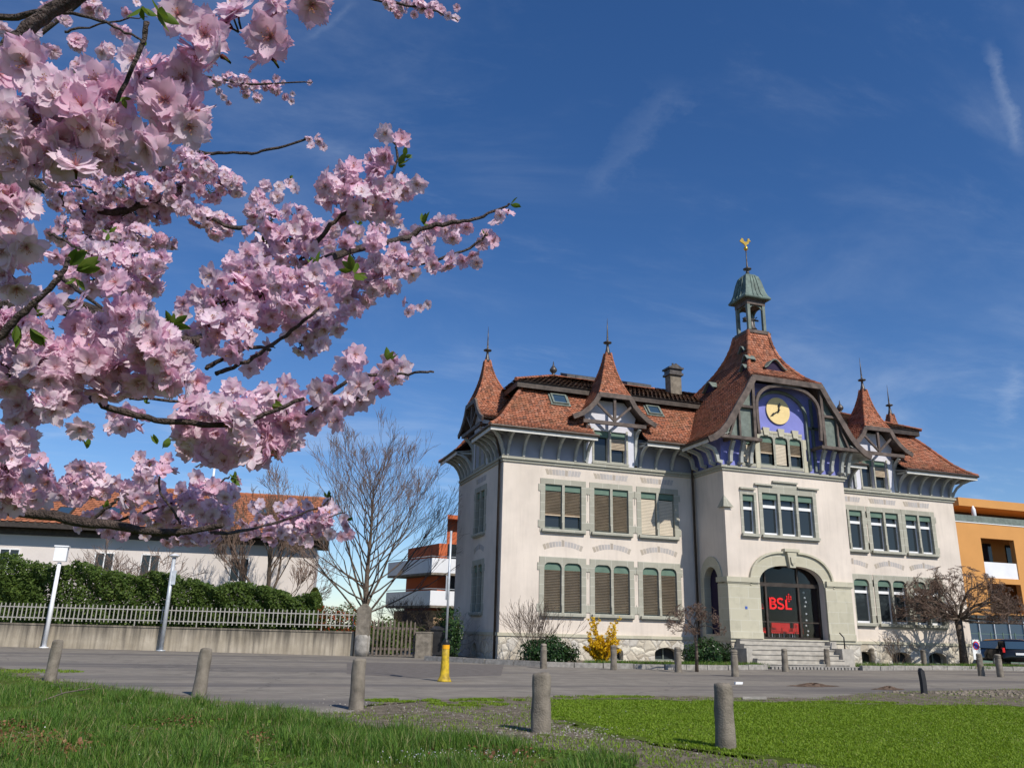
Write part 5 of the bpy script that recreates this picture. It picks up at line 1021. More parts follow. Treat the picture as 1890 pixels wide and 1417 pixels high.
for px in (35, 120, 212, 482):
    c = None; d = ray(px, 945); # where the view of that roof window meets the slope
    e_ = np.array(e0); t_ = ((e_-CAM)@up_)/(d@up_); c = CAM+d*t_; k = MB()
    for a_, b_, s0, s1, h0, h1 in ((-.5, .5, -.6, .6, .05, .14),): 
        P_ = [c+hd*x+sl_n*y+up_*z for x, y, z in ((a_, s0, h0), (b_, s0, h0), (b_, s1, h0), (a_, s1, h0), (a_, s0, h1), (b_, s0, h1), (b_, s1, h1), (a_, s1, h1))]; k.add(P_, [(0, 3, 2, 1), (4, 5, 6, 7), (0, 1, 5, 4), (1, 2, 6, 5), (2, 3, 7, 6), (3, 0, 4, 7)])
    s_ = k.build('roof_window', MT['gutter'], H); k = MB(); k.add([c+hd*x+sl_n*y+up_*.15 for x, y in ((-.4, -.5), (.4, -.5), (.4, .5), (-.4, .5))], [(0, 1, 2, 3)]); k.build('pane', MT['glass_pale'], s_)
# terracotta apartment house with white balconies, between the bare tree and the building
A = at(748, 1100, 65); Bq = at(806, 1100, 60); Cq = at(905, 1100, 62.0)
for q in (A, Bq, Cq): q[2] = 0
d1 = (Bq-A)/np.linalg.norm(Bq-A); d2 = (Cq-Bq)/np.linalg.norm(Cq-Bq); RH = empty('balcony_house', tuple(Bq), 'rust red apartment block with long white balconies beside the building corner', 'apartment block')
back = np.array([CF[0], CF[1], 0])*9
mb = MB(); mb.prism([A, Bq, Cq, Cq+back, A+back], (0, 0, 7.5)); mb.prism([Bq+d2*.6+(0, 0, 7.501), Cq+(0, 0, 7.501), Cq+back*.7+(0, 0, 7.501), Bq+d2*.6+back*.7+(0, 0, 7.501)], (0, 0, 2.0)); mb.build('wall', MT['red_render'], RH)
out1 = np.array([d1[1], -d1[0], 0]); out2 = np.array([d2[1], -d2[0], 0])
if out1@CF > 0: out1 = -out1
if out2@CF > 0: out2 = -out2
for z_ in (3.0, 5.35):
    a_ = A+out1*1.5-d1*.4; b_ = Bq+(out1+out2)*.9; c_ = Cq+out2*1.5; k = MB()
    for p0, p1, o_ in ((a_, b_, out1), (b_, c_, out2)): k.prism([p0+(0, 0, z_-.1), p0-o_*.08+(0, 0, z_-.1), p0-o_*.08+(0, 0, z_+.95), p0+(0, 0, z_+.95)], p1-p0)
    s_ = k.build('balcony', MT['white_panel'], RH); k = MB(); k.prism([A, a_, b_, c_, Cq, Bq], (0, 0, .16)); k.v = [(x, y, zz+z_-.26) for x, y, zz in k.v]; k.build('slab', MT['concrete'], s_); k = MB(); k.smooth = True; k.tube([a_+(0, 0, z_+1.08), b_+(0, 0, z_+1.08), c_+(0, 0, z_+1.08)], .03, 6); k.build('handrail', MT['zinc'], s_)
for z_ in (3.2, 5.55):
    for s0 in (.7, 3.2):
        k = MB(); q = Bq+d2*s0+out2*.02; k.prism([q+(0, 0, z_), q+d2*2.0+(0, 0, z_), q+d2*2.0+(0, 0, z_+1.95), q+(0, 0, z_+1.95)], out2*.03); k.build('window', MT['glass'], RH)
k = MB(); q = Bq+(out1+out2)*.3; k.prism([A+out1*.9, q, Cq+out2*.9, Cq+out2*.85, A+out1*.8], (0, 0, 2.55)); k.build('ground_floor_panel', MT['tan_panel'], RH)
k = MB(); k.prism([Bq+d2*.2+(0, 0, 9.3)+out2*.9, Cq+(0, 0, 9.3)+out2*.9, Cq+back*.7+(0, 0, 9.3), Bq+d2*.2+back*.7+(0, 0, 9.3)], (0, 0, .3)); k.build('flat_roof', MT['red_render'], RH)
# ochre-orange modern building, right
OB = empty('orange_building', (48, 13, 0), 'modern orange rendered building with a roof terrace at the right edge', 'building')
OF = lambda u, v, w: (u, 12-w+(u-40)*(-.0), v)
mb = MB(); plate(mb, rect(38.5, 66, 3.3, 10.1), [rect(42.9, 46.3, 6.0, 9.0), rect(47.9, 52, 6.0, 9.0), rect(42.9, 46.3, 3.4, 5.6), rect(54, 58, 6.0, 9.0)], lambda u, v, w: OF(u, v, w-.4), .4); fb(mb, OF, 38.5, 66, 0, 10.0, -12, -2.2); fb(mb, OF, 38.5, 38.9, 0, 10.1, -2.2, -.401); fb(mb, OF, 38.901, 66, 9.9, 10.05, -2.2, -.401); fb(mb, OF, 38.901, 66, 5.7, 5.9, -2.2, -.401); mb.build('wall', MT['orange_render'], OB)
mb = MB(); fb(mb, OF, 38.9, 42.6, 10.051, 11.4, -10, -2); fb(mb, OF, 42.601, 62, 10.051, 11.6, -10, -3.2); fb(mb, OF, 42.3, 63, 11.601, 12.25, -10, -1.0); mb.build('penthouse', MT['orange_render'], OB)
mb = MB(); fb(mb, OF, 43.5, 61, 10.2, 11.5, -3.199, -3.15); mb.build('window', MT['glass'], OB)
mb = MB(); fb(mb, OF, 38.6, 66, 10.101, 10.7, -.12, -.07); mb.build('terrace_rail', MT['greygreen_wood'], OB); mb = MB(); fb(mb, OF, 38.5, 66, 10.101, 10.16, -.5, .04); mb.build('coping', MT['white_panel'], OB)
for a_, b_ in ((42.9, 46.3), (47.9, 52), (54, 58)):
    mb = MB(); fb(mb, OF, a_, b_, 6.0, 7.2, -.12, -.08); s_ = mb.build('balcony', MT['white_panel'], OB); mb = MB(); fb(mb, OF, a_, b_, 6.0, 8.9, -2.19, -2.1); mb.build('window', MT['glass'], s_)
mb = MB(); fb(mb, OF, 39, 66, 0.3, 3.25, -.6, -.55); gf = mb.build('shopfront', MT['glass_pale'], OB); mb = MB()
for i in range(18): fb(mb, OF, 39+i*1.5, 39.08+i*1.5, .3, 3.25, -.549, -.45)
mb.build('mullion', MT['zinc'], gf); mb = MB(); fb(mb, OF, 38.6, 66, 0, .8, -.4, .2); mb.build('low_wall', MT['pale_stone'], OB)
k = MB(); c = np.array(OF(43.5, 10.17, -.8)); k.smooth = True; k.tube([c, c+(0, 0, 1.0)], .03, 6); k.lathe(c+(0, 0, .45), [(.05, 0), (.17, .15), (.16, .7), (.04, 1.0)], 10); tag(k.build('folded_parasol', MT['white_enamel']), 'folded white parasol on the terrace of the orange building', 'parasol')
k = MB(); k.box(31.5, 36.5, 4.0, 4.1, 0, 1.6); 
GC = empty('green_fence', (34, 4, 0), 'green mesh fence behind the parked car', 'fence'); k = MB()
for i in range(9): k.beam((31+i*1.0, 4.5, 0), (31+i*1.0, 4.5, 1.9), .05, .05, (0, 1, 0))
for z_ in (.1, .5, .9, 1.3, 1.8): k.beam((31, 4.5, z_), (39, 4.5, z_), .025, .025)
k.build('fence_frame', MT['blind_green'], GC)
for i in range(8):
    k = MB(); k.box(31.05+i, 31.95+i, 4.49, 4.51, .12, 1.0); k.build('panel', MT['blind_green'], GC)
# tall floodlight far behind on the left
q = at(357, 1150, 75); q[2] = 0; FLm = empty('floodlight_mast', tuple(q), 'tall thin mast with a dark square floodlight behind the long house', 'lamp'); Ht = 24.0
hh = min(np.arange(8, 40, .1), key=lambda h: abs(px_of(q+np.array([0, 0, h]))[1]-722)); k = MB(); k.smooth = True; k.tube([q, q+(0, 0, hh)], [.16, .09], 10); k.build('mast', MT['white_enamel'], FLm)
k = MB(); c = q+np.array([0, 0, hh]); k.beam(c+CR*(-.1)-CU*.1, c+CR*.75-CU*.25, .45, .65, CF); k.build('lamp_head', MT['gutter'], FLm)

# ------------------------------------------------------------------ bare trees
def grow(segs, p, d, L, r, lv, mx_, rng, up=.15, spread=.55, nb=(2, 4), ratio=.72, wig=.12, rmin=.004):
    n = 4; P = [p]; q = p.copy(); dd_ = d.copy()
    for i in range(n):
        dd_ = dd_+rng.normal(size=3)*wig+np.array([0, 0, up*.25]); dd_ /= np.linalg.norm(dd_); q = q+dd_*L/n; P.append(q.copy())
    r1 = max(r*.62, rmin); segs.append((np.array(P), r, r1, lv))
    if lv >= mx_: return
    k = rng.integers(nb[0], nb[1]+1)
    for j in range(k):
        tt = rng.uniform(.35, 1.0) if j else 1.0; i0 = min(int(tt*n), n-1); b = P[i0]+(P[i0+1]-P[i0])*(tt*n-i0); ax = rng.normal(size=3); ax -= ax@dd_*dd_; ax /= np.linalg.norm(ax)
        s_ = spread*rng.uniform(.6, 1.3); nd = dd_*cos(s_)+ax*sin(s_); nd[2] += up*.4; nd /= np.linalg.norm(nd)
        grow(segs, b, nd, L*ratio*rng.uniform(.75, 1.15), max(r1*rng.uniform(.6, .85), rmin), lv+1, mx_, rng, up, spread, nb, ratio, wig, rmin)
def segs_mesh(segs, lo, hi):
    V = []; F = []; b = 0
    for P, r0, r1, lv in segs:
        if not lo <= lv <= hi: continue
        n = 8 if r0 > .08 else (5 if r0 > .02 else 3); m_ = len(P); rs = np.linspace(r0, r1, m_); T = np.gradient(P, axis=0); T /= np.linalg.norm(T, axis=1)[:, None]+1e-9
        ref = np.array([.13, .2, 1.]); X = np.cross(T, ref); X /= np.linalg.norm(X, axis=1)[:, None]+1e-9; Y = np.cross(X, T); a_ = np.arange(n)*2*pi/n
        V.append((P[:, None]+(X[:, None]*np.cos(a_)[None, :, None]+Y[:, None]*np.sin(a_)[None, :, None])*rs[:, None, None]).reshape(-1, 3))
        i, k = np.meshgrid(np.arange(m_-1), np.arange(n), indexing='ij'); F.append((np.stack([i*n+k, i*n+(k+1) % n, (i+1)*n+(k+1) % n, (i+1)*n+k], -1)+b).reshape(-1, 4)); b += m_*n
    return np.concatenate(V), [np.concatenate(F)]
def bare_tree(name, base, label, cat, seeds, starts, group=None, mx_=5, dome=None, **kw):
    rng = np.random.default_rng(seeds); T_ = empty(name, tuple(base), label, cat, group); segs = []
    for (p, d, L, r) in starts:
        d = np.array(d, float); d /= np.linalg.norm(d); grow(segs, np.array(base, float)+np.array(p, float), d, L, r, 1, mx_, rng, **kw)
    if dome is not None:            # pruned to a dome: shorten whatever sticks out of the ellipsoid
        c_ = np.array(base, float)+np.array([0, 0, dome[0]]); o_ = []
        for P, r0, r1, lv in segs:
            rel = P-c_; e_ = np.linalg.norm(rel/np.array([dome[1], dome[1], dome[2]]), axis=1); P2 = c_+rel/np.maximum(1, e_)[:, None]**.88; P2[:, 2] = np.maximum(P2[:, 2], c_[2]-.15); o_.append((P2, r0, r1, lv))
        segs = o_
    V, F = segs_mesh(segs, 1, 2); npmesh('limbs', V, F, MT['bark'], T_, True)
    V, F = segs_mesh(segs, 3, 9); npmesh('crown', V, F, MT['twig'], T_, False)
    return T_, segs
def trunk(T_, base, pts, rs):
    k = MB(); k.smooth = True; k.tube([np.array(base)+np.array(q) for q in pts], rs, 12); k.build('trunk', MT['bark'], T_)
# the large fan-shaped tree behind the gate pillar
b = at(668, 1195, 41); b[2] = 0; rg = np.random.default_rng(5); st_ = []
for i in range(40):
    z_ = 1.9+i*.165; a_ = i*2.39996+rg.uniform(-.3, .3); t_ = (1.15-.50*(z_-1.9)/6.6)*rg.uniform(.75, 1.1); fr_ = 1-(z_-1.9)/9.0
    st_.append(((.03*cos(a_), .03*sin(a_), z_), (sin(t_)*cos(a_), sin(t_)*sin(a_), cos(t_)), (1.1+2.7*fr_)*rg.uniform(.8, 1.1), .014+.034*fr_))
st_ += [((0, 0, 2.0), (.40, .1, 1), 3.9, .07), ((0, 0, 1.7), (.85, -.2, 1), 3.7, .06), ((0, 0, 2.2), (-.35, .2, 1), 3.7, .07), ((0, 0, 1.6), (-.85, -.1, 1), 3.7, .055), ((0, 0, 1.8), (.1, -.7, 1), 3.4, .05)]
T1, sg1 = bare_tree('bare_tree', b, 'tall airy leafless tree rising behind the gate pillar', 'tree', 3, st_, mx_=5, up=.20, spread=.42, nb=(2, 4), ratio=.64, wig=.07, rmin=.0065)
trunk(T1, b, [(0, 0, -.2), (0, 0, .8), (.03, 0, 2.0), (-.02, 0, 4.0), (.02, 0, 6.0), (0, 0, 8.8)], [.24, .18, .16, .11, .07, .02])
# tree in front of the long house
b = at(485, 1180, 50); b[2] = 0; st_ = [((0, 0, 2.4), (.15, .1, 1), 3.4, .13), ((0, 0, 2.2), (-.55, 0, .9), 3.0, .11), ((0, 0, 2.6), (.6, .2, .9), 2.8, .10), ((0, 0, 2.9), (-.1, -.4, 1), 3.0, .10), ((0, 0, 2.0), (-1, .2, .7), 2.4, .08), ((0, 0, 2.0), (1, .2, .5), 2.3, .08)]
T2, _ = bare_tree('bare_tree', b, 'leafless round tree in front of the orange roofed house', 'tree', 8, st_, mx_=6, up=.22, spread=.42, nb=(3, 4), ratio=.70, wig=.08, rmin=.010); trunk(T2, b, [(0, 0, -.2), (.05, 0, 1.5), (0, 0, 3.0)], [.30, .26, .20])
b = at(232, 1150, 44); b[2] = 0; rg = np.random.default_rng(9); st_ = [((0, 0, 1.2), (rg.normal(), rg.normal(), 1.1), 1.7, .05) for i in range(12)]
T3, _ = bare_tree('bare_shrub', b, 'low leafless wide shrub above the hedge on the left', 'shrub', 12, st_, mx_=5, up=.05, spread=.5, nb=(3, 4), ratio=.75, wig=.1, rmin=.010); trunk(T3, b, [(0, 0, -.1), (0, 0, 1.4)], [.16, .12])
b = at(735, 1185, 46); b[2] = 0; rg = np.random.default_rng(19); st_ = [((0, 0, .4), (rg.normal(), rg.normal(), 1.0), 1.1, .03) for i in range(10)]
T3, _ = bare_tree('bare_shrub', b, 'dark reddish bare shrub behind the picket gate', 'shrub', 13, st_, mx_=5, up=.02, spread=.55, nb=(3, 4), ratio=.78, wig=.14, rmin=.007); trunk(T3, b, [(0, 0, -.1), (0, 0, .5)], [.08, .06])
# pollard trees
def pollard(b, hgt, w_, label, seed, n=11, grp=None, rmin=.008, mx_=5, ht=None, r0=.19):
    rg = np.random.default_rng(seed); st_ = []
    for i in range(n):
        a_ = i*2*pi/n+rg.uniform(-.25, .25); t_ = rg.uniform(1.05, 1.42) if i % 3 else rg.uniform(.3, .95); st_.append(((0, 0, hgt-.05), (sin(t_)*cos(a_), sin(t_)*sin(a_), cos(t_)*.9), w_*rg.uniform(.44, .58)*(1 if t_ > 1 else .72), r0*.36))
    T_, _ = bare_tree('pollard_tree', b, label, 'tree', seed, st_, grp, mx_=mx_+1, dome=(hgt-.05, w_*.80, w_*.70), up=.07, spread=.62, nb=(3, 4), ratio=.58, wig=.17, rmin=rmin); trunk(T_, b, [(0, 0, -.1), (.03, 0, hgt*.5), (-.02, 0, hgt)], [r0*1.2, r0*.9, r0*1.0]); return T_
pollard(np.array([24.6, -1.9, 0]), 2.45, 3.9, 'dome-crowned pollard tree without leaves in front of the right wing', 21, 24, rmin=.0075)
pollard(np.array([31.9, -2.2, 0]), 2.5, 3.4, 'second bare pollard tree at the right edge beside the orange building', 23, 12)
pollard(np.array([5.13, -8.0, 0]), 1.5, 1.5, 'small thin bare tree beside the round bush left of the steps', 25, 10, rmin=.005, r0=.06)
def twig_shrub(b, h, w_, label, seed, n=26, mat='twig', rmin=.006):
    rg = np.random.default_rng(seed); segs = []
    for i in range(n):
        a_ = rg.uniform(0, 2*pi); t_ = rg.uniform(.05, .75); grow(segs, np.array(b)+np.array([.15*cos(a_), .15*sin(a_), 0]), np.array([sin(t_)*cos(a_)*w_, sin(t_)*sin(a_)*w_, cos(t_)])/1., h*.5, .014, 1, 4, rg, .1, .35, (2, 3), .62, .08, rmin)
    V, F = segs_mesh(segs, 1, 9); o = npmesh('bare_shrub', V-np.array(b), F, MT['bark'], None); o.location = tuple(b); tag(o, label, 'shrub'); return segs
twig_shrub((.75, -2.6, .07), 2.3, 1.0, 'leafless fine-twigged shrub behind the round bush near the left corner', 31, 34)
twig_shrub((20.8, -1.4, .07), 1.5, 1.1, 'bare climbing shrub against the rubble plinth of the right wing', 33, 15)

# ------------------------------------------------------------------ hedges and bushes
def blob_points(rg, c, r, n, shell=.55):
    d = rg.normal(size=(n, 3)); d /= np.linalg.norm(d, axis=1)[:, None]; q = rg.uniform(shell**3, 1, n)**(1/3)
    lump = 1+.13*np.sin(d[:, 0]*7+c[0])+.11*np.sin(d[:, 1]*8+d[:, 2]*6); P = np.array(c)+d*np.array(r)*(q*lump)[:, None]; return P[P[:, 2] > .03], d
def bush(name, c, r, n, size, mat, label, cat='bush', seed=1, core=True, asp=.6):
    rg = np.random.default_rng(seed); P, _ = blob_points(rg, c, r, n); nrm = (P-np.array(c)); nrm /= np.linalg.norm(nrm, axis=1)[:, None]+1e-6; V, F = cards(P, size, asp, nrm+np.array([0, 0, .4]), rg, .5)
    T_ = empty(name, (c[0], c[1], 0), label, cat); npmesh('foliage', V, F, MT[mat], T_)
    segs = []
    for i in range(10): a_ = rg.uniform(0, 2*pi); grow(segs, np.array([c[0], c[1], 0.]), np.array([.5*cos(a_), .5*sin(a_), .8]), r[2]*.9, .02, 1, 3, rg)
    V, F = segs_mesh(segs, 1, 9); npmesh('stem', V, F, MT['bark'], T_); return T_
bush('green_bush', (.85, -4.0, .45), (1.15, .8, .62), 5200, .10, 'laurel', 'wide glossy dark green bush beside the yellow forsythia', seed=41)
bush('green_bush', (8.15, -4.0, .48), (1.12, .8, .66), 5200, .10, 'laurel', 'round glossy dark green bush left of the entrance steps', seed=42)
# forsythia
rg = np.random.default_rng(50); segs = []; fc = np.array([3.0, -4.3, .05])
for i in range(46):
    a_ = rg.uniform(0, 2*pi); t_ = rg.uniform(.0, .60); grow(segs, fc+np.array([.12*cos(a_), .12*sin(a_), 0]), np.array([sin(t_)*cos(a_), sin(t_)*sin(a_), cos(t_)]), rg.uniform(.45, .85) if i % 6 else 1.25, .010, 1, 2, rg, .05, .5, (1, 3), .5, .10, .003)
T_ = empty('forsythia', tuple(fc), 'bright yellow flowering forsythia before the left wing', 'bush'); V, F = segs_mesh(segs, 1, 9); npmesh('stem', V, F, MT['bark'], T_)
P = np.concatenate([s_[0][[1, 2, 3, 4]][:, None, :]+rg.normal(size=(4, 24, 3))*.032 for s_ in segs]).reshape(-1, 3); V, F = cards(P, .055, .8, None, rg); npmesh('blossom', V, F, MT['forsythia'], T_)
# hedge behind the fence
rg = np.random.default_rng(60); u = rg.uniform(0, 1, 60000); ha, hb = wallpt(-420), wallpt(568); L_ = np.linalg.norm(hb-ha)
top = 4.95-2.25*u+.14*np.sin(u*38)+.10*np.sin(u*83+1)+.06*np.sin(u*170); zz = 1.05+(top-1.05)*rg.uniform(0, 1, len(u))**.75; ww = -.45-1.5*rg.uniform(0, 1, len(u))**1.6+.12*np.sin(u*61+zz*3)+.1*np.sin(u*140+zz*5)
P = ha+(hb-ha)*u[:, None]+nn*ww[:, None]+np.array([0, 0, 1])*zz[:, None]; V, F = cards(P, .14, .6, nn*.6+np.array([0, 0, .7]), rg, .7)
T_ = empty('hedge', tuple((ha+hb)/2-nn*.8), 'long dense green hedge behind the fence on the left', 'hedge'); npmesh('foliage', V, F, MT['hedge'], T_)
k = MB(); a0_, b0_ = ha-nn*.75, hb-nn*.75; k.prism([a0_+(0, 0, .2), a0_-nn*.9+(0, 0, .2), a0_-nn*.9+(0, 0, 3.3), a0_+(0, 0, 3.3)], (b0_-a0_)*.45); k.prism([a0_+(b0_-a0_)*.4501+(0, 0, .2), a0_+(b0_-a0_)*.4501-nn*.9+(0, 0, .2), a0_+(b0_-a0_)*.4501-nn*.9+(0, 0, 2.0), a0_+(b0_-a0_)*.4501+(0, 0, 2.0)], (b0_-a0_)*.5499); k.build('branches', MT['hedge'], T_)
c = wallpt(552, -2.1); rg = np.random.default_rng(61); n = 4200; hgt = rg.uniform(0, 1, n); a_ = rg.uniform(0, 2*pi, n); R_r = (.95*(1-hgt)**.7+.05)*rg.uniform(.6, 1.05, n); P = np.stack([c[0]+R_r*np.cos(a_), c[1]+R_r*np.sin(a_), .3+2.75*hgt], 1); V, F = cards(P, .13, .5, (0, 0, .6), rg)
T_ = empty('conifer', tuple(c), 'golden green pointed conifer at the right end of the hedge', 'conifer'); npmesh('foliage', V, F, MT['conifer'], T_); trunk(T_, c, [(0, 0, 0), (0, 0, 1.5), (0, 0, 2.6)], [.09, .06, .02])
c = wallpt(612, -1.6); bush('red_tipped_shrub', (c[0], c[1], 1.35), (1.45, .8, .95), 4200, .12, 'photinia', 'green and red leaved shrub between the conifer and the gate pillar', 'shrub', 62)
c = wallpt(798, -8); bush('clipped_bush', (c[0], c[1], .95), (.75, .75, .8), 3000, .11, 'laurel', 'clipped round dark bush in front of the white balconies', 'bush', 63)
c = wallpt(700, -3.2); bush('green_bush', (c[0], c[1], .8), (1.6, .9, .9), 2800, .13, 'hedge', 'loose green bush behind the picket gate', 'bush', 64)
c = np.array([-1.5, 3.2, 0]); bush('tall_bush', (c[0], c[1], 1.0), (.55, 1.6, 1.3), 3600, .11, 'laurel', 'tall dark bush pressed against the shaded left end of the building', 'bush', 65)
# ------------------------------------------------------------------ grass and litter (real blades)
def scatter(poly, n, rg, reject=None):
    P = np.array(poly); lo, hi = P.min(0), P.max(0); o = []
    lo = np.maximum(lo, [-24, -34]); hi = np.minimum(hi, [14, -5]); t_ = 0
    while t_ < n:
        # density falls with distance from the camera so that near blades are dense
        q = rg.uniform(lo, hi, (n*3, 2)); d = np.hypot(q[:, 0]-CAM[0], q[:, 1]-CAM[1]); q = q[(rg.uniform(0, 1, len(q)) < np.clip(9/d, .15, 1)**1.6) & (d > 4.5)]; q = q[in_poly(q, poly)]
        v_ = (q-CAM[:2]); a_ = np.arctan2(v_[:, 0], v_[:, 1])-YAW; q = q[np.abs(a_) < .72]; o.append(q); t_ += len(q)
    return np.concatenate(o)[:n]
def wob(q, f, s_=0): return np.sin(q[:, 0]*f+s_)*np.sin(q[:, 1]*f*1.3+s_*2)
def vn(q, cell, seed):
    """smooth value noise on the plane"""
    r = np.random.default_rng(seed).uniform(0, 1, (64, 64)); x, y = q[:, 0]/cell, q[:, 1]/cell; i, j = np.floor(x).astype(int), np.floor(y).astype(int); u, v = x-i, y-j; u = u*u*(3-2*u); v = v*v*(3-2*v); g = lambda a, b: r[a % 64, b % 64]
    return (g(i, j)*(1-u)+g(i+1, j)*u)*(1-v)+(g(i, j+1)*(1-u)+g(i+1, j+1)*u)*v
rg = np.random.default_rng(70); q = scatter(TALL, 150000, rg)
tuft = vn(q, .55, 1)*.6+vn(q, 1.7, 2)*.6+vn(q, .2, 3)*.25; hh_ = (.022+.34*np.clip(tuft-.50, 0, 1)**1.2)*rg.uniform(.55, 1.3, len(q)); keep = rg.uniform(0, 1, len(q)) < np.clip(tuft*2.6-.85, .10, 1); q, hh_ = q[keep], hh_[keep]
V, F = blades(np.column_stack([q, np.full(len(q), .008)]), hh_, np.full(len(q), .0075)*rg.uniform(.6, 1.3, len(q)), .55, rg); 
cl = []
for i in range(150):
    if i < 60: g = ground(rg.uniform(170, 540), 0) if False else ground(*(lambda x: (x, 1268+(x-170)*.14+rg.uniform(0, 26)))(rg.uniform(150, 640)))
    else: g = ground(rg.uniform(-20, 1180), rg.uniform(1330, 1430))
    if not in_poly(np.array([[g[0], g[1]]]), TALL)[0]: continue
    m_ = rg.integers(60, 170); s_ = rg.uniform(.05, .16); cl.append((np.column_stack([g[0]+rg.normal(size=m_)*s_, g[1]+rg.normal(size=m_)*s_, np.full(m_, .01)]), rg.uniform(.10, .24)*rg.uniform(.5, 1.2, m_)))
V2, F2 = blades(np.concatenate([c[0] for c in cl]), np.concatenate([c[1] for c in cl]), np.full(sum(len(c[0]) for c in cl), .008), .7, rg)
F = [np.concatenate([a_, b_+len(V)]) for a_, b_ in zip(F, F2)]; V = np.concatenate([V, V2])
tag(npmesh('long_grass', V, F, MT['grass_tall']), kind='stuff')
def near_edge(q, poly, r_, inside):
    o = np.zeros(len(q), bool)
    for dx, dy in ((r_, 0), (-r_, 0), (0, r_), (0, -r_)): w_ = in_poly(q+np.array([dx, dy]), poly); o |= (w_ if inside else ~w_)
    return o
q = scatter(LAWN, 230000, rg); e_ = near_edge(q, LAWN, .30, False); q = q[~(e_ & (vn(q, .22, 31) < .55))]; f_ = vn(q, 1.3, 5)
V, F = blades(np.column_stack([q, np.full(len(q), .006)]), (.014+.020*f_)*rg.uniform(.6, 1.4, len(q)), (.0065+.0006*np.hypot(q[:, 0]-CAM[0], q[:, 1]-CAM[1]))*rg.uniform(.6, 1.3, len(q)), .8, rg); tag(npmesh('lawn_grass', V, F, MT['grass_lawn']), kind='stuff')
q = scatter(VERGE, 130000, rg); m1 = vn(q, .5, 8)*.55+vn(q, .14, 9)*.45; inT = in_poly(q, TALL); inL = in_poly(q, LAWN)
near_ = q[:, 1] < -25.2
ed_ = near_edge(q, LAWN, .40, True) | near_edge(q, TALL, .35, True)
k_ = (m1 > np.where(near_ | ed_, .30, .52)) & ~inT & ~inL; qq = q[k_]; V, F = blades(np.column_stack([qq, np.full(len(qq), .003)]), .028*rg.uniform(.4, 1.7, len(qq)), .010*rg.uniform(.6, 1.4, len(qq)), .9, rg); tag(npmesh('verge_grass', V, F, MT['grass_lawn']), kind='stuff')
k_ = (m1 < .55) & ~inL; qq = q[k_][:26000]; P = np.column_stack([qq, rg.uniform(.006, .02, len(qq))]); V, F = cards(P, .045, .16, (0, 0, 1.5), rg, .5); tag(npmesh('dry_litter', V, F, MT['dry_litter']), kind='stuff')
q = scatter(TALL, 9000, rg); m5 = vn(q, .45, 21)
qq = q[m5 > .62][:2600]; V, F = cards(np.column_stack([qq, rg.uniform(.05, .10, len(qq))]), .038, .75, (0, 0, 1.2), rg, .6); tag(npmesh('weeds', V, F, MT['weed']), kind='stuff')
Q = []
for cx_, cy_, sx_, n_ in ((60, 1375, .35, 420), (130, 1395, .3, 260), (330, 1340, .25, 160), (470, 1372, .25, 120), (30, 1345, .2, 120), (930, 1400, .3, 120)): g = ground(cx_, cy_); Q.append(np.column_stack([g[0]+rg.normal(size=n_)*sx_, g[1]+rg.normal(size=n_)*sx_, rg.uniform(.03, .11, n_)]))
V, F = cards(np.concatenate(Q), .035, .7, (0, 0, 1), rg, .8); tag(npmesh('fallen_leaves', V, F, MT['brown_leaf']), kind='stuff')
Q = []
for cx_, cy_, sx_, n_ in ((780, 1410, .22, 110), (900, 1410, .25, 120), (300, 1412, .12, 20)): g = ground(cx_, cy_); Q.append(np.column_stack([g[0]+rg.normal(size=n_)*sx_, g[1]+rg.normal(size=n_)*sx_*.6, rg.uniform(.03, .12, n_)]))
qq = scatter(TALL, 200, rg); Q.append(np.column_stack([qq, rg.uniform(.04, .10, len(qq))])); qq = scatter(LAWN, 70, rg); Q.append(np.column_stack([qq, rg.uniform(.02, .045, len(qq))]))
V, F = cards(np.concatenate(Q), .014, .8, (0, 0, 1), rg, .8); tag(npmesh('small_ground_flowers', V, F, MT['pale_bits']), kind='stuff')
# tufts creeping on to the asphalt and in the planting beds
def patch_poly(cpx, rx, ry):
    g = ground(*cpx); return [(g[0]+rx*cos(a_)*1.0+ry*sin(a_)*-.35, g[1]+ry*sin(a_)) for a_ in np.linspace(0, 2*pi, 18)[:-1]]
Q = []
for c_, rx, ry, n_ in (((760, 1293), .9, .35, 5000), ((905, 1292), .7, .3, 3500), ((860, 1300), .8, .35, 3500), ((1120, 1286), 1.2, .3, 3000), ((1560, 1297), 1.4, .4, 4000), ((30, 1238), 1.6, .9, 5000)):
    pl_ = patch_poly(c_, rx, ry); a_ = np.array(pl_); z_ = rg.uniform(a_.min(0), a_.max(0), (n_, 2)); z_ = z_[in_poly(z_, pl_)]; Q.append(z_[vn(z_, .25, 12) > .38])
Q = np.concatenate(Q); V, F = blades(np.column_stack([Q, np.full(len(Q), .002)]), .03*rg.uniform(.4, 1.5, len(Q)), .013*rg.uniform(.7, 1.3, len(Q)), .8, rg); tag(npmesh('roadside_grass', V, F, MT['grass_lawn']), kind='stuff')
Q = []
for x0_, x1_, y0_, y1_, n_ in ((2.0, 10, -5.7, -4.6, 7000), (16, 24, -4.2, -2.2, 2500), (23.2, 27.5, -3.9, -2.2, 6000)): Q.append(np.column_stack([rg.uniform(x0_, x1_, n_), rg.uniform(y0_, y1_, n_)]))
Q = np.concatenate(Q); V, F = blades(np.column_stack([Q, np.full(len(Q), .07)]), .16*rg.uniform(.4, 1.5, len(Q)), .018*rg.uniform(.7, 1.3, len(Q)), .6, rg); tag(npmesh('bed_grass', V, F, MT['grass_tall']), kind='stuff')
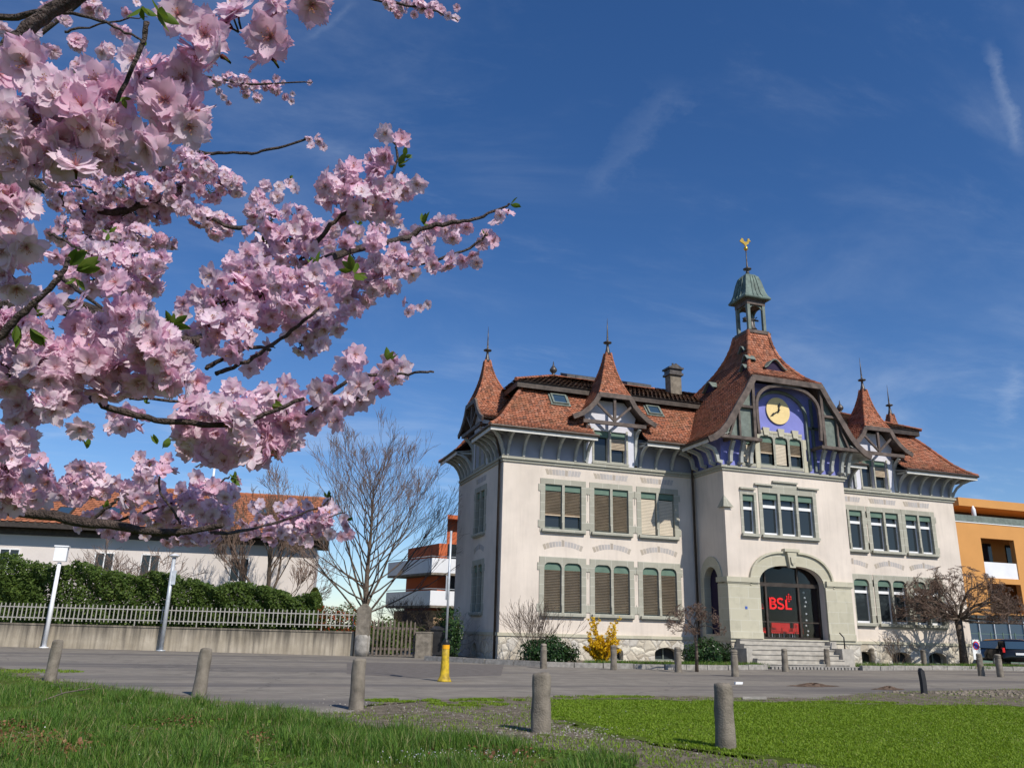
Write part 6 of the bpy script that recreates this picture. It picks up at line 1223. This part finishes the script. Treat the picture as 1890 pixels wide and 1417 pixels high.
q = np.array([33.0, -10.0]); Q = rg.uniform([24, -10.5], [36, -6.2], (16000, 2)); V, F = blades(np.column_stack([Q, np.full(len(Q), .01)]), .07*rg.uniform(.5, 1.5, len(Q)), .03*rg.uniform(.7, 1.3, len(Q)), .7, rg); tag(npmesh('far_lawn_grass', V, F, MT['grass_lawn']), kind='stuff')
flat('lawn', [(23.6, -6.0), (37, -6.1), (37, -10.8), (24.2, -10.6)], .006, MT['turf'])
# rubble stones at the right edge, earth heaps and scraps
def stones(name, cpx, n, rx, ry, s0, s1, mat, seed):
    rg = np.random.default_rng(seed); g = ground(*cpx); V = []; F = []; b = 0
    for i in range(n):
        c_ = g+np.array([rg.normal()*rx, rg.normal()*ry, 0]); s_ = rg.uniform(s0, s1); th = rg.uniform(0, 2*pi, 7); P = []
        for k in range(3):
            for j in range(7): a_ = 2*pi*j/7; r_ = s_*(1, .85, .4)[k]*rg.uniform(.75, 1.15); P.append((c_[0]+r_*cos(a_), c_[1]+r_*sin(a_)*.8, (0, .45, .75)[k]*s_+.004))
        V += P; F += [(b+k*7+j, b+k*7+(j+1) % 7, b+(k+1)*7+(j+1) % 7, b+(k+1)*7+j) for k in range(2) for j in range(7)]; F.append(None); F.pop(); F += [(b+14, b+15, b+16, b+17), (b+14, b+17, b+18, b+19), (b+14, b+19, b+20, b+20)][:2]; b += 21
    return tag(npmesh(name, np.array(V), [np.array(F)], MT[mat]), kind='stuff')
stones('loose_stones', (1860, 1281), 320, 1.5, .5, .015, .065, 'dry_stone', 80)
stones('loose_gravel', (1150, 1366), 500, 2.6, 1.1, .006, .016, 'kerb', 81); stones('loose_gravel', (560, 1316), 500, 2.6, 1.1, .006, .018, 'kerb', 82); stones('loose_gravel', (1050, 1350), 260, .6, .5, .006, .02, 'kerb', 83)
MT['earth'] = simple('brown_earth', (.15, .105, .078), .98, .35, 9, 1.0, 60, spec=.05)
for c_, rx, ry in (((1500, 1266), .8, .26), ((1640, 1272), .5, .2)):
    g = ground(*c_); V = []; n1, n2 = 26, 8
    for i in range(n2):
        for j in range(n1): a_ = 2*pi*j/n1; r_ = (i+1)/n2*(1+.18*sin(3*a_+rx)+.10*sin(7*a_)); V.append((g[0]+rx*r_*cos(a_), g[1]+ry*r_*sin(a_), .006+.07*max(0, 1-(i+1)/n2)*(1+.5*sin(a_*5+i))))
    F = [(i*n1+j, i*n1+(j+1) % n1, (i+1)*n1+(j+1) % n1, (i+1)*n1+j) for i in range(n2-1) for j in range(n1)]; V.append((g[0], g[1], .10)); F2 = [(j, (j+1) % n1, len(V)-1) for j in range(n1)]
    tag(npmesh('bare_earth', np.array(V), [np.array(F), np.array(F2)], MT['earth'], None, True), kind='structure')
g = ground(1362, 1262); k = MB(); k.prism([g+(-.12, -.06, .0), g+(.14, -.02, .0), g+(.10, .10, .0), g+(-.08, .08, .0)], (0.02, 0, .06)); tag(k.build('paper_scrap', MT['white_enamel']), 'crumpled white scrap lying on the road by the near bollard', 'litter')
g = ground(1393, 1291); k = MB(); k.beam(g+(-.22, .12, .03), g+(.2, -.14, .05), .07, .05); tag(k.build('broken_stake', MT['pale_stone']), 'pale broken stake lying at the edge of the right lawn', 'stake')
for (a_, b_, lb) in (((70, 1301), (195, 1274), 'forked dry stick lying in the grass on the left'),):
    k = MB(); k.smooth = True; A_, B_ = ground(*a_)+(0, 0, .05), ground(*b_)+(0, 0, .09); k.tube([A_, (A_*2+B_)/3+(0, 0, .05), (A_+B_*2)/3+(0, 0, .02), B_], [.006, .012, .012, .005], 6); M_ = (A_+B_)/2+(0, 0, .03); k.tube([M_, M_+(.15, .25, .1)], [.008, .003], 5); k.tube([A_*.7+B_*.3+(0, 0, .03), A_*.7+B_*.3+(-.1, .2, .16)], [.008, .003], 5); tag(k.build('dry_stick', MT['old_wood']), lb, 'stick')

# ------------------------------------------------------------------ the flowering cherry
CT = np.array(at(-800, 1200, 2.3)); CT[2] = 0
CH = empty('cherry_tree', tuple(CT), 'pink flowering cherry tree whose boughs fill the left of the view', 'tree')
CROTCH = CT+np.array([0, 0, 1.25])
k = MB(); k.smooth = True; k.tube([CT+(0, 0, -.1), CT+(.01, 0, .5), CT+(0, .02, 1.0), CROTCH+(0, 0, .1)], [.15, .115, .11, .10], 16); k.build('trunk', MT['cherry_bark'], CH)
def smoothpath(P, it=2):
    P = [np.array(q, float) for q in P]
    for _ in range(it): P = [P[0]]+[z for a_, b_ in zip(P[:-1], P[1:]) for z in (a_*.75+b_*.25, a_*.25+b_*.75)]+[P[-1]]
    return P
rgb_ = np.random.default_rng(90)
def branch(px, depth, r0, r1, root=False):
    ds = depth if isinstance(depth, (list, tuple)) else [depth]*len(px); P = [at(x, y, d) for (x, y), d in zip(px, ds)]
    if root: P = [CROTCH, CROTCH*.45+P[0]*.55+np.array([0, 0, .12*np.linalg.norm(P[0]-CROTCH)])]+P
    P = smoothpath(P); j = rgb_.normal(size=(len(P), 3))*.0009*np.mean(ds); P = [q+z for q, z in zip(P, j)]; n = len(P); n_in = n
    rs = np.concatenate([np.linspace(max(r0*2.2, .02), r0, n//3), np.linspace(r0, r1, n-n//3)]) if root else np.linspace(r0, r1, n); rs = rs*rgb_.uniform(.9, 1.14, n)
    k = MB(); k.smooth = True; k.tube(P, list(rs), 8); k.build('branch', MT['cherry_bark'], CH); return P
branch([(-220, 330), (-60, 170), (0, 95), (60, 45), (110, 12), (190, -30)], .60, .0062, .0045, True)
branch([(-140, 20), (0, 33), (50, 30), (130, 5)], .9, .004, .003, True)
branch([(-160, 690), (0, 704), (60, 707), (120, 714), (165, 735), (205, 752), (280, 776), (345, 778), (420, 790), (480, 770), (560, 735)], .95, .0052, .0022, True)
branch([(-160, 930), (0, 937), (120, 955), (250, 975), (330, 985), (410, 968)], 1.35, .0105, .004, True)
branch([(200, 965), (300, 935), (380, 902), (425, 880)], 1.5, .003, .0015); branch([(330, 985), (430, 985), (520, 962), (600, 932), (612, 915)], [1.4, 1.6, 1.8, 1.8, 1.8], .004, .0015)
branch([(520, 975), (580, 965), (640, 945)], 1.8, .0025, .001); branch([(160, 965), (200, 935), (218, 920)], 1.35, .0035, .002)
branch([(330, 275), (385, 282), (440, 284), (480, 281), (520, 272), (565, 257)], 2.6, .0055, .0035); branch([(300, 300), (340, 276), (375, 262)], 2.6, .005, .002)
branch([(-120, 330), (60, 330), (100, 365), (200, 398), (250, 380), (300, 372), (345, 385), (380, 400), (420, 418), (470, 424), (520, 430)], 2.2, .011, .004, True)
branch([(200, 398), (260, 372), (330, 355), (400, 330)], 2.3, .006, .002); branch([(70, 330), (150, 345), (230, 365)], 2.2, .004, .002); branch([(150, 470), (200, 440), (260, 470)], 2.0, .004, .002)
branch([(-100, 560), (100, 560), (240, 600), (340, 640), (390, 620), (440, 585), (500, 545), (560, 500), (620, 470), (680, 455), (750, 440), (790, 418), (830, 412), (870, 408), (905, 393), (942, 376)], [1.0, 1.0, 1.05, 1.1, 1.15, 1.15, 1.2, 1.25, 1.3, 1.4, 1.5, 1.5, 1.5, 1.5, 1.5, 1.5], .009, .0018, True)
branch([(560, 475), (590, 440), (620, 400), (680, 380), (720, 330), (735, 290), (728, 262)], 1.25, .004, .0015); branch([(640, 500), (720, 500), (800, 482), (850, 464), (892, 442), (900, 432)], 1.45, .004, .0015)
branch([(400, 690), (450, 670), (500, 640), (545, 605), (590, 568)], 1.12, .0032, .002); branch([(380, 680), (430, 650), (470, 640), (500, 645)], 1.1, .0034, .002); branch([(540, 780), (590, 745), (630, 708), (660, 692), (700, 690), (745, 690), (798, 685)], 1.0, .0032, .0013); branch([(620, 760), (650, 745), (700, 700)], 1.0, .002, .0012)
branch([(-60, 690), (0, 620), (40, 580), (90, 535), (120, 500), (125, 478)], .8, .0042, .002, True); branch([(280, 120), (430, 155), (500, 153), (578, 153)], 3.3, .006, .002); branch([(200, -60), (420, -40), (640, -12), (740, 8), (820, 25), (843, 38)], 2.7, .007, .0018, True)
branch([(90, 20), (160, 30), (215, 50), (262, 75)], 1.6, .004, .002); branch([(120, 60), (190, 42), (270, 30)], 1.8, .003, .001); branch([(240, 735), (330, 742), (400, 755)], 1.0, .002, .0015); branch([(100, 500), (150, 540), (220, 590)], 1.0, .003, .0015)
branch([(90, 430), (130, 450), (165, 470)], .95, .002, .001); branch([(270, 40), (262, 90), (215, 190)], .52, .0018, .0012); branch([(330, 960), (290, 900), (300, 855)], 1.35, .0025, .0012)

def petal(L, w, az, tilt, nu, nv, rg, cup=.22, curl=.0, notch=.17):
    U = np.linspace(0, 1, nu+1)[:, None]; Vv = np.linspace(-1, 1, nv+1)[None, :]
    wid = w*(.16+.84*np.sin(pi*np.clip(U, 0, 1)**.85*.80+.10))*(1-.25*(U > .97)); x = U*L*(1-notch*(U**6)*np.exp(-(Vv*3.2)**2))*(1-.17*U**2*Vv**2); y = Vv*wid*(.98-.10*U)+0*x
    ph = rg.uniform(0, 6); z = cup*w*Vv**2*(1-.3*U)+curl*U**2*L+.035*L*np.sin(U*7+ph+Vv*2)*U+.03*L*np.cos(Vv*4+ph)*U
    X = x*cos(tilt)-z*sin(tilt); Z = x*sin(tilt)+z*cos(tilt); P = np.stack([X+0*y, y, Z+0*y], -1).reshape(-1, 3)
    R_ = np.array([[cos(az), -sin(az), 0], [sin(az), cos(az), 0], [0, 0, 1]]); P = P@R_.T
    i, j = np.meshgrid(np.arange(nu), np.arange(nv), indexing='ij'); a_ = i*(nv+1)+j; F = np.stack([a_, a_+1, a_+nv+2, a_+nv+1], -1).reshape(-1, 4)
    uu = (U+0*Vv).ravel()[:, None]; vv = (Vv+0*U).ravel()[:, None]; rim = np.clip(uu**3*.62+np.abs(vv)**3*.35*uu, 0, 1)
    pale, rose, cen = np.array([.92, .835, .885]), np.array([.82, .575, .71]), np.array([.60, .30, .27]); c = pale*(1-rim)+rose*rim; c = c*(1-np.clip(.22-uu, 0, 1)*3)+cen*np.clip(.22-uu, 0, 1)*3; return P, F, c
def flower(seed, lod):
    rg = np.random.default_rng(seed); Vs = []; Fs = []; Cs = []; b = 0; npet = (12, 10, 9)[lod]; nu, nv = ((6, 4), (4, 3), (3, 2))[lod]; opn = rg.uniform(-.05, .32)
    for i in range(npet):
        lay = i % 2 if lod < 2 else 0; L = (1.0, .86)[lay]*rg.uniform(.88, 1.08); P, F, c = petal(L, rg.uniform(.265, .35), 2*pi*i/npet+rg.uniform(-.2, .2), opn+lay*.24+rg.uniform(-.13, .13), nu, nv, rg, rg.uniform(.0, .32), rg.uniform(-.22, .12))
        P[:, 2] += .03*lay; Vs.append(P); Fs.append(F+b); Cs.append(np.clip(c*rg.uniform(.94, 1.04), 0, 1)); b += len(P)
    ns = (16, 8, 4)[lod]
    for i in range(ns):               # stamens with small anthers
        a_ = rg.uniform(0, 2*pi); t_ = rg.uniform(.05, .65); l_ = rg.uniform(.28, .46); d = np.array([sin(t_)*cos(a_), sin(t_)*sin(a_), cos(t_)]); s_ = np.array([-sin(a_), cos(a_), 0])*.010; e = d*l_; q = .026*(1+lod*.6)
        P = np.array([s_, -s_, e-s_*.6, e+s_*.6, e+s_/.010*q+d*0, e+d*q*1.3, e-s_/.010*q, e-d*q*1.3]); Vs.append(P); Fs.append(np.array([[0, 1, 2, 3], [4, 5, 6, 7]])+b); Cs.append(np.array([[.62, .30, .30]]*4+[[.60, .36, .10] if rg.uniform() < .7 else [.30, .16, .05]]*4)); b += 8
    # calyx cup, sepals and the stalk (runs back along -z)
    n = 5; rr = [(.015, .02), (.10, -.02), (.085, -.16), (.035, -.26)]; P = np.array([(r*cos(2*pi*k/n), r*sin(2*pi*k/n), z) for r, z in rr for k in range(n)]); F = np.array([(i*n+k, i*n+(k+1) % n, (i+1)*n+(k+1) % n, (i+1)*n+k) for i in range(3) for k in range(n)]); Vs.append(P); Fs.append(F+b); Cs.append(np.tile([[.20, .055, .05]], (len(P), 1))); b += len(P)
    return np.concatenate(Vs), np.concatenate(Fs), np.concatenate(Cs)
FLW = [[flower(100*l+i, l) for i in range(8)] for l in range(3)]
RF = .0200                             # a flower is a bit over four centimetres across
def basis(d, rg):
    d = d/np.linalg.norm(d); a_ = np.cross(d, rg.normal(size=3)); a_ /= np.linalg.norm(a_); b_ = np.cross(d, a_); return np.stack([a_, b_, d], 1)
def cluster(cs, depth_lod, rg, base=None):
    """flowers at points cs[i] = (position, facing, spur point, size); returns one mesh"""
    V = []; F = []; C = []; b = 0
    for pos, d, spur, sz in cs:
        v, f, c = FLW[depth_lod][rg.integers(8)]; M_ = basis(d, rg); s_ = RF*sz; V.append(v*s_@M_.T+pos); F.append(f+b); tint = np.array([1, 1, 1])*rg.uniform(.93, 1.03); pk = rg.uniform(0, 1)**1.5; c2 = c*tint*(1-pk*np.array([.06, .26, .17])); C.append(np.clip(c2, 0, .93)); b += len(v)
        if spur is not None:
            a0 = pos-M_[:, 2]*s_*.25; e = spur; m_ = (a0+e)/2+np.array([0, 0, -.002])-M_[:, 2]*s_*.25; r = .0009; P = []
            for q in (a0, m_, e):
                for k in range(3): a_ = 2*pi*k/3; P.append(q+M_[:, 0]*r*cos(a_)+M_[:, 1]*r*sin(a_))
            V.append(np.array(P)); F.append(np.array([(i*3+k, i*3+(k+1) % 3, (i+1)*3+(k+1) % 3, (i+1)*3+k) for i in range(2) for k in range(3)])+b); C.append(np.tile([[.13, .14, .04]], (9, 1))); b += 9
    return np.concatenate(V), np.concatenate(F), np.concatenate(C)
# blossom clusters: photo column and row of the centre, radius in photo pixels, distance from the camera
BL = []
def A(s_, depth):
    for tk in s_.split():
        q = [float(z) for z in tk.split(',')]; BL.append((q[0], q[1], q[2], q[3] if len(q) > 3 else depth))
A('-40,150,70 45,115,58 20,230,75 110,185,70 190,170,62 110,270,62 200,255,70 285,150,62 320,205,62 250,110,30,.62 370,75,50 350,150,58 410,105,40 440,45,55 500,70,38 520,15,50 575,8,32 270,265,50 165,215,60 60,300,55 140,310,30 330,30,38 -50,280,70 500,105,22 350,235,40', .56)
A('30,380,52 40,450,55 5,340,45 -30,420,60 25,520,45 10,480,40', .66)
A('60,560,30 -20,580,50 20,610,36 20,690,50 80,680,50 130,690,45 185,615,48 235,575,45 255,640,52 180,670,55 300,650,50 345,650,30 365,705,25 60,620,25 100,740,40 40,760,45 150,725,35 210,700,50 270,700,40 320,700,40 285,600,36 215,530,30 30,600,40 60,640,44 95,610,36 125,655,40 140,600,36 0,640,40 100,565,22 40,660,36 150,560,24 10,820,35 45,810,30 150,790,25', .86)
A('130,330,30 175,360,32 225,350,34 270,350,30 300,310,34 340,300,32 375,310,28 415,335,28 435,345,24 330,350,35 385,355,28 350,290,25 110,365,30 150,400,36 200,395,40 245,395,36 290,390,30 310,365,30 370,400,26 405,415,30 340,385,20 120,430,32 165,440,40 215,440,42 255,440,32 295,445,22 315,450,16 100,330,22 120,305,18 190,325,22 250,320,22 400,430,20 60,345,20', 2.2)
A('150,480,38 195,485,42 240,475,36 275,495,30 180,520,36 235,520,36 285,530,24 130,515,28 300,480,20 255,555,30 155,460,30 110,470,22', 1.45)
A('95,20,22,1.5 170,12,24,1.8 140,80,20,1.7 195,95,22,1.8 225,60,18,1.9 195,30,12,2 235,25,9,2 150,130,22,1.6 60,60,18,1.5 10,55,20,1.6 120,40,14,2 250,5,10,2 95,95,18,1.9', 1.7)
A('350,215,22 368,235,20 355,255,12 335,240,22 380,210,14', 1.9)
A('425,148,17 448,152,16 470,160,14 492,158,13 510,165,14 452,172,13 475,180,10 528,182,9 537,187,6 415,180,9 405,170,8 422,190,6 510,145,7 523,153,6 572,153,5 540,174,4 400,150,12', 3.3)
A('572,256,8 592,262,9 575,270,8 597,272,6 585,252,6', 2.7)
A('718,8,14 745,10,16 775,12,16 800,12,13 815,22,11 843,15,6 841,35,7 735,22,14 765,28,8 790,25,10 700,-10,14 828,30,8', 2.7)
A('610,345,30 650,330,34 690,305,28 720,290,22 660,370,40 700,350,42 735,345,30 755,350,20 690,390,32 640,400,26 620,380,26 720,395,25 600,370,20 768,340,13 605,330,18', 1.22)
A('742,258,20 712,247,8', 1.1)
A('475,365,18 490,345,15 515,345,12 465,390,18 490,385,20 545,348,9 535,340,8 510,365,16 470,410,14 505,400,16', 1.9)
A('500,410,30 545,400,30 530,440,34 575,430,32 490,450,30 460,430,16,1.8 560,470,34 610,425,22,1.6 520,475,30 470,470,28 600,455,24,1.7', 1.3)
A('395,510,28 430,490,30 440,530,36 480,500,34 480,545,38 520,520,36 410,560,38 450,580,38 500,580,38 540,555,36 400,600,34 445,620,32 570,510,30 580,545,32 550,590,32 370,545,24 395,640,28 600,500,28 625,530,28 600,570,28 430,650,22', 1.12)
A('650,480,28 640,450,20 690,450,26 665,510,28 700,490,30 735,470,26 735,500,22 690,530,26 640,550,28 660,570,20 680,550,20 770,480,22 765,455,18 800,490,18 790,470,16 825,490,12 835,478,10 720,530,20 760,505,14 655,430,22,2.0 700,425,20,2.2 615,480,20 640,520,26', 1.35)
A('790,440,22 815,420,24 835,435,22 800,420,16 750,435,20 770,428,14 860,420,12 838,410,16 735,415,14,1.9', 1.6)
A('870,470,15 890,450,14 880,485,10 855,482,13 898,435,8 908,445,7 925,398,13 938,390,9 915,405,7', 1.5)
A('570,610,32 600,590,30 555,635,28 590,635,24 620,600,22 640,580,20 540,610,24 575,650,14 530,590,22', 1.35)
A('760,570,9 775,568,8 748,558,8 790,562,4 755,577,6', 2.5)
A('350,615,22 335,580,12 340,560,8 380,580,26 460,680,18 430,660,14 480,665,12 500,640,10', 1.2)
A('355,775,30 370,740,26 400,755,34 430,720,30 440,765,38 400,800,34 355,810,26 450,810,34 480,770,36 490,725,28 500,810,34 530,765,34 540,800,26 560,740,30 580,775,26 500,840,20 410,835,26 370,840,18 465,845,14 335,800,14 530,710,20 590,720,18 620,740,18 600,760,20 625,775,20 635,750,18 380,770,30 345,745,14', .98)
A('640,675,14 660,665,16 650,690,16 690,700,14 705,715,16 680,725,16 665,740,14 715,680,14 740,680,13 730,695,14 725,665,10 665,710,14 655,655,10 640,725,14 615,705,12', 1.02)
A('215,765,18 240,760,20 230,785,22 260,785,14 250,770,16 205,790,10 265,765,10', 1.4)
A('150,860,16 180,870,18 135,890,20 165,900,20 120,910,18 195,890,12 150,915,14 140,865,12 215,890,14 240,900,20 265,880,20 280,910,18 255,920,18 290,890,14 230,925,14 275,850,12 260,845,8 310,850,13 320,865,10 300,870,10 275,860,14', 1.4)
A('20,870,30 60,880,26 90,890,18 20,910,30 60,915,24 0,850,30 45,855,24 90,870,14 -20,900,30 30,935,20 85,920,14 -10,800,30', 1.15)
A('70,850,10 100,905,14 170,955,20 195,975,20 150,970,16 215,955,18 225,985,14 190,945,14 255,955,16', 1.5)
A('280,940,18 310,925,20 340,905,20 370,900,22 400,905,22 425,895,18 440,885,12 330,950,24 365,935,26 400,940,24 350,975,24 385,975,22 415,965,18 300,970,18 330,990,16 360,1000,14 425,930,16 365,880,10 435,905,10 280,975,14 310,1000,10 400,1000,8 270,985,10', 1.6)
A('450,965,12 470,980,14 500,965,18 495,985,14 530,955,20 525,980,18 560,950,20 560,975,20 590,955,20 590,980,16 610,960,16 620,940,12 635,955,9 640,970,8 610,985,12 540,995,12 570,1000,9 515,935,9 535,930,11 570,930,10 455,985,10 480,955,12 605,930,9 630,990,8 505,1000,8 470,935,7 480,930,6 645,985,5', 1.85)
A('350,790,36 385,830,34 420,850,26 440,830,34 480,845,24 520,820,34 545,810,26 330,775,22 400,770,40 460,760,40 510,750,34 555,770,30 600,735,26 350,830,24 460,800,40', 1.02)
A('150,875,26 120,900,24 170,905,24 140,920,20 265,870,24 245,905,24 290,905,20 235,930,18 195,905,16 310,930,24 350,925,28 385,945,28 420,915,22 330,965,26 370,990,22 300,950,22 410,950,24 345,990,20 285,960,20 390,900,22', 1.5)
A('500,975,18 545,965,20 580,970,20 600,965,18 525,965,16 560,990,16 470,970,14', 1.85)
A('25,890,36 70,880,30 50,920,24 0,930,30 100,890,20 15,860,34', 1.2)
rg = np.random.default_rng(123); CL = []
for (x, y, r, dep) in BL:
    c = at(x, y, dep*rg.uniform(.96, 1.04)); R3 = r/FPX*dep; lod = 0 if dep < .95 else (1 if dep < 1.5 else 2)
    fr = RF*FPX/dep                               # flower radius in photo pixels
    n = max(1, int(1.75*(r/(fr*.62))**2)); n = min(n, 100)
    if r < fr*1.1: n = 1 if r < fr*.8 else 2
    fl = []
    core = max(R3*1.06-RF*.66, R3*.36)
    for i in range(n):
        z_ = 1-2*(i+.5)/n; a_ = i*2.39996+x; d = np.array([sqrt(1-z_*z_)*cos(a_), sqrt(1-z_*z_)*sin(a_), z_]) if n > 2 else (-CF+rg.normal(size=3)*.5)
        d = d+rg.normal(size=3)*.30; d /= np.linalg.norm(d)
        pos = c+d*core*rg.uniform(.70, 1.05)*(1 if n > 1 else .2); face = d+np.array([0, 0, -.28])+rg.normal(size=3)*.32-CF*.50; sp = c+rg.normal(size=3)*R3*.10+np.array([0, 0, R3*.12])
        fl.append((pos, face, sp, rg.uniform(.82, 1.10)))
    CL.append((r, lod, fl))
CL.sort(key=lambda q: -q[0])
for r, lod, fl in CL[:95]:
    V, F, C = cluster(fl, lod, rg); npmesh('blossom_cluster', V, [F], MT['petal'], CH, True, C)
V = []; F = []; C = []; b = 0
for r, lod, fl in CL[95:]:
    v, f, c = cluster(fl, lod, rg); V.append(v); F.append(f+b); C.append(c); b += len(v)
o = npmesh('small_blossom', np.concatenate(V), [np.concatenate(F)], MT['petal'], CH, True, np.concatenate(C)); tag(o, kind='stuff')
print('flowers', sum(len(q[2]) for q in CL), 'clusters', len(CL))
# young leaves: pointed, folded along the midrib, in small whorls at the bud tips
def leafs(x, y, dep, size, dirpx, n=4):
    c = at(x, y, dep); up = CR*dirpx[0]-CU*dirpx[1]*-1*-1; up = CR*dirpx[0]+CU*dirpx[1]; V = []; F = []; b = 0; L0 = size/FPX*dep
    for i in range(n):
        d = up+rg.normal(size=3)*.45; d /= np.linalg.norm(d); s_ = np.cross(d, rg.normal(size=3)-CF*.8); s_ /= np.linalg.norm(s_); nrm = np.cross(d, s_); L = L0*rg.uniform(.6, 1.1); w = L*.24; P = []
        for u_, ww in ((0, .02), (.2, .6), (.45, 1), (.7, .75), (.88, .35), (1, .02)):
            m_ = c+d*L*u_+nrm*L*.12*u_*u_; P += [m_-s_*w*ww+nrm*w*ww*.45, m_, m_+s_*w*ww+nrm*w*ww*.45]
        V += P; F += [(b+3*j+k, b+3*j+k+1, b+3*j+k+4, b+3*j+k+3) for j in range(5) for k in range(2)]; b += 18
    npmesh('leaf_tuft', np.array(V), [np.array(F)], MT['cherry_leaf'], CH, True)
for q in ((735, 305, 1.2, 26, (.6, .5)), (745, 290, 1.2, 24, (.8, .2)), (782, 415, 1.5, 26, (.4, 1)), (942, 378, 1.5, 20, (1, .3)), (895, 432, 1.5, 12, (.2, 1)), (585, 490, 1.1, 26, (-.1, 1)), (655, 505, 1.15, 40, (.7, -.1)), (650, 500, 1.15, 30, (-.6, .8)), (130, 490, .85, 42, (.3, .9)), (140, 500, .85, 44, (1, .5)), (140, 515, .85, 30, (-.3, -.8)), (315, 210, .7, 34, (.6, -.5)), (320, 600, .95, 36, (.8, .1)), (315, 600, .95, 26, (-.3, .8)), (495, 738, .98, 36, (1, .1)), (715, 665, 1.0, 26, (.5, .6)), (300, 825, 1.4, 22, (.3, .6)), (290, 820, 1.4, 20, (-.3, .8)), (160, 828, 1.4, 20, (0, 1)), (425, 885, 1.6, 22, (.7, .4)), (435, 882, 1.6, 18, (-.1, 1)), (603, 918, 1.8, 18, (.4, .9)), (30, 600, .8, 46, (.3, -.8)), (55, 605, .8, 40, (.6, -.3)), (195, 940, 1.35, 18, (.1, .9)), (260, 15, .5, 40, (.3, -.9)), (290, 20, .5, 46, (.5, -.8)), (225, 180, .56, 20, (.3, -.6)), (262, 85, 1.6, 16, (.4, -.8)), (535, 330, 1.9, 10, (.2, 1)), (200, 430, 1.5, 20, (.4, .4)), (485, 445, 1.3, 14, (.5, .8)), (660, 415, 1.9, 12, (.5, .5)), (270, 745, 1.2, 12, (.2, 1)), (640, 960, 1.8, 12, (1, .5)), (30, 720, .9, 30, (.8, .4)), (60, 580, .85, 24, (.5, .9))):
    leafs(*q)
